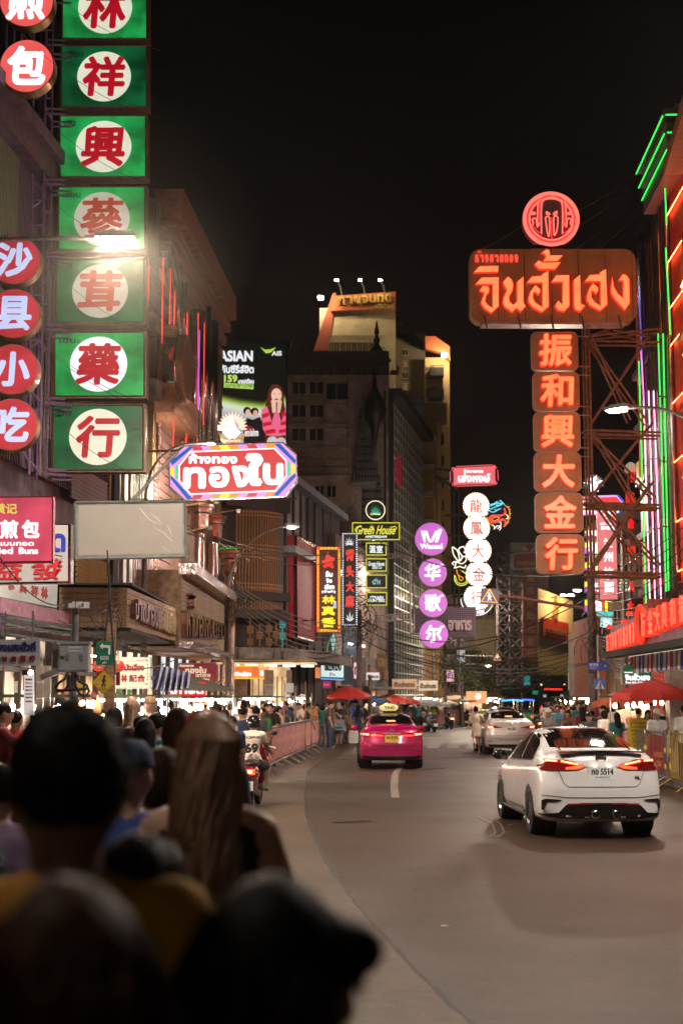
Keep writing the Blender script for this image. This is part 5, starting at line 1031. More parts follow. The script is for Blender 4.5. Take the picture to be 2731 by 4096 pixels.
for y in(1030,1130,1250):a_=RW.h(2565,y);m=MB();m.box((a_[0]+.1,-.05,a_[1]),(.6,.08,1.2));m.build('window',GLD,T)
WASH=E('added_orange_wash',(1,.2,.05),34,emvar=0)  # added bars that throw orange light onto the red wall
for y in(1000,1180,1360,1500,1720,1940,2160,2340):
    a_=RW.h(2600,y);m=MB();m.bar((3.2,-.08,a_[1]),(8.3,-.08,a_[1]),.008,4);m.build('added_wash_bar',WASH,T)
# nearer part: red panels with white framed windows, slanting towards the camera
NW=wall(8.72,34.6,7.55,24.5);T=thing('red_window_wing','nearer red wing at the right edge with white framed lit windows','building',NW.o,NW.rz)
m=MB();m.box((5.1,1.5,9.6),(10.2,3,12));m.build('wall',REDW,T)
WW=M('cream_window_frame',(.7,.62,.5),.5);LITW=E('lit_blind',S(250,205,150),.75,emvar=.3);YT_=E('amber_led_line',(1,.42,.1),22,emvar=0)
for z0 in(10.9,9.15,7.4,5.75):
    f=MB();f.prism([(.35,z0),(1.3,z0),(1.3,z0+1.15),(.35,z0+1.15)],-.12,.02);f=f.build('window',WW,T);g_=MB();g_.prism([(.5,z0+.08),(.85,z0+.08),(.85,z0+1.05),(.5,z0+1.05)],-.15,-.12);g_.build('lit_blind',LITW,f);g_=MB();g_.prism([(.93,z0+.08),(1.25,z0+.08),(1.25,z0+1.05),(.93,z0+1.05)],-.14,-.12);g_.build('pane',GLD,f)
    m=MB();m.bar((-.1,-.2,z0+1.28),(3,-.2,z0+1.28),.025,5);m.build('led_line',YT_ if z0>8 else WASH,T)
    m=MB();m.box((1.5,-.2,z0-.12),(3,.3,.12));m.build('sill',MARW,T)
for u in(0,.12,1.45,1.6):m=MB();m.bar((u,-.12,4),(u,-.12,13.5),.05,7);m.build('pipe',FL if u<.2 else MARW,T)
m=MB();m.bar((1.52,-.3,4.2),(1.52,-.3,7.5),.03,6);m.build('neon_tube',GN,T)
m=MB();m.box((4,-.2,15.3),(8.2,.7,.35));m.build('eave',M('orange_lit_eave',(.4,.14,.05),.5),T)
m=MB();m.box((-.25,.5,13.4),(.5,.8,3));m.build('grey_corner_panel',GRW,T)
# ================================================================ RIGHT SHOP: CANOPY SIGN, SHOP FRONT
CW=wall(7.1,37.4,7.0,24.0);T=thing('canopy_sign','long lilac canopy fascia with glossy red Thai and Chinese letters','sign',CW.o,CW.rz)
LIL=M('lilac_fascia',(.36,.27,.34),.5,scale=2,var=.15)
m=MB();m.prism(CW.P([(2441,2508),(2600,2446),(2731,2398),(2900,2330),(2900,2505),(2731,2552),(2441,2618)]),0,.5);m.build('fascia',LIL,T)
m=MB();m.box((6.6,.9,3.1),(13.4,2.2,.08));m.box((6.6,-.12,3.02),(13.4,.35,.1));m.build('canopy_deck',DARK,T)
m=MB();m.box((6.6,1.0,3.0),(13,1.2,.03));m.build('ceiling_panel',E('white_ceiling',S(255,238,215),.7,emvar=.2),T)
RG=M('glossy_red_letter',(.55,.03,.02),.25,em=S(255,60,40),es=.95,coat=.5);RGF=E('coral_letter_face',S(255,120,90),1.0,emvar=.2)
xs=[2448,2459,2470,2481,2492,2503,2515,2527,2540,2553]
for k,c in enumerate('หางขายทองจน'[:10]):
    x=xs[k];yb=2606-(x-2448)*.30;yt_=2540-(x-2448)*.50;m=MB();ptext(m,CW,c,(x,yt_,x+9.5+k*.15,yb),-.16,.14,bold=.05);o=m.build('letter',RG,T);m=MB();ptext(m,CW,c,(x+1,yt_+3,x+8.5+k*.15,yb-3),-.175,.02,bold=.02);m.build('letter_face',RGF,o)
for x,y in((2452,2508),(2512,2488),(2532,2455)):a_=CW.h(x,y);m=MB();m.box((a_[0],-.1,a_[1]),(.25,.12,.1));m.build('tone_mark',RG,T)
a_=CW.h(2579,2498);k_=1.0;m=MB();m.tube([(a_[0]+.42*math.cos(t),-.12,a_[1]+.42*math.sin(t))for t in[j*2*math.pi/28 for j in range(29)]],.06,6);m.build('round_logo',RG,T);m=MB();m.prism(circ(a_[0],a_[1],.36,20),-.08,0);m.build('logo_face',M('orange_enamel',(.5,.16,.08),.4),T);m=MB();ptext(m,CW,'金',(2573,2478,2585,2515),-.1,.02);m.build('logo_mark',M('blue_grey_mark',(.2,.2,.35),.4),T)
for x0,x1,c in((2592,2612,'行'),(2618,2642,'金'),(2648,2672,'大'),(2676,2702,'興'),(2708,2738,'和'),(2746,2776,'振')):
    xm=(x0+x1)/2;yb=2548-(xm-2600)*.36;yt_=2448-(xm-2600)*.42
    m=MB();ptext(m,CW,c,(x0,yt_,x1,yb),-.18,.16,bold=.05);o=m.build('character',RG,T);m=MB();ptext(m,CW,c,(x0+1.5,yt_+4,x1-1.5,yb-4),-.195,.02,bold=.025);m.build('character_face',RGF,o)
T=thing('corner_gold_shop','bright cream shop front with pillars and glass under the lilac canopy','shop',(8.3,31,0))
GW=E('shop_wall_glow',S(255,222,182),.75,emvar=.35);PIL=M('cream_stone_pillar',(.62,.55,.46),.5)
m=MB();m.box((.9,0,1.55),(.2,12,3.1));m.build('back_wall',GW,T)
for y in(-4.2,-1.5,1.4,4.6):m=MB();m.box((0,y,1.55),(.45,.5,3.1));m.box((0,y,.2),(.5,.55,.4));m.build('pillar',PIL,T)
for y in(-2.8,0,3.0):m=MB();m.box((.35,y,1.4),(.03,2.2,2.6));m.build('glass_pane',M('clear_glass',(.9,.95,.95),.03,bump=0,tr=1),T);m=MB();m.box((.5,y,.6),(.5,1.9,1.0));m.build('display_counter',E('counter_glow',S(255,240,215),1.0,emvar=.3),T)
T=thing('striped_valance','red white and blue striped cloth valance hanging under the canopy','awning',(7.35,31,2.98))
VC=[M('cloth_red',(.6,.06,.06),.8),M('cloth_white',(.75,.75,.75),.8),M('cloth_blue',(.06,.12,.45),.8)]
for k in range(72):
    y=5.4-k*.16;m=MB();s_=.035*math.sin(k*1.1);m.raw([(s_,y,0),(s_+.03,y-.15,0),(s_+.06,y-.16,-.42-.05*math.sin(k*.8)),(s_-.02,y-.01,-.42)],[(0,1,2,3)]);m.raw([(s_+.012,y,0),(s_+.042,y-.15,0),(s_+.072,y-.16,-.42),(s_-.008,y-.01,-.42)],[(3,2,1,0)]);m.build('cloth_stripe',VC[(0,1,2,1)[k%4]],T)
pl=face(2546,2737,36);T=thing('green_shop_sign','green and white hanging sign with a round crest and white Thai words','sign',pl.o)
GB_=M('green_enamel',(.03,.19,.08),.35,em=S(30,110,60),es=.35);m=MB();a_,b_=pl.h(2485,2740),pl.h(2607,2661);m.prism(rrect(a_[0],a_[1],b_[0],b_[1],.05),0,.1);m.build('frame',M('pale_frame2',(.55,.57,.52),.4),T)
poly_part(T,'green_panel',pl,rect(2491,2666,2602,2722),-.012,0,GB_);poly_part(T,'red_panel',pl,rect(2491,2723,2602,2736),-.012,0,M('red_enamel',(.35,.04,.04),.4,em=S(150,40,40),es=.3))
chars(T,pl,'lettering',[('จินฮั้วเฮง',(2497,2694,2598,2722)),('โทร.02-221',(2498,2725,2570,2734)),('ห้างขายทอง',(2495,2686,2528,2692))],WHT,bold=.05,y0=-.025,dep=.01)
c0=pl.h(2547,2680);m=MB();m.tube([(c0[0]+.075*math.cos(t),-.02,c0[1]+.075*math.sin(t))for t in[j*2*math.pi/20 for j in range(21)]],.008,4)
for dx in(-.03,-.01,.01,.03):m.bar((c0[0]+dx,-.02,c0[1]-.04),(c0[0]+dx,-.02,c0[1]+.03),.006,4)
m.build('crest',WHT,T)
a_=pl.h(2508,2660);m=MB();m.bar((a_[0],.05,a_[1]),(a_[0],.05,a_[1]+.22),.02);m.build('hanger',STEEL,T)
# ================================================================ CLUSTER OF NEON SIGNS further along the right side
pl=face(2410,2055,52);T=thing('octagonal_sign','smaller octagonal red and violet gold shop sign behind the brown truss','sign',pl.o)
OC2=[(2318,1984),(2472,1980),(2494,2004),(2495,2036),(2474,2057),(2318,2060)]
poly_part(T,'cabinet',pl,OC2,.02,.3,BLACK);poly_part(T,'face_panel',pl,OC2,-.012,.02,LI_);poly_part(T,'inner_panel',pl,[(2320,1992),(2462,1988),(2480,2008),(2480,2034),(2462,2050),(2320,2053)],-.02,-.008,RE_)
for q in([(2464,1981),(2472,1980),(2494,2006),(2492,2014)],[(2462,2057),(2474,2057),(2494,2036),(2490,2028)]):poly_part(T,'corner_band',pl,q,-.03,-.01,BL_)
poly_part(T,'side_band',pl,rect(2482,2010,2490,2034),-.028,-.01,GR_)
chars(T,pl,'lettering',[('ทอง',(2326,1998,2374,2016)),('ทองใบ',(2326,2016,2474,2054))],WH_,bold=.08,y0=-.04)
pl=face(2373,1980,52);T=thing('lotus_crest','blue white and orange neon lotus crest on the smaller octagonal sign','neon emblem',pl.o)
for k in range(13):
    a=R(-6+k*16);c,s_=math.cos(a),math.sin(a);f=lambda r,w:(2373+c*r-s_*w,1938-s_*r*.95-c*w)
    poly_part(T,'petal',pl,[f(10,0),f(26,4.5),f(42,0),f(26,-4.5)],-.02-.002*k,.03,[E('lotus_cyan',S(60,180,220),1.1,emvar=0),E('lotus_white',S(255,240,255),1.8,emvar=0),E('lotus_orange',S(255,110,60),1.2,emvar=0)][(k*2)%3])
poly_part(T,'core',pl,[(2373,1910),(2386,1938),(2392,1966),(2356,1966),(2360,1938)],-.05,.03,CORE)
pl=face(2430,2400,50);T=thing('noodle_sign','tall pink vertical sign with a round logo and four white Chinese characters','sign',pl.o)
poly_part(T,'cabinet',pl,[(2386,2014),(2464,2014),(2471,2400),(2396,2402)],0,.2,M('dark_brown_case',(.1,.04,.04),.5));poly_part(T,'face_panel',pl,[(2388,2017),(2461,2017),(2468,2397),(2398,2399)],-.012,.01,E('salmon_pink_sheet',S(235,128,128),.98,emvar=.06))
c0=pl.h(2425,2052);m=MB();m.tube([(c0[0]+.2*math.cos(t),-.03,c0[1]+.2*math.sin(t))for t in[j*2*math.pi/24 for j in range(25)]],.014,5);m.build('logo_ring',WHT,T)
chars(T,pl,'lettering',[('Le',(2412,2036,2440,2066)),('เล่อ ฮาฮา',(2398,2088,2454,2100)),('乐哈哈',(2400,2104,2456,2120))],WHT,bold=.04,y0=-.03)
chars(T,pl,'character',[('兰',(2410,2152,2448,2190)),('州',(2412,2208,2450,2248)),('拉',(2412,2268,2452,2310)),('面',(2414,2328,2454,2370))],WHT,bold=.035,y0=-.03)
vs_=[('両',2118,2148),('利',2165,2218),('金',2245,2300),('行',2322,2372),('福',2394,2450)]
for i,(c,y0,y1)in enumerate(vs_):
    pl=face(2370,y1,52.5);T=thing('rainbow_edged_sign','red neon box with rainbow edges behind the noodle sign, %s'%['topmost of all','second from the top','third from the top','fourth from the top','lowest of all'][i],'sign',pl.o,0,'rainbow edged sign boxes behind the noodle sign')
    x0,x1=2338,2428 if i>2 else 2395
    poly_part(T,'cabinet',pl,rect(x0,y0,x1,y1),0,.2,BLACK);poly_part(T,'face_panel',pl,rect(x0+18,y0+2,x1-12,y1-2),-.012,.01,RE_)
    h2_=(y1-y0)/2
    poly_part(T,'edge_block',pl,[(x0,y0+8),(x0+16,y0),(x0+16,y0+h2_-1),(x0,y0+h2_-1)],-.02,.01,YE_);poly_part(T,'edge_block',pl,[(x0,y0+h2_),(x0+16,y0+h2_),(x0+16,y1),(x0,y1-8)],-.02,.01,E('violet_sheet',S(176,72,190),.95,emvar=0));poly_part(T,'edge_block',pl,rect(x1-10,y0+4,x1,y1-4),-.02,.01,LI_ if i%2 else YE_)
    poly_part(T,'edge_block',pl,[(x0,y1-6),(x0+16,y1),(x0+16,y1+6)],-.02,.01,BL_)
    chars(T,pl,'character',[(c,((x0+x1)/2-18,y0+5,(x0+x1)/2+22,y1-5))],WH_,bold=.06,y0=-.03)
pl=face(2420,2480,52);T=thing('turquoise_light_box','small turquoise and white glowing shop lights at the foot of the neon sign column','sign',pl.o)
for q,mt in((rect(2386,2448,2450,2464),'a'),(rect(2400,2470,2446,2510),'b')):poly_part(T,'light_panel',pl,q,-.02,.05,E('turq_'+mt,S(70,200,205)if mt=='a' else S(150,225,225),1.1,emvar=.3))
chars(T,pl,'character',[('金',(2408,2476,2436,2504))],WH_,bold=.05)
# red stacked vertical letters and striped lights behind
RS2=E('pure_red_letter',S(240,24,26),1.05,emvar=0)
pl=face(2525,2400,56);T=thing('red_vertical_letters','bright red vertical letter sign seen through the truss beside the neon tubes','sign',pl.o)
for c,b in(('ท',(2520,1886,2566,1930)),('น',(2500,1970,2534,2030)),('金',(2508,2074,2534,2114)),('行',(2504,2184,2540,2220)),('人',(2510,2320,2536,2368)),('大',(2506,2405,2534,2440))):
    m=MB();ptext(m,pl,c,b,-.1,.1,bold=.07);m.build('letter',RS2,T)
a_,b_=pl.h(2512,2460),pl.h(2512,1890);m=MB();m.box((a_[0]+.15,.1,(a_[1]+b_[1])/2),(.08,.1,b_[1]-a_[1]));m.build('carrier_post',DRED,T)
poly_part(T,'striped_board',pl,rect(2474,2300,2506,2362),0,.1,DRED)
for k in range(5):poly_part(T,'light_strip',pl,rect(2476,2303+k*13,2504,2309+k*13),-.03,0,[E('strip_white',S(235,255,245),1.2,emvar=0),E('strip_green',S(90,220,140),1,emvar=0)][k%2])
pl=face(2516,1895,56);T=thing('fan_crest','pale fan shaped crest with a golden chedi on the roof line','emblem',pl.o)
poly_part(T,'fan',pl,[(2495,1893),(2500,1862),(2512,1850),(2524,1848),(2538,1856),(2546,1876),(2545,1886)],0,.08,M('pale_fan',(.5,.46,.42),.6,em=S(190,180,170),es=.4));poly_part(T,'chedi',pl,[(2514,1884),(2523,1858),(2532,1884)],-.03,0,E('chedi_amber',S(230,160,70),.9))
# plain house blocks behind the cluster, right side of the street
for i,(x0,x1,y0,Y,mt,lab)in enumerate(((2440,2600,2040,60,M('ochre_pink_render',(.34,.22,.15),.8),'brownish upper block with balconies behind the neon cluster'),(2380,2600,2460,62,M('orange_brick_render',(.4,.12,.05),.8),'orange lit lower house behind the street name pole'),(2330,2440,2520,90,M('dark_brown_render',(.12,.09,.07)),'dark low house far behind the cabled pole'))):
    T,w_,h_=bldg(lab,x0,x1,y0,Y,6,mt,'shophouse');p_=Pl((T.location.x,Y,0),0)
    for y in range(y0+40,2620,90):
        for x in range(x0+14,x1-20,44):win(T,p_,x,y,x+22,y+44)
    if i==0:
        for y in(2130,2380):a_,b_=p_.h(2462,y),p_.h(2590,y-20);m=MB();m.box(((a_[0]+b_[0])/2,-.7,a_[1]),(b_[0]-a_[0],1.4,.5));m.build('balcony',CONC,T)
# canvas tent awnings
T=thing('canvas_awning','grey peaked canvas awning behind the street name pole','awning',(11.4,54,2.6));m=MB();m.raw([(-1,-1,0),(1.6,-1,.1),(.6,0,1.5),(-1,1,.1),(1.6,1,.1)],[(0,1,2),(1,4,2),(4,3,2),(3,0,2)]);m.build('canvas',M('grey_canvas',(.3,.24,.2),.9),T);m=MB();[m.bar((x,y,0),(x,y,-2.6),.03)for x in(-.9,1.5)for y in(-.9,.9)];m.build('tent_poles',STEEL,T)
# ================================================================ CARS
def car_body(H=1.0,k=1.0):
    ys=[.0,.05,.14,.28,.5,.85,1.25,1.7,2.2,2.7,3.1,3.45,3.8,4.15,4.38,4.48]
    top=[.93,1.1,1.185,1.19,1.215,1.33,1.44,1.505,1.52,1.46,1.28,1.07,1.0,.9,.74,.6]
    wid=[.79,.835,.86,.872,.88,.883,.88,.875,.875,.875,.875,.87,.86,.82,.74,.6]
    rail=[.66,.7,.7,.7,.66,.6,.575,.565,.57,.58,.62,.68,.68,.62,.5,.4]
    belt=[.86,.97,1.03,1.045,1.04,1.02,1.0,.98,.96,.94,.93,.92,.88,.8,.68,.55]
    bm=bmesh.new();rings=[]
    for y,t,w_,r,b in zip(ys,top,wid,rail,belt):
        zb=.3 if y<.1 else(.22 if y<4.2 else .26)
        b=min(b,t-.05)
        half=[(0,zb),(w_*.55,zb),(w_*.93,zb+.01),(w_*.985,zb+.08),(w_,.48),(w_*.998,.66),(w_*.985,b-.13),(w_*.955,b-.03)]
        p6,p9=(w_*.925,b),(r,t-.06 if t>b+.25 else t-.02)
        for a in(0,.3,.75,1):half.append((p6[0]+(p9[0]-p6[0])*a+.025*math.sin(a*3.14)*(t>b+.2),p6[1]+(p9[1]-p6[1])*a))
        half+=[(r*.72,t-.012),(r*.35,t),(0,t)]
        def yy(x,z,y=y):return y+.055*max(0,min(1,(z-.66)/.3))*max(0,1-y/.3)+.12*(abs(x)/.87)**3*max(0,1-y/.7)
        R_=[bm.verts.new((x,yy(x,z)*k,z*H))for x,z in half];L_=[R_[0]]+[bm.verts.new((-x,yy(x,z)*k,z*H))for x,z in half[1:-1]]+[R_[-1]]
        rings.append((R_,L_,half,yy))
    n=len(half)
    for(R0,L0,_,_),(R1,L1,_,_)in zip(rings,rings[1:]):
        for i in range(n-1):
            bm.faces.new((R0[i],R1[i],R1[i+1],R0[i+1]));bm.faces.new((L0[i+1],L1[i+1],L1[i],L0[i]))
    for e,flip in((0,0),(-1,1)):
        R_,L_,half,yy=rings[e];cols=[.7,.35,0,-.35,-.7];grid=[]
        for i in range(n):
            if i in(0,n-1):grid.append([R_[i]]*7);continue
            x,z=half[i];row=[R_[i]]+[bm.verts.new((x*c,(yy(x*c,z)if e==0 else yy(x*c,z)+.05*(1-c*c))*k,z*H))for c in cols]+[L_[i]];grid.append(row)
        for i in range(n-1):
            for j in range(6):
                q=[grid[i][j],grid[i+1][j],grid[i+1][j+1],grid[i][j+1]];u=[]
                [u.append(v)for v in q if v not in u]
                if len(u)>2:
                    try:bm.faces.new(u if not flip else u[::-1])
                    except ValueError:pass
    bmesh.ops.recalc_face_normals(bm,faces=bm.faces)
    me=bpy.data.meshes.new('car_body');bm.to_mesh(me);bm.free()
    o=bpy.data.objects.new('tmp',me);COL.objects.link(o);s_=o.modifiers.new('s','SUBSURF');s_.levels=2;s_.render_levels=2
    cut=[]
    for y in(.93*k,3.55*k):
        m=MB();m.lathe([(0,-2),(.37,-2),(.37,2),(0,2)],28,(0,y,.33),'x');c=m.build('cut',BLACK);c.hide_render=True;cut.append(c)
        bm=bmesh.new();bm.from_mesh(c.data);bmesh.ops.remove_doubles(bm,verts=bm.verts,dist=1e-4);bmesh.ops.recalc_face_normals(bm,faces=bm.faces);bm.to_mesh(c.data);bm.free()
        b=o.modifiers.new('b','BOOLEAN');b.operation='DIFFERENCE';b.object=c;b.solver='EXACT'
    dg=bpy.context.evaluated_depsgraph_get();dg.update();r=bpy.data.meshes.new_from_object(o.evaluated_get(dg))
    for c in cut+[o]:bpy.data.objects.remove(c)
    return r
CARB=car_body()
CARB.polygons.foreach_set('use_smooth',[True]*len(CARB.polygons))
bmt=bmesh.new();bmt.from_mesh(CARB);CBVH=BVHTree.FromBMesh(bmt);bmt.free()
def project(polys,axis='rear',off=.006,maxe=.09,side=-1):
    """lay flat outlines onto the bodywork; rear: (x, z) seen from behind, side: (y, z), top: (x, y)"""
    m=MB()
    for poly in polys:
        bm=bmesh.new();vs=[bm.verts.new((a,b,0))for a,b in poly];bm.faces.new(vs);bmesh.ops.triangulate(bm,faces=bm.faces)
        for _ in range(5):
            es=[e for e in bm.edges if e.calc_length()>maxe]
            if not es:break
            bmesh.ops.subdivide_edges(bm,edges=es,cuts=1);bmesh.ops.triangulate(bm,faces=bm.faces)
        bm.verts.ensure_lookup_table();V=[]
        for v in bm.verts:
            a,b=v.co.x,v.co.y
            if axis=='rear':O,D=Vector((a,-2,b)),Vector((0,1,0))
            elif axis=='side':O,D=Vector((side*3,a,b)),Vector((-side,0,0))
            else:O,D=Vector((a,b,4)),Vector((0,0,-1))
            h,nn,_,_=CBVH.ray_cast(O,D)
            if h is None:h,nn,_,_=CBVH.find_nearest(O+D*2.05)
            if nn.dot(D)>0:nn=-nn
            V.append(h+nn*off-D*.002)
        F=[]
        for f in bm.faces:
            q=[v.index for v in f.verts];nn=(V[q[1]]-V[q[0]]).cross(V[q[2]]-V[q[0]]);F.append(tuple(q)if nn.dot(D)<0 else tuple(q[::-1]))
        m.raw(V,F);bm.free()
    m.sm=True;return m
def seam(pts,w_=.009):
    o=[]
    for a,b in zip(pts,pts[1:]):
        d=Vector((b[0]-a[0],b[1]-a[1])).normalized()*w_/2;n=Vector((-d.y,d.x));o.append([(a[0]-d.x-n.x,a[1]-d.y-n.y),(b[0]+d.x-n.x,b[1]+d.y-n.y),(b[0]+d.x+n.x,b[1]+d.y+n.y),(a[0]-d.x+n.x,a[1]-d.y+n.y)])
    return o
mir=lambda p:[(-x,z)for x,z in p][::-1]
GLASS=M('tinted_car_glass',(.006,.005,.005),.05,bump=0)
GLASS.node_tree.nodes['Principled BSDF'].inputs['Specular IOR Level'].default_value=.22;CHR_=M('car_chrome',(.8,.78,.76),.25,1,bump=0);RIM=M('alloy_rim',(.4,.4,.42),.25,.9,bump=0);BLKG=M('gloss_black_trim',(.01,.01,.01),.15,bump=0,coat=.5)
TLR=E('tail_lamp_lit',S(255,60,30),4.5,emvar=0);TLD=M('tail_lamp_lens',(.16,.008,.008),.12,em=(.9,.03,.01),es=.05,coat=.6,bump=0);TLH=E('tail_lamp_core',(1,.35,.12),9,emvar=0);BRK=E('brake_lamp_bar',(1,.12,.05),9,emvar=0)
PLW=M('number_plate_white',(.7,.7,.7),.4,em=(1,.95,.85),es=.22,bump=0);PLY=M('number_plate_yellow',(.7,.45,.02),.4,em=(1,.7,.1),es=.25,bump=0);INK=M('plate_ink',(.02,.02,.02),.5,bump=0)
def wheel(T,x,y,r=.315):
    s_=1 if x>0 else-1;m=MB();m.sm=False
    m.lathe([(r*.62,-.1),(r*.93,-.105),(r,-.07),(r,.07),(r*.93,.105),(r*.62,.1)],28,(x,y,r),'x');w_=m.build('wheel',RUBBER,T)
    m=MB();m.lathe([(r*.66,s_*.1),(r*.6,s_*.06),(r*.58,-s_*.05)],24,(x,y,r),'x')
    m.lathe([(0,s_*.085),(r*.13,s_*.085),(r*.15,s_*.05)],12,(x,y,r),'x')
    for k in range(10):
        a=k*math.pi/5;m.tube([(x+s_*.06,y+math.cos(a)*r*.1,r+math.sin(a)*r*.1),(x+s_*.075,y+math.cos(a+.06)*r*.64,r+math.sin(a+.06)*r*.64)],.017,5)
    m.build('rim',RIM,w_)
    m=MB();m.lathe([(0,s_*.03),(r*.6,s_*.03)],20,(x,y,r),'x');m.build('brake_disc',DARK,w_)
def sedan(name,label,loc,rz,paint,style,plate,pmat=PLW):
    T=thing(name,label,'car',loc,rz)
    b=bpy.data.objects.new('body',CARB.copy());COL.objects.link(b);b.parent=T;b.data.materials.clear();b.data.materials.append(paint)
    P=lambda nm,polys,mat,**k:project(polys,**k).build(nm,mat,T)
    rw=[(-.6,1.235),(.6,1.235),(.53,1.47),(.3,1.485),(-.3,1.485),(-.53,1.47)]
    P('rear_window',[rw],GLASS)
    for s_ in(-1,1):
        P('side_window',[[(1.0,1.06),(1.9,1.03),(1.93,1.42),(1.5,1.4),(1.15,1.27)]],GLASS,axis='side',side=s_);P('side_window',[[(1.98,1.03),(2.95,.99),(2.72,1.28),(2.45,1.4),(2.0,1.42)]],GLASS,axis='side',side=s_)
        P('window_line',[[(.98,1.045),(3.0,.975),(3.0,.985),(.98,1.057)]],CHR_,axis='side',side=s_,off=.009);P('door_seam',[[(1.93,.35),(1.94,.35),(1.94,1.03),(1.93,1.03)],[(1.05,.55),(1.06,.55),(1.12,.98),(1.11,.98)],[(3.02,.35),(3.03,.35),(3.06,.95),(3.05,.95)],[(1.3,.34),(3.05,.34),(3.05,.35),(1.3,.35)]],DARK,axis='side',side=s_)
        for y in(1.2,2.1):P('door_handle',[[(y,.89),(y+.2,.885),(y+.2,.915),(y,.92)]],paint if style!='taxi' else CHR_,axis='side',side=s_,off=.03)
        m=MB();m.ell((s_*.98,2.85,1.06),(.12,.07,.085),12,8);m.bar((s_*.86,2.88,.99),(s_*.95,2.87,1.02),.03);m.sm=True;m.build('mirror',BLKG if style=='white' else paint,T)
        for y in(.93,3.55):wheel(T,s_*.775,y)
        for y in(.93,3.55):m=MB();m.lathe([(.375,0),(.372,-s_*.3),(0,-s_*.32)],24,(s_*.84,y,.33),'x');m.build('wheel_arch_liner',DARK,T)
    P('windscreen',[[(-.58,2.72),(.58,2.72),(.68,3.35),(-.68,3.35)]],GLASS,axis='top')
    z0={'white':.9,'taxi':.83,'silver':.86}[style]
    m=MB();m.box((0,0,0),(.36,.012,.17));m.box((0,.008,0),(.385,.012,.195));pln=m.build('number_plate',pmat,T)
    h,nn,_,_=CBVH.ray_cast(Vector((0,-2,z0)),Vector((0,1,0)));pln.location=(0,h.y-.02,z0)
    m=MB();text(m,plate[0],-.155,-.02,.155,.07,-.012,.004,bold=.04);text(m,plate[1],-.1,-.065,.1,-.035,-.012,.004);m.build('plate_lettering',INK,pln)
    if style=='white':
        seg=[[(.24,1.01),(.36,1.035),(.55,1.075),(.56,1.05),(.4,1.01)],[(.42,1.03),(.57,1.055),(.58,1.08),(.5,1.07)]]
        lens=[(.22,.985),(.27,1.02),(.5,1.085),(.8,1.09),(.86,1.04),(.82,.94),(.55,.935),(.33,.945)]
        for f in(lambda p:p,mir):
            P('tail_lamp',[f(lens)],TLD,off=.012)
            P('tail_lamp_strip',[f([(.24,.99),(.3,1.02),(.56,1.073),(.57,1.045),(.33,.998),(.5,.975),(.5,.95),(.32,.958)]),f([(.6,1.05),(.75,1.055),(.76,1.08),(.6,1.078)])],TLR,off=.02);P('tail_lamp_core',[f([(.33,1.012),(.55,1.056),(.55,1.066),(.33,1.022)]),f([(.62,1.058),(.74,1.062),(.74,1.073),(.62,1.071)])],TLH,off=.023)
        P('diffuser',[[(-.85,.33),(-.5,.30),(.5,.30),(.85,.33),(.84,.35),(.62,.365),(.52,.47),(.3,.5),(-.3,.5),(-.52,.47),(-.62,.365),(-.84,.35)]],BLKG,off=.022)
        P('bumper_reflector',[[(-.5,.47),(-.1,.485),(-.1,.497),(-.5,.49)],mir([(-.5,.47),(-.1,.485),(-.1,.497),(-.5,.49)])],M('red_reflector',(.3,.01,.01),.2),off=.026)
        for f in(lambda p:p,mir):P('bumper_vent',[f([(.56,.54),(.78,.555),(.83,.53),(.83,.4),(.8,.4),(.76,.505),(.6,.52)])],BLKG,off=.012)
        for x in(-.13,.16):m=MB();m.lathe([(.046,-.1),(.06,-.09),(.06,.1),(.045,.1),(.045,-.09)],18,(x,.0,.345),'y');m.build('exhaust_tip',CHR_,T)
        for k in range(7):m=MB();m.box((-.36+k*.12,.04,.36),(.012,.08,.1));m.build('diffuser_fin',BLACK,T)
        P('boot_seam',seam([(-.6,.93),(-.53,.755),(-.47,.715),(.47,.715),(.53,.755),(.6,.93)])+seam([(-.86,.605),(-.5,.57),(.5,.57),(.86,.605)])+seam([(-.22,.988),(.22,.988)]),M('panel_gap',(.1,.09,.09),.6),off=.004)
        m=MB();m.prism([(-.6,1.185),(.6,1.185),(.58,1.2),(0,1.212),(-.58,1.2)],.1,.2);m.sm=False;m.build('spoiler',BLKG,T);m=MB();m.prism([(-.6,1.202),(.6,1.202),(.58,1.21),(0,1.22),(-.58,1.21)],.12,.26);m.build('spoiler_top',paint,T)
        m=MB();m.tube([(.065*math.cos(a),0,.065*math.sin(a))for a in[j*2*math.pi/20 for j in range(21)]],.01,5);m.box((0,0,0),(.16,.012,.03));o=m.build('round_badge',CHR_,T);h,_,_,_=CBVH.ray_cast(Vector((0,-2,1.11)),Vector((0,1,0)));o.location=(0,h.y-.015,1.11)
        m=MB();text(m,'ALMERA',-.56,1.115,-.36,1.145,-.005,.012,bold=.08);o=m.build('badge_lettering',M('dark_chrome',(.2,.16,.16),.3,.8),T);h,_,_,_=CBVH.ray_cast(Vector((-.46,-2,1.13)),Vector((0,1,0)));o.location=(0,h.y-.02,0)
        m=MB();text(m,'VL',.46,.83,.54,.87,-.005,.012,bold=.05);o=m.build('badge_lettering',CHR_,T);h,_,_,_=CBVH.ray_cast(Vector((.5,-2,.85)),Vector((0,1,0)));o.location=(0,h.y-.02,0)
        for s_ in(-1,1):P('side_skirt',[[(1.3,.25),(3.15,.25),(3.15,.31),(1.3,.33)]],paint,axis='side',side=s_,off=.05)
        m=MB();m.prism([(-.01,1.5),(.01,1.5),(.004,1.56),(-.004,1.56)],1.25,1.42);m.build('roof_fin',paint,T)
        m=MB();[m.box((x,0,1.0),(.05,.02,.012))for x in(-.1,.1)];o=m.build('plate_lamp',E('warm_plate_lamp',(1,.75,.45),12,emvar=0),T);o.location.y=.035
    else:
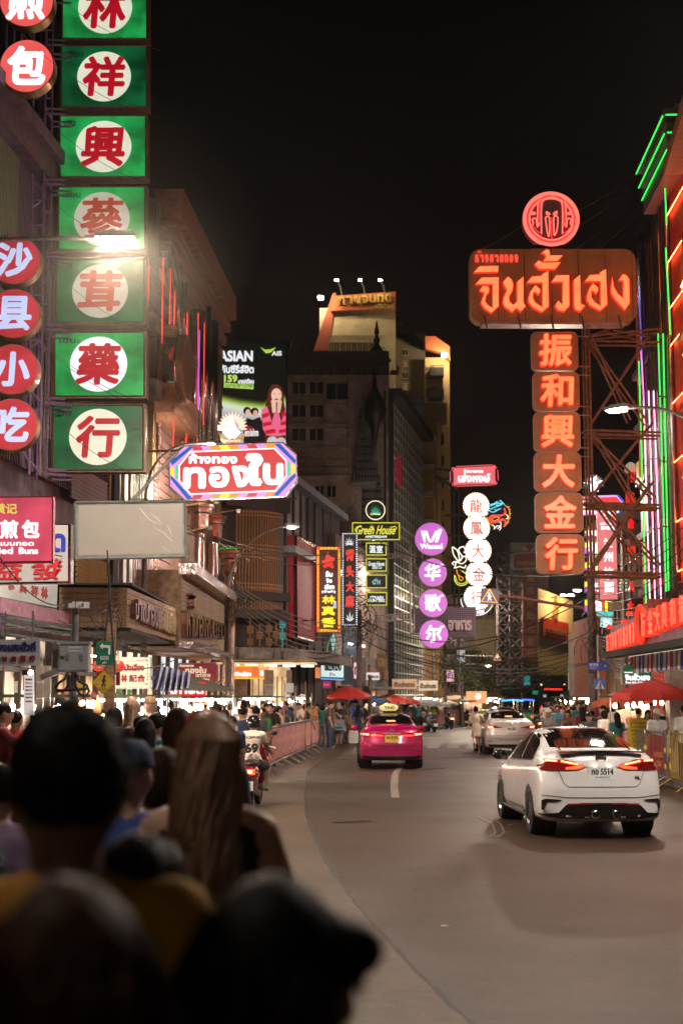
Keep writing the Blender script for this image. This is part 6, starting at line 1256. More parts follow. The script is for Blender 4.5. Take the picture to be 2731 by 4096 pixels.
        tl=[(.2,.95),(.5,.97),(.8,1.0),(.86,.97),(.83,.89),(.5,.89),(.22,.9)]if style=='taxi' else[(.3,.93),(.6,.99),(.82,1.04),(.87,1.0),(.84,.93),(.6,.9),(.33,.915)]
        for f in(lambda p:p,mir):
            P('tail_lamp',[f(tl)],TLD,off=.012)
            if style=='taxi' or f is mir or True:
                P('tail_lamp_strip',[f([(.24,.895),(.58,.895),(.58,.92),(.24,.92)]),f([(.6,.905),(.8,.92),(.82,.97),(.62,.965)])]if style=='taxi' else[f([(.62,.93),(.8,.95),(.82,1.0),(.66,.98)])],TLR,off=.02)
                P('tail_lamp_core',[f([(.64,.92),(.78,.93),(.78,.955),(.64,.95)])],TLH,off=.024)
            P('bumper_reflector',[f([(.66,.45),(.82,.46),(.82,.485),(.66,.475)])],TLD,off=.012)
        P('brake_bar',[[(-.12,1.275),(.12,1.275),(.12,1.3),(-.12,1.3)]],BRK,off=.015)
        P('boot_seam',seam([(-.66,.9),(-.6,.78),(-.5,.665),(.5,.665),(.6,.78),(.66,.9)])+seam([(-.84,.56),(.84,.56)]),M('panel_gap',(.1,.09,.09),.6),off=.004)
        P('chrome_strip',[[(-.24,.965),(.24,.965),(.24,.98),(-.24,.98)]]if style=='taxi' else[[(-.8,.5),(.8,.5),(.8,.515),(-.8,.515)]],CHR_,off=.012)
        P('valance',[[(-.78,.3),(.78,.3),(.78,.36),(-.78,.36)]],BLACK,off=.012)
        m=MB();m.tube([(.05*math.cos(a),0,.035*math.sin(a))for a in[j*2*math.pi/16 for j in range(17)]],.008,4);m.tube([(.02*math.cos(a),0,.033*math.sin(a))for a in[j*2*math.pi/16 for j in range(17)]],.006,4);o=m.build('oval_badge',CHR_,T);h,_,_,_=CBVH.ray_cast(Vector((0,-2,1.04)),Vector((0,1,0)));o.location=(0,h.y-.012,1.04)
        for s_ in(-1,1):m=MB();m.ell((s_*.33,1.62,1.08),(.13,.06,.16),8,6);m.ell((s_*.33,1.66,1.27),(.08,.04,.07),8,6)
    return T
WPAINT=M('pearl_white_paint',(.85,.83,.83),.2,var=.03,bump=0,coat=1);MPAINT=M('magenta_taxi_paint',(.52,.006,.13),.25,.25,var=.05,bump=0,coat=1);SPAINT=M('silver_paint',(.75,.7,.69),.28,.4,var=.04,bump=0,coat=1)
sedan('sedan_car','white sedan with black diffuser and twin exhausts driving away, plate ending 5514',(3.63,20.1,0),R(2.8),WPAINT,'white',('กย 5514','ฉะเชิงเทรา'))
tx=sedan('taxi','magenta pink taxi with a yellow lit roof sign and yellow plate',(-1.26+2.68,39.6,0),R(0.5),MPAINT,'taxi',('ทท 8102','กรุงเทพมหานคร'),PLY)
tx.location.x=gx(1565,39.6)
m=MB();m.sm=True;m.ell((0,1.95,1.66),(.27,.12,.12),16,10);m.build('roof_sign',E('taxi_lamp',S(245,222,140),.8,emvar=.05),tx);m=MB();text(m,'TAXI',-.14,1.62,.14,1.7,1.822,.01,bold=.06);m.build('roof_sign_lettering',INK,tx);m=MB();m.box((0,1.95,1.54),(.34,.16,.06));m.build('roof_sign_foot',BLACK,tx)
s2=sedan('sedan_car','silver sedan with a glowing brake bar, half hidden behind the white car',(gx(2038,49.3),49.3,0),R(1.5),SPAINT,'silver',('จกผ 5822','กรุงเทพมหานคร'))
YP=M('yellow_green_taxi_paint',(.55,.45,.03),.3,var=.1,bump=0,coat=1)
s3=sedan('taxi','yellow and green taxi far ahead of the silver car',(gx(2003,68),68,0),R(-6),YP,'taxi',('1ทค 51','กรุงเทพ'),PLY)
# ================================================================ MOTORCYCLES
def scooter(label,loc,rz,paint,lit=False,plate=('8ขธ','1378'),det=True,group=None):
    T=thing('scooter',label,'scooter',loc,rz,group)
    for y in(0,1.25):
        m=MB();m.lathe([(.17,-.04),(.25,-.05),(.27,-.02),(.27,.02),(.25,.05),(.17,.04)],18,(0,y,.27),'x');w_=m.build('wheel',RUBBER,T);m=MB();m.lathe([(.0,-.03),(.17,-.03),(.17,.03),(0,.03)],14,(0,y,.27),'x');m.build('rim',RIM,w_)
    m=MB();m.sm=True;m.ell((0,.12,.62),(.17,.42,.16),14,10);m.ell((0,.25,.45),(.13,.35,.2),12,8);m.build('rear_body',paint,T)
    m=MB();m.sm=True;m.ell((0,1.12,.72),(.2,.14,.38),12,10);m.ell((0,1.0,1.0),(.16,.12,.12),10,8);m.build('front_shield',paint,T)
    m=MB();m.box((0,.68,.3),(.28,.5,.09));m.build('footboard',BLACK,T)
    m=MB();m.sm=True;m.ell((0,.3,.78),(.15,.42,.08),12,8);m.build('seat',M('black_vinyl',(.015,.015,.015),.4),T)
    m=MB();m.bar((0,.0,.27),(0,.1,.6),.03);m.box((0,-.2,.5),(.16,.1,.22),rx=.4);m.box((0,-.22,.3),(.2,.02,.22),rx=.3);m.build('rear_fender',BLACK,T)
    m=MB();m.tube([(-.36,.95,1.02),(-.15,1.02,1.06),(.15,1.02,1.06),(.36,.95,1.02)],.017,6);m.build('handlebar',STEEL,T)
    for s_ in(-1,1):m=MB();m.tube([(s_*.22,.98,1.05),(s_*.3,.95,1.25)],.008,4);m.ell((s_*.32,.94,1.29),(.06,.015,.04),8,6);m.build('mirror',BLACK,T)
    m=MB();m.tube([(.13,.3,.25),(.15,.1,.27),(.15,-.25,.33)],[.03,.05,.055],8);m.build('exhaust',M('dark_exhaust',(.1,.09,.08),.4,.7),T)
    m=MB();m.tube([(-.1,.1,.72),(-.1,-.3,.74),(.1,-.3,.74),(.1,.1,.72)],.014,5);m.build('grab_rail',BLACK,T)
    m=MB();m.box((0,-.29,.66),(.17,.05,.055));m.build('tail_lamp',TLH if lit else TLD,T)
    m=MB();m.box((0,-.26,.655),(.26,.05,.09));m.build('lamp_bezel',TLR if lit else TLD,T)
    if det:
        m=MB();m.box((0,-.335,.42),(.22,.008,.16),rx=.0);pn=m.build('number_plate',PLW,T);m=MB();text(m,plate[0],-.07,.44,.07,.485,-.342,.003,bold=.05);text(m,plate[1],-.07,.355,.07,.4,-.342,.003,bold=.05);m.build('plate_lettering',INK,pn)
    return T
RSC=M('red_scooter_paint',(.3,.012,.02),.22,coat=1,bump=0,var=.05);KSC=M('black_scooter_paint',(.02,.02,.022),.22,coat=1,bump=0);GSC=M('grey_scooter_paint',(.3,.3,.32),.3,coat=1,bump=0)
SCX,SCY=gx(1003,25.2),25.2
scooter('red scooter with glowing tail lamp carrying a rider in a 69 jersey',(SCX,SCY,.018),R(-4),RSC,True)
for i,(px,Y,mt,rz,lab)in enumerate(((1688,83,KSC,16,'black parked scooter, nearest to the taxi, at the far left kerb'),(1732,81.5,GSC,12,'grey parked scooter with a white plate, standing in front of the pink barrier row'),(1800,88.5,KSC,8,'black scooter parked before the farther pink barriers'),(1880,96,KSC,14,'small dark scooter parked beyond the pink barriers left of the running girl'),(2150,72,KSC,0,'scooter with its red lamp lit riding far behind the silver car'))):
    scooter(lab,(gx(px,Y),Y,0),R(rz),mt,i in(2,4),('5กข','412'),i<2,'scooters at the far kerb')
# ================================================================ BUS and far traffic
pl=face(2213,2880,134);T=thing('city_bus','dark blue city bus seen from behind with a red LED route line','bus',(pl.o.x,134,0));BUS=M('navy_bus_paint',(.03,.04,.12),.3,coat=.6)
m=MB();m.box((0,5,1.85),(2.55,10,2.9));m.box((0,5,3.35),(2.3,8,.25));m.build('body',BUS,T)
m=MB();m.prism([(-1.1,1.9),(1.1,1.9),(1.05,2.95),(-1.05,2.95)],-.04,0);m.build('rear_window',GLASS,T)
m=MB();m.box((0,-.06,2.7),(1.9,.05,.28));m.build('route_display',M('led_panel_black',(.01,.01,.01),.4),T);m=MB();text(m,'529 สายกรุงเทพ',-.85,2.6,.85,2.8,-.1,.02,bold=.06);m.build('route_lettering',E('red_led',S(255,40,20),2.5,emvar=0),T)
for s_ in(-1,1):
    m=MB();m.box((s_*1.1,-.04,3.15),(.12,.06,.1));m.build('marker_lamp',TLH,T);m=MB();m.box((s_*1.05,-.04,1.0),(.2,.06,.3));m.build('tail_lamp',TLR,T);m=MB();m.box((s_*.8,-.04,2.1),(.3,.03,.25));m.build('sticker',E('dim_white',S(200,200,205),.6),T)
    for y in(2,7.5):m=MB();m.lathe([(.3,-.14),(.48,-.14),(.5,0),(.48,.14),(.3,.14)],16,(s_*1.1,y,.5),'x');m.build('wheel',RUBBER,T)
m=MB();m.box((0,-.03,.95),(2.3,.05,.7));m.build('rear_bumper',M('pale_bus_panel',(.3,.3,.34),.4),T)
for i,(px,Y,lab)in enumerate(((2042,90,'tuk tuk with a blue neon strip round its roof behind the silver car'),(2092,104,'farther tuk tuk with a pale roof light right of the blue lit one'))):
    T=thing('tuk_tuk',lab,'tuk tuk',(gx(px,Y),Y,0),0,'tuk tuks far ahead');m=MB();m.sm=False
    m.box((0,1.1,.6),(1.25,2.2,.5));m.build('body',M('tuk_green',(.04,.2,.07),.3,coat=.5),T);m=MB();m.prism([(-.7,1.72),(.7,1.72),(.6,1.85),(-.6,1.85)],-.1,2.3);m.build('roof',M('tuk_roof',(.1,.1,.3),.5),T)
    for x in(-.6,.6):m=MB();m.bar((x,0,.8),(x,0,1.75),.025);m.bar((x,1.9,.8),(x,1.9,1.75),.025);m.build('roof_post',CHR_,T)
    m=MB();m.tube([(-.68,-.14,1.74),(0,-.16,1.8),(.68,-.14,1.74)],.05,6);m.build('roof_neon',E('blue_neon_%d'%i,S(60,130,255),4 if i==0 else 2,emvar=0),T)
    for x in(-.5,.5):m=MB();m.lathe([(.12,-.06),(.24,-.06),(.24,.06),(.12,.06)],14,(x,.4,.24),'x');m.build('wheel',RUBBER,T);m=MB();m.box((x,-.02,.55),(.12,.05,.08));m.build('tail_lamp',TLR,T)
    m=MB();m.box((0,.8,.95),(1.1,.5,.2));m.build('bench_seat',BLACK,T)
# ================================================================ PEOPLE
def surfnet(F,org,res):
    """naive surface nets on a signed field"""
    s=F<0;nx,ny,nz=F.shape;acc=np.zeros((nx-1,ny-1,nz-1,3));cnt=np.zeros((nx-1,ny-1,nz-1))
    for ax in range(3):
        o=[a for a in range(3)if a!=ax]
        for da in(0,1):
            for db in(0,1):
                sl0=[slice(None)]*3;sl1=[slice(None)]*3;sl0[ax]=slice(0,-1);sl1[ax]=slice(1,None)
                for a,d in((o[0],da),(o[1],db)):sl0[a]=sl1[a]=slice(d,F.shape[a]-1+d)
                f0,f1=F[tuple(sl0)],F[tuple(sl1)];c=(f0<0)!=(f1<0);t=np.where(c,f0/np.where(c,f0-f1,1),0)
                p=np.zeros(c.shape+(3,));p[...,ax]=t;p[...,o[0]]=da;p[...,o[1]]=db
                acc+=p*c[...,None];cnt+=c
    m=cnt>0;idx=-np.ones(m.shape,int);idx[m]=np.arange(m.sum());ijk=np.argwhere(m)
    V=(ijk+acc[m]/cnt[m][:,None])*res+org;Q=[]
    for ax in range(3):
        o=[(ax+1)%3,(ax+2)%3];sl0=[slice(1,-1)]*3;sl1=[slice(1,-1)]*3;sl0[ax]=slice(0,-1);sl1[ax]=slice(1,None)
        a,b=s[tuple(sl0)],s[tuple(sl1)];
        for c,flip in((a&~b,0),(~a&b,1)):
            g_=np.argwhere(c);off=np.array([1,1,1]);off[ax]=0;g_=g_+off
            def at_(d0,d1):
                q=g_.copy();q[:,o[0]]+=d0;q[:,o[1]]+=d1;return idx[q[:,0],q[:,1],q[:,2]]
            q=np.stack([at_(-1,-1),at_(0,-1),at_(0,0),at_(-1,0)],1);Q.append(q[:,::-1]if flip else q)
    return V,np.concatenate(Q)
def field(prims,X,k):
    """smooth union; returns field and nearest label"""
    F=None;labs={}
    for p in prims:
        if p[0]=='c':
            _,a,b,ra,rb,lab=p;a=np.array(a,float);b=np.array(b,float);d=b-a;t=np.clip(((X-a)@d)/max(d@d,1e-9),0,1);D=np.linalg.norm(X-a-t[...,None]*d,axis=-1)-(ra+(rb-ra)*t)
        else:
            _,c,r,lab=p;q=(X-np.array(c))/np.array(r);L_=np.linalg.norm(q,axis=-1);D=(L_-1)*min(r)*np.clip(L_,.6,1.6)**0.0
        labs[lab]=D if lab not in labs else np.minimum(labs[lab],D)
        if F is None:F=D
        else:h=np.clip(.5+.5*(F-D)/k,0,1);F=F*(1-h)+D*h-k*h*(1-h)
    return F,labs
def sdf_mesh(name,prims,res,k=.03,cut=None,noise=0,smooth=True):
    P=[]
    for p in prims:
        if p[0]=='c':P+=[np.array(p[1])-max(p[3],p[4]),np.array(p[1])+max(p[3],p[4]),np.array(p[2])-max(p[3],p[4]),np.array(p[2])+max(p[3],p[4])]
        else:P+=[np.array(p[1])-np.array(p[2]),np.array(p[1])+np.array(p[2])]
    P=np.array(P);lo=P.min(0)-.05;hi=P.max(0)+.05;n=np.ceil((hi-lo)/res).astype(int)+1
    X=np.stack(np.meshgrid(*[lo[i]+res*np.arange(n[i])for i in range(3)],indexing='ij'),-1)
    F,labs=field(prims,X,k)
    if noise:F=F+noise*(np.sin(X[...,0]*38+np.sin(X[...,2]*31)*1.5)*np.sin(X[...,1]*35+1)*np.sin(X[...,2]*33+X[...,0]*12)*.8+np.sin(X[...,0]*95+X[...,1]*60)*np.sin(X[...,2]*80+X[...,1]*90)*.35)
    if cut is not None:
        C,_=field(cut,X,.02);F=np.maximum(F,-C)
    V,Q=surfnet(F,lo,res)
    lab=np.zeros(len(V),int)
    if len(labs)>1:
        keys=sorted(labs);ii=np.clip(np.round((V-lo)/res).astype(int),0,n-1);A=np.stack([labs[q][ii[:,0],ii[:,1],ii[:,2]]for q in keys],1);lab=np.array(keys)[A.argmin(1)]
    m=MB();m.v=V.tolist();m.f=[tuple(q)for q in Q.tolist()];m.mi=np.median(lab[Q],axis=1).astype(int).tolist()if len(labs)>1 else[0]*len(Q);m.sm=True
    return m
def vec(*a):return np.array(a,float)
def rotx(v,a):return vec(v[0],v[1]*math.cos(a)-v[2]*math.sin(a),v[1]*math.sin(a)+v[2]*math.cos(a))
SKIN=[M('skin_light',(.55,.33,.25),.5,sub=.0,var=.05,bump=.03),M('skin_tan',(.36,.2,.13),.5,var=.05,bump=.03),M('skin_brown',(.22,.115,.075),.5,var=.05,bump=.03)]
HAIR={'black':M('black_hair',(.009,.007,.007),.6,var=.3,scale=30,stretch=(1,1,.12)),'brown':M('brown_hair',(.045,.017,.008),.6,var=.4,scale=30,stretch=(1,1,.1)),'fair':M('fair_hair',(.34,.2,.12),.45,var=.35,scale=30,stretch=(1,1,.1)),'grey':M('grey_hair',(.25,.24,.23),.5,scale=30)}
CL={}
def cloth(nm,col):CL[nm]=M('cloth_'+nm.replace(' ','_'),col,.85,var=.12,scale=9,bump=.25);return CL[nm]
for nm,c in{'white':(.78,.76,.74),'cream':(.7,.6,.5),'black':(.02,.02,.022),'grey':(.2,.2,.2),'charcoal':(.06,.06,.065),'navy':(.02,.03,.08),'blue':(.06,.14,.34),'sky blue':(.12,.38,.55),'red':(.5,.03,.04),'maroon':(.17,.02,.03),'green':(.04,.2,.06),'olive':(.2,.15,.025),'pink':(.6,.36,.3),'khaki':(.28,.17,.09),'brown':(.14,.07,.04),'mustard':(.42,.2,.015),'teal':(.03,.17,.17),'denim':(.06,.09,.17),'lilac':(.35,.25,.4),'orange':(.55,.17,.04)}.items():cloth(nm,c)
FEAT=M('eye_dark',(.03,.018,.015),.4,bump=0);LIP=M('lip',(.3,.09,.08),.5,bump=0)
SHOE=M('shoe_grey',(.14,.13,.13),.6)
def make_person(pose,o,res=.019):
    """pose: arms [(out, fwd, bend)]*2, legs [(fwd, knee)]*2, lean, head yaw; o: sleeve, bottom, hair, fat, dress"""
    fat=o.get('fat',1);lean=pose.get('lean',0);prims=[];hip=vec(0,0,pose.get('hip',.93));f=o.get('fem',0);sw=.175-.02*f
    up=lambda p:hip+rotx(vec(*p)-vec(0,0,.93),-lean)
    A=prims.append
    TOP,BOT,SK,SHO=1,2,0,3;slv=o.get('sleeve','short')
    A(('e',up((0,.0,1.27)),(.15*fat*(1-.08*f),.112*fat,.2),TOP));A(('e',up((0,0,1.07)),(.128*fat*(1-.1*f),.1*fat,.17),TOP))
    A(('c',up((-sw+.05,0,1.405)),up((sw-.05,0,1.405)),.06,.06,TOP if slv!='tank' else SK))
    if slv=='tank':A(('c',up((-.06,.0,1.36)),up((.06,0,1.36)),.095,.095,TOP))
    A(('e',hip+vec(0,0,.03),(.158*fat,.118*fat,.13),TOP if o.get('untucked',1)else BOT));A(('e',hip+vec(0,-.01,-.05),(.155*fat,.115*fat,.1),BOT))
    if f:A(('e',up((0,.09,1.27)),(.12,.06,.07),TOP))
    A(('c',up((0,-.005,1.42)),up((0,.015,1.53)),.055,.05,SK))
    yaw=pose.get('yaw',0);pit=pose.get('pitch',0);hc=up((0,.025,1.60));cy_,sy=math.cos(yaw),math.sin(yaw)
    def hd(p):
        q=rotx(vec(*p),-pit);return hc+vec(q[0]*cy_-q[1]*sy,q[0]*sy+q[1]*cy_,q[2])
    A(('e',hc,(.079,.096,.115),SK));A(('c',hd((0,.03,-.06)),hd((0,.065,-.085)),.055,.035,SK));A(('c',hd((0,.095,.01)),hd((0,.112,-.025)),.012,.016,SK))
    for s_ in(-1,1):A(('e',hd((s_*.082,-.005,-.01)),(.015,.022,.032),SK))
    fing=MB();fing.cur=0
    for i,s_ in enumerate((-1,1)):
        out_,fw,bend=pose['arms'][i];sh=up((s_*sw,0,1.395))
        d=vec(s_*math.sin(out_),0,-math.cos(out_));d=rotx(d,fw-lean);el=sh+d*.29
        inw=pose.get('inward',[0,0])[i];d2=rotx(vec(s_*math.sin(out_-inw),0,-math.cos(out_-inw)),fw+bend-lean);wr=el+d2*.25
        r0=.048*(1+.3*(fat-1));sm=sh+(el-sh)*(.62 if slv=='short' else 1)
        if slv in('short','long'):A(('c',sh,sm,.062,.058 if slv=='short' else .05,TOP))
        A(('c',sh,el,r0,.038,SK if slv!='long' else TOP));A(('c',el,wr,.037,.026,SK))if slv!='long' else A(('c',el,wr,.045,.036,TOP))
        hnd=wr+d2*.07;A(('c',wr,hnd,.026,.032,SK));d2=d2/np.linalg.norm(d2);nx_=vec(s_,0,0);sidev=np.cross(d2,nx_);sidev=sidev/max(np.linalg.norm(sidev),1e-6)
        for q in range(4):
            b0=hnd+sidev*(q-1.5)*.018+d2*.01;L_=(.062,.072,.068,.052)[q];m1=b0+d2*L_*.55-nx_*.006;m2=m1+(d2*.8-nx_*.6)*L_*.5
            fing.tube([b0-d2*.02,b0+d2*.01,m1,m2],[.009,.0095,.0085,.006],5)
        b0=wr+d2*.03+sidev*.028;fing.tube([b0,b0+sidev*.025+d2*.02,b0+sidev*.03+d2*.055],[.012,.011,.007],5)
        pose.setdefault('out',{})[s_]=hnd
        fwl,kn=pose['legs'][i];hp=hip+vec(s_*.088,0,-.04);dl=rotx(vec(s_*pose.get('spread',.03),0,-1),fwl);knp=hp+dl*.42;dk=rotx(vec(0,0,-1),fwl-kn);an=knp+dk*.4
        bt=o.get('bottom','trousers');bl=BOT if bt!='bare' else SK;thick=1+.35*(fat-1)
        if bt=='trousers':A(('c',hp,knp,.085*thick,.062,BOT));A(('c',knp,an,.06,.05,BOT))
        elif bt=='shorts':A(('c',hp,hp+(knp-hp)*.85,.092*thick,.085,BOT));A(('c',hp,knp,.07,.05,SK));A(('c',knp,knp+(an-knp)*.4,.048,.052,SK));A(('c',knp,an,.048,.032,SK))
        else:A(('c',hp,knp,.078,.05,SK));A(('c',knp,knp+(an-knp)*.4,.046,.05,SK));A(('c',knp,an,.046,.03,SK))
        df=rotx(vec(0,1,0),(fwl-kn)*.9 if kn>.3 else 0);A(('c',an+vec(0,0,-.02)-df*.03,an+vec(0,0,-.045)+df*.14,.036,.03,SHO))
    if o.get('dress'):
        for k_ in range(6):t=k_/5;A(('e',hip+vec(0,0,.1-.1*k_*o['dress']),(.14+.05*t,.11+.045*t,.08),TOP))
    m=sdf_mesh('body',prims,res);n0=len(m.f);m.mi[:]=m.mi
    m.raw(fing.v,fing.f);
    for s_ in(-1,1):m.cur=4;m.ell(hd((s_*.031,.084,.018)),(.013,.009,.007),6,4);m.ell(hd((s_*.032,.088,.04)),(.019,.008,.004),6,4)
    m.cur=5;m.ell(hd((0,.1,-.052)),(.022,.008,.007),6,4)
    # hair or headgear
    hs=o.get('hair','short');extra=[]
    H_=[('e',hd((0,-.012,.018)),(.09,.104,.118),0)];hcut=[('e',hd((0,.14,-.035)),(.09,.095,.085),0),('c',hd((-.1,.03,-.09)),hd((.1,.03,-.09)),.06,.06,0)]
    if hs=='short':H_=[('e',hd((0,-.014,.028)),(.089,.102,.105),0)]
    if hs in('long','verylong','wavy'):
        L_={'long':.26,'verylong':.42,'wavy':.45}[hs];b0=hd((0,-.06,0));b1=up((0,-.13,1.60-L_));H_+=[('c',b0,b1,.08,.055,0),('c',hd((-.045,-.03,-.02)),up((-.06,-.1,1.58-L_*.8)),.045,.035,0),('c',hd((.045,-.03,-.02)),up((.06,-.1,1.58-L_*.8)),.045,.035,0)];hcut=[('e',hd((0,.14,-.03)),(.075,.1,.1),0)]
    if hs=='pony':H_+=[('c',hd((0,-.11,.05)),hd((0,-.15,-.02)),.035,.035,0),('c',hd((0,-.15,-.02)),up((0,-.16,1.3)),.035,.018,0)]
    if hs=='bob':H_+=[('e',hd((0,-.02,-.03)),(.1,.1,.12),0)];hcut=[('e',hd((0,.14,-.03)),(.07,.11,.1),0)]
    if hs=='bun':H_+=[('e',hd((0,-.08,.11)),(.045,.045,.04),0)]
    if hs=='dome':H_=[('e',hd((0,-.015,.025)),(.092,.108,.11),0),('e',hd((0,.07,.05)),(.07,.045,.045),0),('e',hd((0,-.05,-.06)),(.08,.055,.08),0)];hcut=[('e',hd((0,.15,-.06)),(.1,.1,.08),0)]
    if hs=='afro':H_=[('e',hd((0,-.015,.03)),(.095,.108,.112),0),('e',hd((0,.03,.08)),(.08,.08,.06),0)];hcut=[('c',hd((-.1,.03,-.11)),hd((.1,.03,-.11)),.05,.05,0),('e',hd((0,.16,-.05)),(.1,.1,.1),0)]
    hm=sdf_mesh('hair',H_,.013 if res>.015 else .009,cut=hcut,noise=.005 if hs=='afro' else .0008 if hs=='dome' else .0035)
    me=m.mesh('person',[SKIN[0],CL['grey'],CL['denim'],SHOE,FEAT,LIP]);hme=hm.mesh('hair',HAIR['black'])
    P0={'body':me,'hair':hme,'head':(tuple(hc),yaw,pit),'hs':hs}
    return P0
def cap_mesh(P,brim=True,helmet=False):
    hc,yaw,pit=P['head'];m=MB();m.sm=True
    if helmet:
        m.lathe([(.02,.155),(.07,.145),(.115,.1),(.132,.03),(.13,-.05),(.115,-.09),(.1,-.085)],18)
    else:
        m.lathe([(.0,.14),(.06,.132),(.092,.095),(.102,.045),(.1,.035)],16)
        if brim:m.raw([(-.07,.07,.045),(.07,.07,.045),(.055,.17,.03),(0,.185,.032),(-.055,.17,.03)],[(0,1,2,3,4),(4,3,2,1,0)])
    return m
SL='SLOT'
used_labels=set()
def put(P,label,x,y,h=1.68,rz=0,top='grey',bot='denim',skin=0,hair='black',hat=None,hatc='white',shoe=None,z=0,group=None,tilt=0):
    o=bpy.data.objects.new('person',P['body']);COL.objects.link(o);s_=h/1.72
    o.location=(x,y,z);o.rotation_euler=(tilt,0,rz);o.scale=(s_,s_,s_)
    mats=[SKIN[skin],CL[top],CL[bot],shoe or SHOE]
    for i,m_ in enumerate(mats):o.material_slots[i].link='OBJECT';o.material_slots[i].material=m_
    o['label']=label;o['category']='person'
    if label in used_labels:print('DUP',label)
    used_labels.add(label)
    if group:o['group']=group
    if not hat or P['hs']!='short':
        hh=bpy.data.objects.new('hair',P['hair']);COL.objects.link(hh);hh.parent=o;hh.material_slots[0].link='OBJECT';hh.material_slots[0].material=HAIR[hair]
    if hat:
        m=cap_mesh(P,hat=='cap',hat=='helmet');c=m.build('cap' if hat!='helmet' else 'helmet',BLKG if hat=='helmet' else CL[hatc],o);c.location=P['head'][0];c.rotation_euler=(-P['head'][2],0,P['head'][1])
    return o
def pose(a0=(.12,.05,.15),a1=(.12,.05,.15),l0=(0,0),l1=(0,0),**k):return dict(arms=[a0,a1],legs=[l0,l1],**k)
PR={}
PR['stand']=make_person(pose(),{})
PR['walk']=make_person(pose((.15,.35,.3),(.15,-.3,.2),(-.3,.25),(.3,.1)),{'untucked':1})
PR['look']=make_person(pose((.1,.5,1.5),(.12,.1,.3),l1=(.08,.05),yaw=.5,pitch=.25),{'bottom':'shorts'})
PR['phone']=make_person(pose((.15,.8,1.3),(.15,.75,1.35),inward=[.5,.5],pitch=.15),{})
PR['fstand']=make_person(pose((.08,.1,.4),(.1,.05,.2),l0=(.05,.05)),{'fem':1,'hair':'long','sleeve':'short'})
PR['ftank']=make_person(pose((.1,.45,1.4),(.1,.1,.4),yaw=-.5),{'fem':1,'hair':'pony','sleeve':'tank','bottom':'shorts'})
PR['fbob']=make_person(pose((.1,.2,.9),(.12,.3,1.1),yaw=.4,pitch=.2),{'fem':1,'hair':'bob'})
PR['flong']=make_person(pose((.1,.1,.6),(.1,.2,.8)),{'fem':1,'hair':'verylong','bottom':'bare','dress':.9})
PR['big']=make_person(pose((.22,.05,.25),(.22,.1,.3)),{'fat':1.3})
PR['cross']=make_person(pose((.1,.35,1.7),(.1,.35,1.6),inward=[.9,.9],yaw=-.3),{'sleeve':'long','fat':1.08})
fill=['stand','look','phone','fstand','fbob','big','cross','flong','ftank','walk']
def pp(kind,label,px,py,Y,rz=0,**k):
    """stand a person so that the crown of the head meets the photographed height"""
    h=CAMZ-(py-2790)/FP*Y;return put(PR[kind],label,gx(px,Y),Y,max(1.45,min(1.95,h)),R(rz),**k)
pi=180
# left side, near crowd between the barriers and the stalls
pp('big','man in a red polo shirt standing at the far left with a dark strap',76,2844,20,-15,top='red',bot='black',skin=1)
pp('fstand','fair long haired woman in a pale pink T-shirt seen from behind',535,2790,19.5,5,top='pink',bot='denim',skin=0,hair='fair')
pp('stand','man with a brown cap and black T-shirt right of the fair haired woman',607,2790,23.5,-10,top='black',bot='charcoal',skin=0,hat='cap',hatc='khaki',hair='brown')
pp('fbob','black haired woman in dark clothes left of the fair haired woman',466,2828,19,10,top='black',bot='black')
pp('stand','dark haired man left of centre under the grey utility box',160,2841,21,25,top='charcoal',skin=1)
pp('stand','shorter dark haired man right beside the utility box pole',207,2832,24,170,top='brown',skin=2)
pp('phone','cook in a maroon apron bending over the stall at the left edge',22,2812,18,-70,top='maroon',skin=1)
pp('look','boy with glasses turning right in a striped shirt beside the long black hair',629,2853,15,-50,top='sky blue',skin=1)
pp('flong','girl with very long straight black hair behind the blue capped head',589,2876,12.5,8,top='black')
pp('stand','man in a blue cap by the food stall behind the brown cap',590,2800,28,40,top='blue',hat='cap',hatc='navy')
pp('look','man in light blue behind the utility pole cables',245,2772,27,-60,top='sky blue',skin=1)
pp('fstand','woman with long brown hair and a dark top left of the blurred fair hair',722,2838,8.6,12,top='brown',hair='brown')
pp('stand','man wearing a pink cap just above the blurred fair hair',822,2848,8.2,0,top='charcoal',hat='cap',hatc='red')
pp('stand','short haired man in black near the orange sign board stall',680,2795,26,15,top='black',skin=1)
pp('big','broad man in a grey T-shirt behind the blurred fair hair',873,2813,27,4,top='grey',skin=1)
pp('stand','man in a white shirt standing over the helmeted rider',978,2804,34,-12,top='white',skin=1)
pp('look','man in navy with his head bent down left of the helmet',972,2829,29.5,-35,top='navy',skin=1)
pp('stand','dark haired man in black farther behind the grey T-shirt man',925,2813,36,20,top='black')
pp('big','man in a dark grey T-shirt right behind the helmeted rider',1028,2824,31.5,12,top='charcoal',skin=1)
pp('stand','tanned man in a green shirt facing the camera beside the barrier',1054,2831,36,165,top='green',skin=2)
pp('fstand','smiling woman in a black dress facing the camera behind the barrier',1086,2813,39.6,170,top='black',hair='brown')
pp('ftank','woman with a black ponytail and black tank top at the near barriers',1117,2824,43.2,-40,top='black',skin=0)
pp('look','young man in dark clothes between the two thin poles',1144,2806,46.5,160,top='navy',skin=1)
pp('fstand','black haired woman in a white blouse turned right at the barrier',1166,2832,48.8,-60,top='white')
pp('phone','man in a navy T-shirt behind the woman with the white blouse',1188,2810,51.3,150,top='navy',skin=1)
pp('stand','man in a light shirt and white cap leaning on the barrier',1217,2806,54.6,8,top='cream',skin=1,hat='cap',hatc='white')
pp('fbob','woman in a pale pink top beside the man with the white cap',1242,2822,57.3,-30,top='pink')
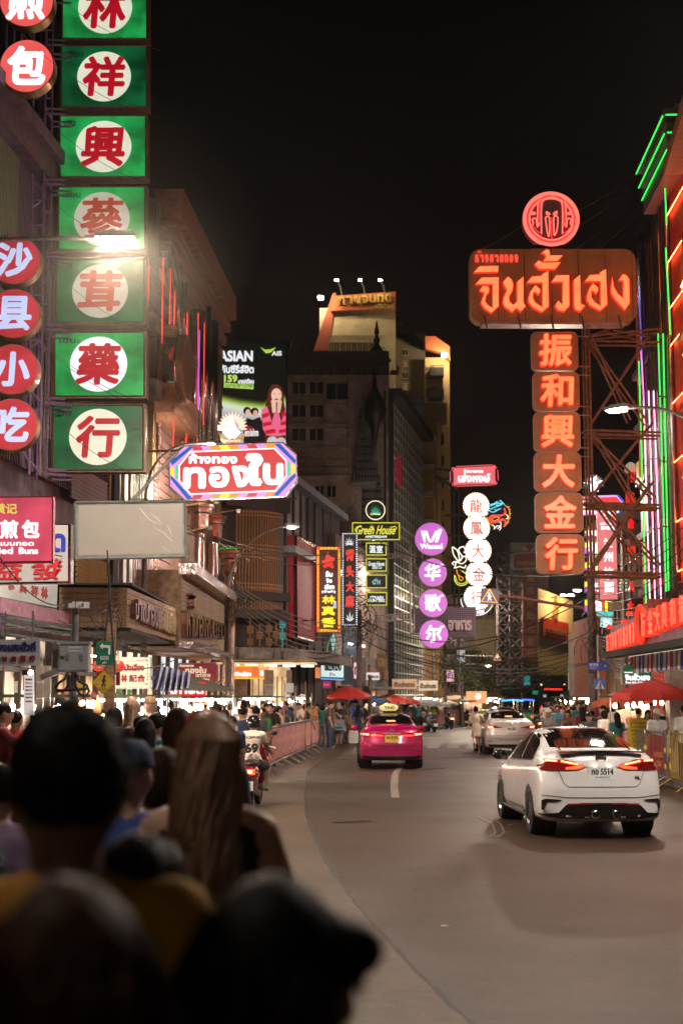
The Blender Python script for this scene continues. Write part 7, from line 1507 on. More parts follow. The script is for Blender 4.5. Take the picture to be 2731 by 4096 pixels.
pp('fstand','fair woman with loose hair near the end of the barrier row',1262,2824,59.2,150,top='orange',hair='fair')
pp('look','woman in a black top and denim shorts standing past the barrier row',1295,2823,59,175,top='black',bot='denim')
pp('stand','man in a red shirt behind the woman with denim shorts',1329,2818,61.5,160,top='red',skin=1)
bl=pp('look','grey blond man in a black T-shirt and beige shorts with a blue bag',1356,2809,59.5,140,top='black',bot='khaki',hair='grey')
pp('stand','officer in a khaki uniform and cap beside the pink taxi',1391,2812,62,20,top='khaki',bot='khaki',skin=2,hat='cap',hatc='khaki')
pp('flong','long haired person in a dark printed shirt close to the taxi flank',1431,2817,61,-20,top='navy',skin=1)
pp('fbob','small woman in grey between the tall poles',1310,2826,66,170,top='grey');pp('stand','man in white behind the officer',1372,2812,67,170,top='white')
# riders on the red scooter
PR['ride']=make_person(pose((.2,.75,.5),(.2,.75,.5),(1.35,1.35),(1.35,1.35),lean=.12,hip=.9,spread=.28),{'sleeve':'short','bottom':'shorts'})
PR['pill']=make_person(pose((.15,-.35,.2),(.22,-.3,.1),(1.2,1.3),(1.1,1.2),lean=.3,hip=.9,spread=.3),{'sleeve':'short'})
rd=put(PR['ride'],'scooter rider with glossy black helmet and a cream jersey numbered 69',SCX+.03,SCY+.45,1.66,R(-4),top='cream',bot='charcoal',skin=1,hat='helmet',z=-.02)
jm=M('jersey_ink',(.02,.015,.02),.8,bump=0)
m=MB();text(m,'EDGEPKSR',-.16,1.29,.16,1.34,-.195,.01,bold=.06);text(m,'69',-.13,1.03,.13,1.21,-.205,.012,bold=.08);m.build('jersey_lettering',jm,rd)
for s_ in(-1,1):m=MB();m.box((s_*.245,.1,1.2),(.13,.13,.012));m.box((s_*.25,.1,1.17),(.12,.13,.012));m.build('sleeve_stripe',jm,rd)
put(PR['walk'],'person in a white T-shirt with a bag strap walking beside the red scooter',SCX-.48,SCY+.5,1.72,R(-8),top='white',bot='denim',skin=1,z=.014)
# road users
PR['run']=make_person(pose((.35,.1,1.6),(.55,.7,.9),(-.35,1.0),(.12,.1),lean=.05,yaw=-.4),{'fem':1,'hair':'bun','bottom':'bare','dress':.75})
pp('run','girl in a short cream dress hurrying along the road beside the silver car',1898,2826,50.2,0,top='cream',skin=0,shoe=CL['white'])
pp('stand','man in a sky blue T-shirt walking towards the camera past the white car roof',2218,2822,50,178,top='sky blue',skin=1)
pp('big','stout man with a pale cap and grey shirt left of the sky blue T-shirt',2186,2836,42,150,top='grey',skin=1,hat='cap',hatc='cream')
pp('walk','man in black far ahead among the cars',2022,2818,74,20,top='charcoal',skin=1)
# right side crowd, the near ones one by one
for a in(('look','man in a white polo and cream cap behind the yellow barrier',2612,2836,34,170,dict(top='white',skin=1,hat='cap',hatc='cream')),('stand','man in a white T-shirt with his back to the camera at the right edge',2722,2820,32.5,5,dict(top='white',skin=1)),
          ('fstand','curly black haired woman in dark clothes between the two white shirts',2652,2822,36,150,dict(top='black')),('stand','young man in a dark camouflage T-shirt right of the white car roof',2540,2832,37.5,-40,dict(top='olive',skin=1)),
          ('fbob','black haired woman turning left in a black jacket right of the white car roof',2470,2832,39.5,35,dict(top='black')),('stand','person in a pale shirt bending near the green shop sign',2584,2830,41,-60,dict(top='white')),
          ('fstand','woman with her black hair down in grey green',2455,2850,36.5,10,dict(top='teal')),('flong','long black haired woman in a floral red and black shirt',2316,2826,43,20,dict(top='maroon')),
          ('look','man with a bright smile in dark clothes near the white car',2344,2850,38,160,dict(top='charcoal',skin=1)),('phone','man holding a phone up in front of his face',2262,2840,45,170,dict(top='brown',skin=1)),
          ('fbob','woman in a white blouse with hair tied back near the white car roof',2404,2842,39,20,dict(top='white')),('stand','tall man in dark blue beside the crossing sign pole',2432,2818,46,-20,dict(top='navy')),
          ('fstand','woman seated high in black behind the polo man',2690,2828,38,170,dict(top='black',hair='brown')),('stand','man in a grey top under the red umbrella',2500,2818,43,100,dict(top='grey')),
          ('cross','man with folded arms in olive near the orange lit house',2380,2822,49,150,dict(top='olive')),('ftank','woman in a lilac top half hidden by the camouflage man',2560,2850,42,190,dict(top='lilac'))):
    pp(a[0],a[1],a[2],a[3],a[4],a[5],**a[6])
# the rest of the crowds
tops=['white','cream','black','grey','charcoal','navy','blue','red','green','pink','khaki','teal','maroon','brown','sky blue','orange','lilac','olive']
KN={'stand':'short haired person','look':'person with one raised hand','phone':'person holding a phone','fstand':'long haired woman','fbob':'bob haired woman','big':'stout man','cross':'person with crossed arms','flong':'very long haired woman','ftank':'pony tailed woman','walk':'walking person'}
def crowd(n,place,fx,rng,rzs,grp):
    rnd=random.Random(rng);combos=[(t,k)for t in tops for k in fill];rnd.shuffle(combos);w8=sorted(combos,key=lambda c:rnd.random()*(1 if c[0]in('white','black','grey','charcoal','navy','cream')else 2.2));pts=[];i=0;tries=0
    while i<n and tries<4000:
        tries+=1;x,y=fx(rnd)
        if any((x-a)**2+(y-b)**2<.2 for a,b in pts):continue
        pts.append((x,y));t,k=w8[i]
        put(PR[k],'%s in %s %s'%(KN[k],t,place),x,y,rnd.uniform(1.52,1.82),R(rnd.choice(rzs)+rnd.uniform(-35,35)),top=t,bot=rnd.choice(['denim','black','charcoal','khaki','navy','grey']),skin=rnd.choice([0,1,1,2]),hair=rnd.choice(['black','black','black','brown']),group=grp);i+=1
crowd(26,'in the front left crowd before the utility pole',lambda r:(lambda y:(-1.75-(26-y)*.01-r.random()*4.2,y))(r.uniform(8.5,26)),13,[0,0,0,-60,40],'people walking close ahead on the left')
crowd(44,'in the crowd behind the near left barriers',lambda r:(lambda y:(-2.6-(40-y)*.035-r.random()*3.0,y))(r.uniform(27,45)),3,[0,0,180,-60,60],'people queuing on the left')
crowd(38,'in the farther left crowd near the red umbrella',lambda r:(lambda y:(-2.0+(y-47)*.19-r.random()*2.2,y))(r.uniform(46,66)),5,[0,180,-90,150],'people further along the left pavement')
crowd(60,'in the far crowd under the white lit umbrellas',lambda r:(lambda y:(.1+(y-68)*.28-r.random()*2.6,y))(r.uniform(66,98)),6,[0,180,90],'people far along the left pavement')
crowd(74,'in the crowd on the right pavement',lambda r:(lambda y:(7.5+max(0,y-46)*.11+r.random()*1.6,y))(r.uniform(36,66)),8,[0,180,180,90,-90],'people on the right pavement')
crowd(26,'in the distant crowd where the road ends',lambda r:(lambda y:(9.5+(y-70)*.16+r.random()*4.5,y))(r.uniform(68,104)),9,[0,180,90],'people in the distance')
# ---------------------------------------------------------------- blurred people right in front of the camera
for k_ in('black','brown'):HAIR[k_].node_tree.nodes['Principled BSDF'].inputs['Specular IOR Level'].default_value=.12
NEAR={}
NEAR['afro']=make_person(pose(),{'hair':'afro','fat':1.1},.014)
NEAR['wavy']=make_person(pose((.12,.1,.6),(.3,.35,1.5),inward=[0,.5]),{'fem':1,'hair':'wavy','sleeve':'tank'},.014)
NEAR['side']=make_person(pose((.12,.3,1.0),(.12,.1,.6),yaw=-1.15,pitch=.25),{'hair':'dome','fem':1},.014)
NEAR['brown']=make_person(pose((.2,.1,.3),(.2,.1,.3)),{'hair':'bob','fem':1,'fat':1.05},.014)
PR.update(NEAR)
def strands(o,P,mat,n,seed,curl=0,drop=.1,r=.0022,front=False):
    """single hairs over the smooth mass so that the outline frays"""
    rn=random.Random(seed);hc=Vector(P['head'][0]);m=MB();cz=math.cos(P['head'][1]);sz=math.sin(P['head'][1])
    for k in range(n):
        th=rn.uniform(0,6.283);ph=math.acos(rn.uniform(-.35,1));d=Vector((math.sin(ph)*math.cos(th),math.sin(ph)*math.sin(th),math.cos(ph)))
        if d.y>.35 and d.z<.35:continue
        p=Vector((d.x*.084,d.y*.095-.012,d.z*.105+.022));pts=[p];v=d*1.0
        for q in range(5):
            if curl:v=(v+Vector((rn.gauss(0,1),rn.gauss(0,1),rn.gauss(0,1)))*.9).normalized();p=p+v*.007
            else:v=(Vector((d.x,d.y,-.1))*(.6-.12*q)+Vector((rn.gauss(0,.2),rn.gauss(0,.2),-.35-.3*q))).normalized();p=p+v*drop/5
            pts.append(p)
        m.tube([Vector((p.x*cz-p.y*sz,p.x*sz+p.y*cz,p.z))+hc for p in pts],[r]*5+[r*.4],3,False)
    return stuff(m.build('hair_strands',mat,o))
a=put(PR['afro'],'blurred man with a round mass of black hair and mustard shirt in the left foreground',gx(292,2.62),2.62,1.915,R(12),top='mustard',skin=2);strands(a,PR['afro'],HAIR['black'],1500,1,1)
wv=put(PR['wavy'],'blurred woman with long wavy light brown hair and a black top, walking away',gx(845,4.6),4.6,1.89,R(-4),top='black',bot='black',skin=0,hair='fair')
for s_ in(-1,1):m=MB();m.tube([(s_*.06,-.12,1.33),(s_*.07,-.08,1.43),(s_*.075,0,1.475),(s_*.07,.08,1.42)],.009,5);m.build('shoulder_strap',CL['black'],wv)
m=MB();rr_=random.Random(4)      # loose locks over the smooth hair mass
for k in range(1100):
    a0=rr_.uniform(-1.6,1.6);x0=.08*math.sin(a0);y0=-.01-.1*math.cos(a0);L_=rr_.uniform(.34,.52);ph=rr_.uniform(0,6);sp=rr_.uniform(-.3,.4);dp=rr_.uniform(0,.03);pts=[(x0*.15,.01,1.722),(x0*.7,y0*.6,1.708)]
    for q in range(9):t=q/8;pts.append((x0*(1+sp*t)+.012*math.sin(ph+t*8),y0-.06*t**.7+.012*math.cos(ph+t*7)-.012+dp,1.655-t*L_))
    m.tube(pts,[.0015]+[.0022]*9+[.0006],3,False)
stuff(m.build('hair_locks',M('fair_locks',(.4,.235,.145),.45,var=.22,scale=14,stretch=(1,1,.15)),wv))
q_=put(PR['afro'],'blurred dark haired head between the left man and the front row',gx(560,2.7),2.7,1.67,R(-5),top='black',bot='black',skin=1);strands(q_,PR['afro'],HAIR['black'],700,2,1)
q_=put(PR['brown'],'blurred dark brown haired head filling the bottom left corner',gx(300,1.62),1.62,1.735,R(8),top='black',bot='black',hair='brown',skin=1);strands(q_,PR['brown'],HAIR['brown'],900,3,0)
q_=put(PR['side'],'blurred dark haired person turning right at the bottom centre',gx(1120,1.92),1.92,1.70,R(0),top='black',bot='black',skin=1);strands(q_,PR['side'],HAIR['black'],900,4,0)
put(PR['stand'],'blurred person wearing a round blue cap behind the man with massed hair',gx(520,5.6),5.6,1.77,R(0),top='blue',hat='beanie',hatc='denim')
put(PR['fbob'],'blurred brown haired person in an olive shirt left of the wavy hair',gx(650,6.3),6.3,1.72,R(-20),top='olive',hair='brown',skin=0)
bk=put(PR['stand'],'blurred person with a black backpack at the left edge',gx(10,6.2),6.2,1.66,R(-10),top='lilac',bot='black')
m=MB();m.sm=True;m.ell((0,-.22,1.22),(.16,.11,.24),14,10);m.ell((0,-.3,1.12),(.11,.06,.11),10,8);m.build('backpack',M('black_nylon',(.015,.015,.02),.5,bump=.5),bk)
# ================================================================ CROWD BARRIERS
YB_=M('yellow_barrier_paint',(.5,.3,.03),.5,.2);SB_=M('steel_barrier',(.3,.27,.27),.45,.6);BAN=M('pink_banner_plastic',(.95,.42,.42),.4,bump=.6,scale=7,var=.3,ramp2=(.75,.2,.2),coat=.3);BAN2=M('red_banner_plastic',(.42,.03,.04),.3,bump=.5,scale=6,coat=.4)
def barrier(label,x,y,rz,L_=1.9,banner=None,mat=SB_,grp='crowd barriers on the left',bars=12,h=1.18):
    T=thing('crowd_barrier',label,'barrier',(x,y,0),rz,grp)
    m=MB();m.tube([(0,0,.18),(0,0,h-.06),(.06,0,h),(L_-.06,0,h),(L_,0,h-.06),(L_,0,.18)],.019,6);m.build('frame',mat,T);m=MB();m.bar((0,0,.22),(L_,0,.22),.016,5);m.build('bottom_rail',mat,T)
    for k in range(1,bars):piece('bar',T,mat,(L_*k/bars,0,.22+(h-.22)/2),(.017,.017,h-.22))
    for u in(.12,L_-.12):m=MB();m.tube([(u,-.34,.02),(u,-.05,.2),(u,.05,.2),(u,.34,.02)],.017,5);m.build('foot',mat,T)
    if banner:
        m=MB();m.sm=True;nx_=22
        for i in range(nx_+1):
            u=.07+(L_-.14)*i/nx_
            for z,s_ in((h-.05,.2),(.7,1),(.3,.6)):m.v.append((u,-.028-.012*s_*math.sin(u*13+z*4),z-.03*abs(math.sin(u*3.3))*(z>.9)))
        for i in range(nx_):
            for j in range(2):m.f.append((i*3+j,i*3+j+1,(i+1)*3+j+1,(i+1)*3+j));m.mi.append(0)
        m.build('banner',banner,T)
    for u in(.0,L_):m=MB();m.box((u,-.03,.8),(.03,.03,.09));m.box((u,-.03,.45),(.03,.03,.09));m.build('reflector_clip',M('amber_clip',(.7,.45,.03),.4,em=(1,.6,.05),es=.3),T)
    return T
line=[(-2.35,33.2),(-1.95,35.2),(-1.86,37.2),(-1.78,39.2),(-1.68,41.2),(-1.57,43.2),(-1.46,45.2),(-1.35,47.2),(-1.24,49.2),(-1.12,51.2),(-1.0,53.2),(-.9,55.2)]
for i,((x,y),(x2,y2))in enumerate(zip(line,line[1:])):
    barrier('pink bannered steel crowd barrier on the left, %s'%['nearest one, beside the scooter rider','second of the row from the camera','third of the row','fourth of the row, below the ponytail woman','fifth of the row','sixth of the row','seventh of the row','eighth of the row','third from its far end','second from its far end','farthest of the row'][i],x,y,math.atan2(y2-y,x2-x),math.hypot(x2-x,y2-y)-.04,BAN if i else None)
for i,(x,y,rz,bn,mt,lab)in enumerate(((7.22,31.6,-90,None,YB_,'yellow crowd barrier at the right edge of the photo'),(7.12,33.6,-90,BAN2,SB_,'steel barrier with a red street food banner beside the white car'),(7.12,35.7,-90,None,SB_,'bare steel barrier behind the tail lamp of the white car'),(7.14,37.8,-90,BAN,SB_,'pinkish bannered barrier just behind the white car roof'),(7.5,41.5,-86,BAN,SB_,'farther bannered barrier hidden in the right crowd'))):
    T=barrier(lab,x,y,R(rz),1.95,bn,mt,'crowd barriers on the right')
    if i==1:
        m=MB();text(m,'STREET FOOD',.9,.62,1.75,.74,-.05,.01,bold=.05);text(m,'เยาวราช',1.1,.42,1.6,.55,-.05,.01,bold=.05);m.build('banner_lettering',M('orange_print',(.7,.25,.1),.5),T)
T=thing('yellow_notice_board','leaning yellow notice board covered in black writing behind the steel barrier','sign',at(2560,2930,34.8));T.location.z=0;m=MB();m.box((0,0,1.05),(.62,.04,.75),ry=.12);m.build('board',M('yellow_notice',(.5,.33,.02),.5),T)
m=MB();
for k in range(7):text(m,['ระวังทรัพย์สิน','โปรดเข้าแถว','ห้ามจอดรถ','ขอบคุณค่ะ','CAUTION','ถนนเยาวราช','เขตสัมพันธวงศ์'][k],-.25+.01*k,1.33-k*.09-.02,.22,1.33-k*.09+.04,-.03,.006)
m.build('lettering',INK,T);m=MB();m.bar((-.25,.02,.7),(-.3,.1,0),.02);m.bar((.25,.02,.7),(.3,.1,0),.02);m.build('leg',STEEL,T)
for i,(px,Y)in enumerate(((1742,90),(1775,92),(1808,94.5),(1842,97.5),(1880,101))):
    barrier('distant pink bannered barrier at the far left kerb, %s'%['behind the grey scooter','right of the grey scooter','behind the third scooter','before the cream umbrella','last one before the running girl'][i],gx(px,Y),Y,R(72),2.6,BAN,SB_,'pink bannered barriers far along the left kerb',bars=6)
# cone and suitcase, bag
T=thing('traffic_cone','orange traffic cone behind the pink barrier row','cone',(-1.75,47.5,0));m=MB();m.lathe([(.15,.03),(.03,.6),(0,.61)],14);m.build('cone',M('cone_orange',(.65,.1,.02),.5),T);m=MB();m.box((0,0,.015),(.36,.36,.03));m.build('base',RUBBER,T)
T=thing('suitcase','white upright suitcase with a raised handle beside the officer','suitcase',(gx(1413,60.5),60.5,0));m=MB();m.prism(rrect(-.2,.05,.2,.58,.05),-.12,.12);m.build('shell',WHITE,T);m=MB();m.tube([(-.1,0,.58),(-.1,0,.98),(.1,0,.98),(.1,0,.58)],.012,5);m.build('handle',STEEL,T)
for s_ in(-1,1):m=MB();m.lathe([(0,-.015),(.03,-.015),(.03,.015),(0,.015)],10,(s_*.15,0,.03),'x');m.build('caster',BLACK,T)
T=thing('shopping_bag','pale blue paper shopping bag held by the blond man','bag',(gx(1356,59.1),59.1,.62));m=MB();m.prism([(-.22,0),(.22,0),(.22,.4),(-.22,.42)],-.07,.07);m.build('bag_body',M('pale_blue_paper',(.2,.36,.5),.6),T);m=MB();text(m,'FRANK',-.15,.06,.15,.14,-.078,.005,bold=.06);m.build('lettering',M('dark_blue_print',(.02,.04,.15),.5),T);m=MB();m.tube([(-.08,0,.4),(-.03,0,.6),(.03,0,.6),(.08,0,.4)],.008,4);m.build('cord_handle',WHITE,T)
# ================================================================ UMBRELLAS AND STALLS
def umbrella(label,px,py,Y,r,h_,cols,tilt=0,base=0,glow=None):
    top=at(px,py,Y);T=thing('market_umbrella',label,'umbrella',(top.x,Y,0));n=8;z1=top.z;z0=z1-h_
    for k in range(n):
        a0,a1=2*math.pi*k/n,2*math.pi*(k+1)/n;m=MB();m.sm=True;am=(a0+a1)/2;V=[(0,0,z1)]
        for t in(.4,.75,1):V+=[(r*t*math.cos(a0),r*t*math.sin(a0),z1-h_*t**1.6),(r*t*.93*math.cos(am),r*t*.93*math.sin(am),z1-h_*t**1.6+.01),(r*t*math.cos(a1),r*t*math.sin(a1),z1-h_*t**1.6)]
        V+=[(r*.99*math.cos(a0),r*.99*math.sin(a0),z0-.14),(r*.92*math.cos(am),r*.92*math.sin(am),z0-.12),(r*.99*math.cos(a1),r*.99*math.sin(a1),z0-.14)]
        F_=[(0,1,2),(0,2,3)]
        for j in range(3):b=1+j*3;F_+=[(b,b+3,b+4,b+1),(b+1,b+4,b+5,b+2)]
        m.raw(V,F_);m.build('canopy_panel',cols[k%len(cols)],T)
        m=MB();m.bar((0,0,z1-.55*h_-.1),(r*.97*math.cos(a0),r*.97*math.sin(a0),z0+.02),.008,4);m.build('rib',STEEL,T)
    m=MB();m.bar((0,0,0),(0,0,z1+.08),.02,7);m.build('pole',STEEL,T);m=MB();m.lathe([(0,0),(.25,0),(.25,.08),(.05,.12)],12);m.build('base',CONC,T)
    return T
def uf(n,c,t=.15):m=M('umbrella_'+n,c,.7,var=.1,bump=.15);return m
UR=uf('red',(.6,.03,.025));UW=uf('white',(.5,.46,.42));UG=uf('dark_green',(.07,.1,.05));UB=uf('blue',(.04,.1,.32));UO=uf('orange',(.5,.12,.05))
umbrella('big red umbrella over the bright stall in front of the corner gold shop',2607,2722,35.5,1.0,.36,[UR])
umbrella('red and white umbrella printed with white letters, right of the BAR sign',1395,2744,62,.95,.42,[UR,UR,UR,UR])
umbrella('dim red umbrella behind the taxi',1562,2775,78,1.1,.35,[UR,UO]);umbrella('blue and dark umbrella between the two red ones',1478,2780,72,1.0,.3,[UB,M('umbrella_black',(.03,.03,.04),.6)])
umbrella('reddish umbrella right behind the taxi roof lamp',1620,2786,82,1.1,.3,[UR,UW]);umbrella('pale umbrella lit white from below right of the taxi',1680,2793,86,1.2,.3,[UW]);umbrella('cream and green umbrella in the far row',1740,2800,90,1.3,.3,[UW,UG])
umbrella('brown umbrella with a light strip below, left of the neon column foot',1820,2780,96,1.4,.35,[uf('tan',(.3,.2,.12))]);umbrella('orange umbrella half hidden behind the big red one',2505,2760,44,1.1,.4,[UO])
umbrella('small canvas umbrella at the far right end of the row',1778,2798,94,.9,.25,[uf('dull',(.28,.24,.2))])
# dark green tarpaulin and folded striped umbrella on the left
T=thing('tarpaulin_canopy','sagging dark green tarpaulin stretched over the left stalls','canopy',(0,0,0));m=MB();m.sm=True
q=[at(*p)for p in((700,2700,30),(800,2712,31),(925,2752,33),(700,2762,27),(820,2764,28.5),(935,2765,31))]
m.raw(q,[(0,3,4,1),(1,4,5,2)]);c_=q[3];m.v=[tuple(Vector(v)-c_)for v in m.v];T.location=c_;m.build('tarpaulin',M('dark_green_tarp',(.09,.1,.07),.8,bump=.5),T);m=MB();[m.bar(Vector(p)-c_,Vector((p.x,p.y,0))-c_,.02)for p in(q[0],q[2],q[5])];m.build('poles',STEEL,T)
T=thing('folded_umbrella','blue and white striped umbrella collapsed on its side over the stalls','umbrella',at(670,2770,24));o_=at(670,2770,24)
for k in range(12):
    m=MB();m.sm=True;a0,a1=(632+k*11,2665+abs(k-3)*3),(643+k*11,2665+abs(k-2)*3);b0,b1=(606+k*12.5,2768-abs(k-4)*2.4),(618+k*12.5,2766-abs(k-5)*2.4);w_=[at(*a0,24+.3*(k%2)),at(*a1,24+.3*((k+1)%2)),at(*b1,23.8+.35*((k+1)%2)),at(*b0,23.8+.35*(k%2))]
    m.raw([p-o_ for p in w_],[(0,1,2,3)]);m.build('canopy_panel',[M('stripe_blue',(.05,.09,.3),.7,bump=.4),M('stripe_grey',(.4,.4,.46),.7,bump=.4)][k%2],T)
SLM=E('stall_tube',(1,.9,.78),100,emvar=0);SLM2=E('stall_warm_bulb',(1,.62,.34),100,emvar=0);SLW=E('stall_glow_panel',S(255,222,190),.5,emvar=.5);STC=M('stall_steel',(.5,.5,.5),.35,.8)
GOODS=[M('fruit_orange',(.6,.22,.03),.5),M('fruit_red',(.45,.04,.03),.4),M('fruit_yellow',(.6,.45,.05),.5),M('jar_white',(.6,.6,.58),.3),M('fruit_green',(.1,.3,.06),.5)]
def stall(label,x,y,rz,w_=1.7,sign=None,tube=1,name='food_stall',roof=None,lift=0,tm=None):
    T=thing(name,label,'food stall',(x,y,0),rz,'lit food stalls');rn=random.Random(int(x*100+y*7))
    m=MB();m.box((0,0,.5),(w_,.75,.8));m.build('counter',STC,T);m=MB();m.box((0,0,.92),(w_+.06,.8,.04));m.build('worktop',CHROME,T)
    for sx in(-1,1):
        for sy in(-1,1):m=MB();m.bar((sx*w_/2,sy*.36,.9),(sx*w_/2,sy*.36,1.95+lift),.018,5);m.build('post',STEEL,T)
    m=MB();m.slab([(-w_/2-.25,-.6),(w_/2+.25,-.6),(w_/2+.25,.6),(-w_/2-.25,.6)],1.95+lift,2.0+lift);m.build('roof',roof or UG,T)
    for k in range(7):
        m=MB();m.sm=True;c=(-w_/2+.1+(w_-.2)*k/6+rn.uniform(-.1,.1),-.3+.3*rn.random(),1.72+lift+rn.uniform(-.12,.12));m.ell(c,(.05,.05,.07),8,6);m.build('bulb',rn.choice([SLM,SLM2]),T);m=MB();m.bar(c,(c[0],c[1],1.95+lift),.004,3);m.build('bulb_wire',CABLE,T)
    if tube>1:m=MB();x_=rn.uniform(-.3,.1);m.bar((x_,.1,1.9+lift),(x_+.6,.1,1.9+lift),.02,6);m.build('light_tube',SLM,T)
    m=MB();x_=rn.uniform(.2,.6)*w_;m.prism([(-w_/2,1.15),(-w_/2+x_,1.15),(-w_/2+x_,1.5+.3*rn.random()),(-w_/2,1.6)],.3,.34);m.build('back_panel',SLW,T)
    for k in range(12):m=MB();m.sm=True;c=(-w_/2+.1+(w_-.2)*k/11,rn.uniform(-.25,.2),.94+.07);m.lathe([(0,-.07),(.05+.02*rn.random(),-.07),(.06,.0),(.05,.08),(.0,.1)],8,c);m.build('goods',rn.choice(GOODS),T)
    if sign:
        m=MB();m.box((0,-.62,2.12+lift),(w_*.8,.04,.3));s_=m.build('stall_sign',E('stall_sign_'+sign[1],sign[2],.9),T);m=MB();text(m,sign[0],-w_*.36,2.02+lift,w_*.36,2.22+lift,-.65,.01,bold=.06);m.build('lettering',sign[3],s_)
    return T
stall('roast chestnut stall with a red Thai sign and dazzling white light',gx(750,30.5),30.5,R(8),.95,('เกาลัด','red',S(225,40,50),WHT),2)
stall('brightly lit fruit stall directly behind the fair haired woman',gx(500,25.5),25.5,R(5),1.6,None,2);stall('dazzling snack stall left of the orange shop corner',gx(880,36),36,R(10),2.0,None,2)
stall('snack stall with a blue cloth and white glare behind the barriers',gx(1065,54),54,R(8),1.9,None,2,roof=UB);stall('small stall with yellow awning light beside the grey camera pole',gx(1170,62),62,R(4),1.6,None,2)
stall('drinks stall glowing yellow at the left edge behind the red polo man',gx(150,23),23,R(0),1.5,None,1);stall('stall with bright glass case at the foot of the yellow crossing sign',gx(395,24.5),24.5,R(0),1.6,None,2)
stall('noodle stall with steam white lamps behind the man with the brown cap',gx(640,34),34,R(6),1.7,None,2);stall('grill stall lit white under the chrome canopy front',gx(820,41),41,R(6),1.8,None,2);stall('dumpling stall glowing beside the thin bamboo coloured poles',gx(985,49),49,R(6),1.8,None,2)
stall('juice stall shining white under the big red umbrella',gx(2560,38),38,R(-25),1.6,None,2);stall('stall with hanging lights by the crossing sign pole',gx(2330,62),62,R(-10),1.8,None,2)
for i,(px,Y,lab)in enumerate(((1478,76,'white lit stall right behind the taxi'),(1650,88,'white lit stall under the pale umbrella'),(1700,93,'bluish lit stall in the far row'),(1790,99,'stall with green and yellow lights far down the left kerb'),(1905,103,'far stall with an orange poster and round bulbs'),(1950,105,'farthest white glowing stall at the road end'),(2290,76,'lit stall behind the right crowd left of the pole'))):stall(lab,gx(px,Y),Y,R(5),1.9,None,2)
T=thing('orange_poster','pale orange glowing poster panel over the far stalls','sign',at(1905,2815,99));m=MB();m.box((0,0,.45),(1.4,.06,.8));m.build('panel',E('poster_orange',S(245,160,110),1.0),T)
m=MB();m.ell((.1,-.1,.5),(.18,.05,.18),10,8);m.build('round_bulb',E('warm_round_bulb',(1,.6,.35),6),T)
# hot wok flame shine by the yellow sign
T=thing('cooking_flame','bright orange cooking flame rising left of the long stall','flame',at(390,2850,20));m=MB();m.sm=True;m.lathe([(0,-.1),(.05,-.05),(.055,.03),(.035,.12),(.012,.2),(0,.24)],8);m.build('flame',E('flame',(1,.42,.12),7,emvar=.4),T)
# ================================================================ UTILITY POLE WITH BOX, SIGNS, LANTERNS
X19=at(295,2790,19).x;T=thing('camera_pole','grey steel pole with two cameras and a grey utility box at the left','pole',(X19,19,0))
pt_=at(295,2425,19).z;m=MB();m.tube([(0,0,0),(0,0,pt_)],.048,12);m.build('post',M('pole_grey',(.3,.3,.32),.4,.5),T)
for dx,rz in((-.02,.5),(.09,-.9)):m=MB();m.box((dx,-.1,pt_+.01),(.09,.2,.08),rz=rz);m.box((dx*1.6,-.2,pt_),(.06,.03,.06),rz=rz);m.build('camera',WHITE,T)
pl=Pl((X19,18.9,0),0);UBX=M('utility_box_grey',(.42,.45,.47),.4,var=.08,bump=.1)
c0,c1=pl.h(234,2688),pl.h(356,2574);m=MB();m.box(((c0[0]+c1[0])/2,.0,(c0[1]+c1[1])/2),(c1[0]-c0[0],.2,c1[1]-c0[1]));m.box(((c0[0]+c1[0])/2,-.01,c1[1]+.01),(c1[0]-c0[0]+.04,.24,.03));b=m.build('utility_box',UBX,T)
m=MB();m.box(((c0[0]+c1[0])/2,-.108,(c0[1]+c1[1])/2),(c1[0]-c0[0]-.04,.012,c1[1]-c0[1]-.05));m.build('door',UBX,b)
m=MB();m.box(((c0[0]+c1[0])/2+.02,-.117,c1[1]-.075),(.19,.006,.075));m.build('name_label',LB,b);m=MB();text(m,'CM-SW-06-01',(c0[0]+c1[0])/2-.06,c1[1]-.085,(c0[0]+c1[0])/2+.1,c1[1]-.065,-.122,.002,bold=.03);m.build('lettering',INK,b)
m=MB();[m.box(((c0[0]+c1[0])/2+dx,-.116,c1[1]-.15-.02*k),(.05,.006,.005))for dx in(-.08,.1)for k in range(5)];stuff(m.build('vent_slots',BLACK,b));m=MB();m.box((c0[0]+.05,-.125,(c0[1]+c1[1])/2),(.05,.02,.04));m.build('latch',BLACK,b)
m=MB();a_,b_=pl.h(168,2712),pl.h(232,2686);m.box(((a_[0]+b_[0])/2,-.15,(a_[1]+b_[1])/2),(.22,.12,.08),ry=-.4);m.build('hanging_camera',STEEL,T)
for pts in([(270,2690),(262,2715),(240,2730),(222,2748),(225,2765),(250,2765),(272,2745),(282,2700)],[(300,2692),(304,2740),(320,2775),(342,2785),(355,2765),(345,2740),(318,2728),(308,2700)],[(225,2762),(290,2760),(350,2755)]):
    m=MB();m.sm=True;p=[pl.h(*z)for z in pts];m.tube([(a,-.08-.04*math.sin(i),b)for i,(a,b)in enumerate(p)],.018,8);m.build('black_conduit',CABLE,T)
T=thing('brown_post','dark brown square post carrying the yellow crossing diamond and green sign','pole',(at(432,2790,22).x,22.2,0));m=MB();m.box((0,0,1.55),(.14,.14,3.1));m.build('post',WOOD,T)
pl=face(415,2778,21.9);T=thing('crossing_diamond','yellow diamond pedestrian crossing sign with a black walking figure','traffic sign',pl.o);YEL_=M('retro_yellow',(.75,.48,.03),.4,em=(1,.6,.05),es=.06)
poly_part(T,'plate',pl,[(414,2681),(464,2731),(412,2779),(367,2732)],0,.01,YEL_)
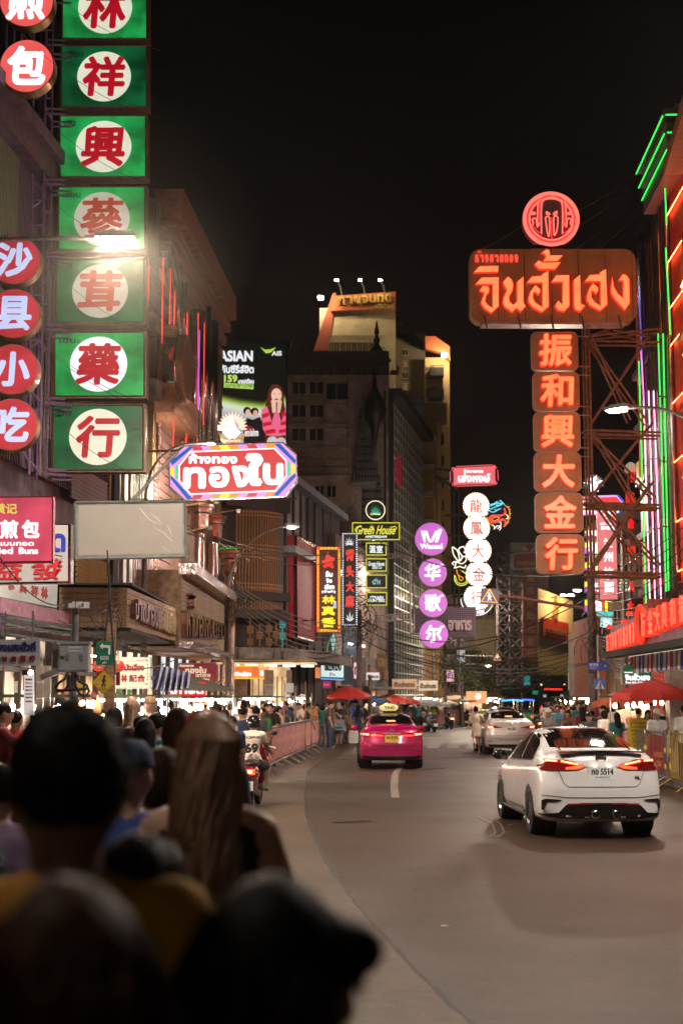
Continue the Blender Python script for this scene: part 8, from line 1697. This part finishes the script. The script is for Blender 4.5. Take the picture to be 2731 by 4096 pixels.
p=[pl.h(*z)for z in((414,2685),(460,2731),(412,2775),(371,2732),(414,2685))];m=MB();m.tube([(a,-.004,b)for a,b in p],.003,4);m.build('border',BLACK,T)
m=MB();k=21.9/FP;c=lambda x,y:(lambda h:(h[0],-.006,h[1]))(pl.h(x,y));m.ell(c(419,2706),(5*k,.003,5*k),8,6)
for a,b_,r in(((418,2712),(416,2730),4.5),((416,2730),(424,2748),2.6),((416,2730),(406,2749),2.6),((418,2714),(427,2728),1.7),((417,2714),(408,2726),1.7)):m.bar(c(*a),c(*b_),r*k,5)
for q in(((384,2738),(404,2738)),((422,2738),(446,2738)),((397,2756),(428,2756))):m.bar(c(*q[0]),c(*q[1]),.9*k,4)
m.build('walking_figure',BLACK,T)
pl=face(420,2660,22);T=thing('old_market_sign','green sign with a white arrow and the Thai words for old market','traffic sign',pl.o);m=MB();a_,b_=pl.h(385,2660),pl.h(455,2565);m.prism(rrect(a_[0],a_[1],b_[0],b_[1],.02),0,.01);m.build('plate',M('road_green',(.01,.12,.07),.4,em=(0,.2,.12),es=.1),T)
chars(T,pl,'lettering',[('ตลาด',(402,2624,436,2640)),('เก่า',(410,2642,428,2656))],LB,bold=.04,y0=-.006,dep=.004);poly_part(T,'arrow',pl,[(400,2585),(412,2572),(412,2580),(442,2582),(442,2618),(434,2618),(434,2592),(412,2590),(412,2598)],-.006,-.002,LB)
RLN=E('paper_lantern_red',S(236,66,60),.85,emvar=.25)
for i,(px,py,Y)in enumerate(((474,2665,22.5),(396,2663,24))):
    T=thing('paper_lantern',['glowing red paper lantern with gold marks right of the brown post','second red paper lantern behind the green old market sign'][i],'lantern',at(px,py,Y),0,'red paper lanterns');m=MB();m.sm=True;m.lathe([(.03,.09),(.07,.075),(.1,.03),(.1,-.03),(.07,-.075),(.03,-.09)],16);m.build('lantern_body',RLN,T)
    m=MB();m.bar((0,0,.09),(0,0,.3),.004,4);m.lathe([(.035,-.09),(.035,-.11)],10);m.build('cap_ring',GLD if 0 else M('brass_ring',(.5,.35,.1),.3,.9),T);m=MB()
    for k in range(14):a=k*.45;m.bar((.028*math.cos(a),.028*math.sin(a),-.1),(.03*math.cos(a),.03*math.sin(a),-.3),.005,3)
    m.build('tassel',M('red_tassel',(.5,.03,.03),.7),T);m=MB();text(m,'福',-.035,-.04,.035,.04,-.108,.006,bold=.04);m.build('character',M('gold_ink',(.8,.6,.2),.4),T)
pl=face(530,2752,28);T=thing('cream_shop_sign','cream lightbox with red Thai words and meander corners behind the lantern','sign',pl.o);poly_part(T,'cabinet',pl,[(432,2628),(603,2628),(600,2754),(432,2756)],0,.15,WHITE);poly_part(T,'face_panel',pl,[(436,2633),(598,2633),(596,2748),(436,2750)],-.012,.01,E('cream_lightbox',S(252,226,192),1.05))
chars(T,pl,'lettering',[('บังเฮียง',(500,2655,578,2684)),('記合',(518,2698,582,2728)),('林',(486,2698,510,2728))],REDL,bold=.05)
m=MB()
for(x,y)in((584,2638),(584,2732)):
    for d in(0,3,6):
        for qq in(rect(x-9+d,y+d,x+9,y+1+d),rect(x+8-d,y,x+9-d,y+12-d)):m.prism(pl.P(qq),-.02,-.012)
for k in range(6):m.prism(pl.P(rect(590,2655+k*12,593,2662+k*12)),-.02,-.012);m.prism(pl.P(rect(548+k*5,2640,551+k*5,2643)),-.02,-.012)
stuff(m.build('meander_pattern',REDL,T))
pl=face(795,2735,34);T=thing('thong_bai_board','dark red octagonal board with cream Thai words over the striped umbrella','sign',pl.o);DRB=M('claret_board',(.26,.025,.04),.4,em=S(120,24,36),es=.5)
poly_part(T,'frame',pl,[(712,2652),(862,2648),(874,2662),(874,2722),(862,2738),(726,2738),(712,2722)],0,.06,STEEL);poly_part(T,'face_panel',pl,[(716,2656),(860,2652),(869,2664),(869,2720),(858,2733),(728,2733),(716,2720)],-.01,0,DRB)
chars(T,pl,'lettering',[('ห้างขายทอง',(720,2656,776,2668)),('ทองใบ',(742,2666,826,2694)),('เยาวราช',(784,2696,842,2708)),('วรรณต่างๆ',(788,2712,838,2722))],E('cream_film',S(240,215,185),.85,emvar=0),bold=.05)
pl=face(118,2850,20.5);T=thing('tall_menu_board','tall white menu board with red Thai lines beside the beige tiles at the left','sign',pl.o);poly_part(T,'board',pl,rect(97,2690,136,2860),0,.04,E('menu_white',S(225,215,210),.85));
chars(T,pl,'lettering',[(t,(104,2714+k*14.5,130,2722+k*14.5))for k,t in enumerate(('หอยทอด','กุ้ง','หมูสวรรค์','หมูหวาน','หมูกระเทียม','หมูทอด','ก๋วยเตี๋ยว'))],REDL,bold=.04)
pl=face(190,2860,21.5);T=thing('beige_tile_wall','beige marbled tile wall panel right of the tall menu board','wall',pl.o)
for r in range(3):
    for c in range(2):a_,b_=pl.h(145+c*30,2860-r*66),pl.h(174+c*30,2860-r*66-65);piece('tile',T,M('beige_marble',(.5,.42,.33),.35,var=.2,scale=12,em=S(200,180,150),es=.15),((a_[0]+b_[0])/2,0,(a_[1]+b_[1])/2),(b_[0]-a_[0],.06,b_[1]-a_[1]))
T=thing('wall_spotlight','small glowing spotlight above the tall menu board','lamp',at(124,2690,20));m=MB();m.sm=True;m.ell((0,0,0),(.035,.03,.035),10,8);m.build('bulb',E('spot_bulb',(1,.9,.8),40,emvar=0),T);m=MB();m.box((-.07,.02,0),(.1,.06,.07));m.build('housing',BLACK,T)
# backdrop shop fronts behind the left crowd, all lit
SF=[E('shopfront_%d'%k,S(*c),e*2.1,emvar=.5)for k,(c,e)in enumerate((((255,225,190),.75),((250,200,150),.6),((225,225,235),.7),((255,190,140),.55)))]
FRM=M('dark_frame',(.06,.045,.04),.5)
for i,(y0,y1,k)in enumerate(((22,26,2),(26.3,30.5,0),(31,35.5,1),(36,41,0),(41.5,46.5,2),(47,52.5,3))):
    x0,x1=-6.95+(y0-22)*.085,-6.95+(y1-22)*.085;w0=wall(x0,y0,x1,y1);T=thing('lit_shop','lit ground floor shop on the left, %s'%['nearest, behind the menu board','behind the utility box','behind the lanterns and cream sign','behind the chestnut stall','behind the dazzling snack stall','last one before the orange corner shop'][i],'shop',w0.o,w0.rz);L_=math.hypot(x1-x0,y1-y0)
    m=MB();m.box((L_/2,.15,1.7),(L_,.1,2.9));m.build('interior_wall',SF[k],T);rn=random.Random(i)
    for q in range(5):piece('mullion',T,FRM,(L_*q/4,0,1.6),(.09,.12,3.1))
    piece('lintel',T,FRM,(L_/2,0,2.5),(L_,.1,.1));
    for q in range(14):m=MB();cx=rn.uniform(.2,L_-.2);m.box((cx,.02,rn.uniform(.7,2.3)),(rn.uniform(.15,.5),.08,rn.uniform(.12,.5)));m.build('display_goods',rn.choice(GOODS+[WHITE,CL['red']]),T)
    m=MB();m.bar((L_*.3,-.3,2.9),(L_*.3+1.2,-.3,2.9),.02,5);m.build('ceiling_tube',E('cool_tube',(.95,.97,1),11,emvar=0),T)
# grey slatted shop shutter and small signs further on
pl=wall(-.3,70,2.7,83.5);T=thing('shuttered_shop_row','row of shuttered shops with a blue shutter and crown mark below the disc signs','building',pl.o,pl.rz)
m=MB();m.box((7,2,5),(14,4,10));m.build('wall',PLUM2,T);SHB=M('blue_grey_shutter',(.1,.14,.2),.4,.5)
for k in range(26):piece('shutter_slat',T,SHB,(3.2,-.08,2.7+k*.11),(3.6,.06,.09))
m=MB();m.box((7.4,-.3,3.3),(6,.6,1.5));m.build('name_fascia',M('grey_fascia',(.26,.23,.22),.5),T);m=MB();text(m,'ห้างขายยาเลื่องชื่อ',5,2.9,10,3.7,-.75,.12,bold=.03);m.build('letter',BRC,T)
m=MB();m.box((5,-.9,2.45),(10,1.6,.12));m.build('canopy',CONC,T)
for k,u in enumerate((1.2,3.4,4.2)):m=MB();m.box((u,-.5,4.6),(.7,.1,.07));m.build('light_tube',E('cool_tube',(.95,.97,1),11),T)
a_=pl.h(1606,2675);m=MB();m.tube([(3.2+.4*math.cos(t),-.16,3.7+.35*math.sin(t))for t in[j*.3 for j in range(22)]],.03,4);m.build('crown_mark',BRC,T)
for k in range(5):m=MB();m.box((5.5+k*1.7,-.02,1.2),(1.3,.1,2.2));m.build('door',[BRC,PLUM2,SF[1],BRC,PLUM2][k],T)
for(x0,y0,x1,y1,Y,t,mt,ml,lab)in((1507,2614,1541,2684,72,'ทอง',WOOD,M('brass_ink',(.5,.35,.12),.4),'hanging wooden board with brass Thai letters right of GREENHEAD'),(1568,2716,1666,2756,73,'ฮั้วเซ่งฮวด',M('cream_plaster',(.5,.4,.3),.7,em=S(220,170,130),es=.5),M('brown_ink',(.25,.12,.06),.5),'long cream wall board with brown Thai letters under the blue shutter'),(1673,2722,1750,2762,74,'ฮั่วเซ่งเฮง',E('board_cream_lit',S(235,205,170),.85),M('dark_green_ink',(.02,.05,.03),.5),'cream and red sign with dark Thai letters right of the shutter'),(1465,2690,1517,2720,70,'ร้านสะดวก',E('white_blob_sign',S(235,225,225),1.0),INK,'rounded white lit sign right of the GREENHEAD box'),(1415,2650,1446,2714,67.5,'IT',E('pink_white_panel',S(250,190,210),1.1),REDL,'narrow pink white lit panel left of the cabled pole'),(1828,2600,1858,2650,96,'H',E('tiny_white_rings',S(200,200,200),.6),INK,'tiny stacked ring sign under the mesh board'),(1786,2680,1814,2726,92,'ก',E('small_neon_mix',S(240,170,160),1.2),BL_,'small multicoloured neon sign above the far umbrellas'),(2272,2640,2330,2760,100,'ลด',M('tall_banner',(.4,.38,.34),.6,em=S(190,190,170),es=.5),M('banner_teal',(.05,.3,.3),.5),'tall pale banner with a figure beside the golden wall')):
    pl=face((x0+x1)/2,y1,Y);T=thing('shop_sign',lab,'sign',pl.o);poly_part(T,'board',pl,rect(x0,y0,x1,y1),0,.12,mt);w_=(x1-x0)*.08;chars(T,pl,'lettering',[(t,(x0+w_,y0+(y1-y0)*.25,x1-w_,y1-(y1-y0)*.22))],ml,bold=.04)
# ================================================================ POLES, ROAD SIGNS
def pole(label,px,ytop,Y,r,mat,name='utility_pole'):
    b=at(px,2790,Y);z=at(px,ytop,Y).z;T=thing(name,label,'pole',(b.x,Y,0));m=MB();m.tube([(0,0,0),(0,0,z)],[r,r*.75],10);m.build('post',mat,T);return T,z
PC=M('concrete_pole',(.2,.16,.14),.8,var=.3)
T,z=pole('dark cable wrapped pole behind the dotted cannabis sign',1437,2440,64,.16,PC);T1=T
TP,zz=pole('tall concrete pole wrapped in black cable coils right of the noodle sign',2372,2270,46,.17,PC)
m=MB();
for k in range(5):m.tube([(.2*math.cos(a)*(1+.3*k*.2)+.1,.2*math.sin(a)-.2,4.1-k*.28+.25*math.sin(a+1))for a in[j*.4 for j in range(17)]],.014,4)
stuff(m.build('cable_coil',CABLE,TP))
T,z=pole('slim grey lamp post with the pedestrian crossing sign',2396,2540,45,.075,M('pole_grey_pink',(.42,.36,.36),.4,.4),'sign_post')
pl=face(2396,2776,44.7);T=thing('pedestrian_sign','blue square crossing sign with a white triangle and walker','traffic sign',pl.o);poly_part(T,'plate',pl,rect(2375,2716,2419,2758),0,.02,M('sign_blue',(.02,.14,.42),.4,em=(.02,.2,.6),es=.2));poly_part(T,'triangle',pl,[(2397,2720),(2415,2755),(2379,2755)],-.01,0,LB)
m=MB();k=44.7/FP;c=lambda x,y:(lambda h:(h[0],-.02,h[1]))(pl.h(x,y));m.ell(c(2398,2730),(2.4*k,.01,2.4*k),6,4);m.bar(c(2398,2733),c(2398,2743),2.2*k,5);m.bar(c(2398,2742),c(2402,2753),1.3*k,4);m.bar(c(2398,2742),c(2393,2753),1.3*k,4);m.build('walking_figure',BLACK,T)
for x in(2386,2408):m=MB();m.box(((x-2396)*k,.0,-.55),(.12,.03,.3));m.build('red_bag',M('magenta_cloth',(.45,.03,.12),.7),T)
pl=face(2392,2680,44.8);T=thing('street_name_sign','blue arrow ended street name sign with Thai words and the number 6','traffic sign',pl.o);poly_part(T,'plate',pl,[(2344,2664),(2356,2648),(2430,2648),(2441,2663),(2430,2680),(2356,2679)],0,.02,M('sign_blue2',(.02,.06,.3),.4,em=(.02,.1,.5),es=.2));chars(T,pl,'lettering',[('เยาวราช',(2356,2653,2392,2666)),('6',(2414,2655,2424,2670)),('Yaowarat',(2357,2669,2384,2674))],LB,bold=.05,y0=-.012,dep=.008)
T,z=pole('slim white post with two small cameras above the barrier row',1181,2745,47,.05,STEEL,'camera_post');m=MB();m.box((-.2,-.1,z-.05),(.3,.25,.3));m.build('control_box',UBX,T)
for s_ in(-1,1):m=MB();m.tube([(0,0,z-.35),(s_*.2,-.1,z-.3)],.015,5);m.box((s_*.25,-.12,z-.3),(.16,.1,.09));m.build('camera',WHITE,T)
for i,(px,Y,y)in enumerate(((1137,42,2720),(1222,48,2725),(1246,50,2770))):pole('thin bare bamboo coloured pole rising from the crowd, %s'%['left one','middle one','right one'][i],px,y,Y,.022,OCH,'thin_pole')
for i,(px,yt_,Y)in enumerate(((1780,2600,92),(1835,2640,96),(1480,2700,70))):pole('distant utility pole, %s'%['dark one under the orchid signs','one with wires left of the far triangle light','pinkish one beside the red umbrella'][i],px,yt_,Y,.13,PC)
# ================================================================ OVERHEAD WIRES
def wires(label,runs,r=.012,mat=CABLE):
    p0=at(*runs[0][0]);T=thing('overhead_cables',label,'cables',p0)
    for a,b,sag in runs:
        A,B=at(*a)-p0,at(*b)-p0;m=MB();m.tube([A.lerp(B,t)-Vector((0,0,sag*4*t*(1-t)))for t in[i/12 for i in range(13)]],r,4);m.build('cable',mat,T)
wires('thin cables slanting across the green boards from upper left',[((200,-40,25),(640,200,29),.2),((150,200,25),(640,470,29),.2),((240,530,27),(620,740,29),.15),((240,830,27),(620,1030,29),.15),((290,1150,27),(620,1330,29),.15),((130,1340,25),(620,1620,29),.2),((150,1365,25),(620,1640,29),.2),((240,1700,27),(640,1920,29),.2)],.006)
wires('sagging cable bundle running from the chrome canopy to the pole behind the bakery sign',[((935,2330+k*14,50),(1437,2500+k*9,63.8),.5+.1*k)for k in range(8)],.022,M('grey_cable',(.16,.15,.15),.5))
wires('cables crossing the lattice building in front of the octagonal sign',[((740,2100,34),(1437,2180,63.8),.6),((740,2110,34),(1437,2200,63.8),.8),((560,2060,31),(1500,2150,66),.9)],.014)
wires('long cables crossing the road between the poles at mid height',[((1437,2470,63.8),(2372,2380,46),1.3),((1437,2500,63.8),(2372,2330,46),1.6),((1500,2160,66),(2380,2290,46),.7),((1437,2550,63.8),(2372,2520,46),1.2),((1650,2625,80),(2350,2650,60),.5),((1650,2635,80),(2350,2655,60),.6)],.02)
wires('bundle of cables fanning from the cabled pole up to the right building',[((2372,2310+k*22,46),(2731,2110+k*42,33.4),.15+.05*k)for k in range(11)],.014)
wires('heavy black cable bundle looping over the lilac canopy sign',[((2372,2540+k*5,46),(2731,2330+k*9,32),.5+.08*k)for k in range(10)],.02)
wires('thin stay wires from the round emblem to the green eaves',[((2300,850,37),(2555,690,41),.05),((2320,900,37),(2560,730,41),.05),((2250,1030,37),(2570,800,41),.05),((2400,990,37),(2575,830,41),.05),((1890,1010,37),(2090,900,37.2),.05)],.008,M('stay_wire',(.12,.06,.05),.5))
wires('tangle of cables in front of the boarded canopy',[((235,2480,21),(900,2560,40),.4),((330,2400,22),(470,2620,26),.1),((430,2200,22),(450,2560,22),.05),((436,2250,22),(462,2700,22),.1),((445,2300,22),(420,2560,22),.1),((250,2620,20),(700,2640,30),.2),((0,2110,20),(300,2230,25),.1),((0,2230,19),(260,2420,24),.2)],.012)
wires('far low wires strung over the road end',[((1560,2560+k*16,74),(2300,2600+k*14,100),.8+.15*k)for k in range(6)],.025)
rn=random.Random(11)
for(px,py,Y,n_,lab)in((1445,2470,63.6,34,'hanging black cable tangle on the pole behind the cannabis sign'),(2375,2560,45.6,26,'dense cable tangle on the tall concrete pole'),(1785,2640,91.5,24,'black cable tangle on the far left pole'),(935,2390,50,20,'cable tangle at the end of the chrome canopy'),(420,2540,23,26,'cable tangle under the boarded canopy')):
    T=thing('cable_tangle',lab,'cables',at(px,py,Y));m=MB();s_=Y/60
    for k in range(n_):
        x,z=rn.uniform(-.5,.5)*s_,rn.uniform(-.8,.9)*s_;r=rn.uniform(.15,.45)*s_;a0=rn.uniform(0,6)
        m.tube([(x+r*math.cos(a0+j*.5)*rn.uniform(.7,1.1),rn.uniform(-.2,.1),z+r*1.4*math.sin(a0+j*.5))for j in range(9)],.014*s_,3)
    stuff(m.build('loops',CABLE,T))
# ================================================================ TREES at the road end
LEAF=[M('leaf_dark',(.03,.05,.015),.6,var=.3),M('leaf_mid',(.055,.09,.02),.6,var=.3)]
def tree(label,px,Y,h_,r):
    x=gx(px,Y);T=thing('street_tree',label,'tree',(x,Y,0));rn=random.Random(px);m=MB();m.tube([(0,0,0),(.1,0,h_*.4),(0,.1,h_*.7)],[.16,.11,.06],7)
    for k in range(7):a=k*.9;m.tube([(.05,0,h_*(.4+.04*k)),(r*.6*math.cos(a),r*.6*math.sin(a),h_*(.6+.05*k))],[.05,.015],5)
    m.build('trunk',WOOD,T)
    for li in range(2):
        m=MB()
        for c in range(16):
            a=rn.uniform(0,6.28);rr=r*rn.uniform(.2,.9);cz=h_*rn.uniform(.5,.98);cx,cy_=rr*math.cos(a),rr*math.sin(a)
            for q in range(60):
                p=Vector((cx,cy_,cz))+Vector((rn.gauss(0,.28),rn.gauss(0,.28),rn.gauss(0,.2)))*r*.6;d=Vector((rn.gauss(0,1),rn.gauss(0,1),rn.gauss(0,1))).normalized()*.09;e=d.orthogonal().normalized()*.05
                m.raw([p-d,p+e,p+d,p-e],[(0,1,2,3)])
        o=m.build('crown',LEAF[li],T)
tree('leafy street tree left of the bus with a warm lit crown',1905,108,5.4,2.0);tree('dark street tree right of the lit one',1992,112,5.2,2.2);tree('dark street tree in front of the grey block',2075,114,5.0,2.2);tree('small bright green tree right of the bus',2288,108,3.6,.8);tree('dim tree at the left end of the road end row',1840,104,4.6,1.6)
pl=face(2147,2782,112);T=thing('direction_sign','small green direction sign with a white arrow left of the bus','traffic sign',pl.o);poly_part(T,'plate',pl,rect(2128,2763,2150,2777),0,.05,E('road_green_lit',S(20,140,90),.8));poly_part(T,'arrow',pl,[(2133,2770),(2139,2766),(2139,2774)],-.03,0,LB)
for i,(px,py,Y)in enumerate(((2105,2722,110),(2030,2738,116),(2320,2720,104))):
    T=thing('teal_awning_light','faint turquoise glowing window behind the trees, %s'%['middle one','left one','right one by the golden wall'][i],'light',at(px,py,Y));m=MB();m.box((0,0,0),(.5,.1,.7));m.build('glow_pane',E('teal_glow',S(30,150,150),.7,emvar=.4),T)
# ================================================================ SMOKY NIGHT AIR
m=MB();m.box((10,90,26),(156,236,55));hz=m.build('haze',[]);hm_=bpy.data.materials.new('haze_air');hm_.use_nodes=True;n_=hm_.node_tree;n_.nodes.clear()
ho=n_.nodes.new('ShaderNodeOutputMaterial');hv=n_.nodes.new('ShaderNodeVolumePrincipled');hv.inputs['Color'].default_value=(.95,.93,.88,1);hv.inputs['Density'].default_value=.00013;hv.inputs['Anisotropy'].default_value=.72
n_.links.new(hv.outputs[0],ho.inputs['Volume']);hz.data.materials.append(hm_);stuff(hz)
sm=MB();sm.sm=True;p_=at(480,960,22.5);sm.ell(p_,(2.3,2.0,2.6),20,14);so=sm.build('smoke',[]);m_=bpy.data.materials.new('cooking_smoke');m_.use_nodes=True;n_=m_.node_tree;n_.nodes.clear();N=n_.nodes
ho=N.new('ShaderNodeOutputMaterial');hv=N.new('ShaderNodeVolumePrincipled');hv.inputs['Color'].default_value=(.95,.95,.82,1);hv.inputs['Anisotropy'].default_value=.5
tc=N.new('ShaderNodeTexCoord');mp=N.new('ShaderNodeMapping');mp.inputs['Location'].default_value=(-1,-1,-1);mp.inputs['Scale'].default_value=(2,2,2);gr=N.new('ShaderNodeTexGradient');gr.gradient_type='SPHERICAL';nz=N.new('ShaderNodeTexNoise');nz.inputs['Scale'].default_value=3
a=N.new('ShaderNodeMath');a.operation='MULTIPLY';b_=N.new('ShaderNodeMath');b_.operation='MULTIPLY';b_.inputs[1].default_value=.05
for x,y in((tc.outputs['Generated'],mp.inputs[0]),(mp.outputs[0],gr.inputs[0]),(tc.outputs['Generated'],nz.inputs['Vector']),(gr.outputs['Fac'],a.inputs[0]),(nz.outputs['Fac'],a.inputs[1]),(a.outputs[0],b_.inputs[0]),(b_.outputs[0],hv.inputs['Density']),(hv.outputs[0],ho.inputs['Volume'])):n_.links.new(x,y)
so.data.materials.append(m_);stuff(so)
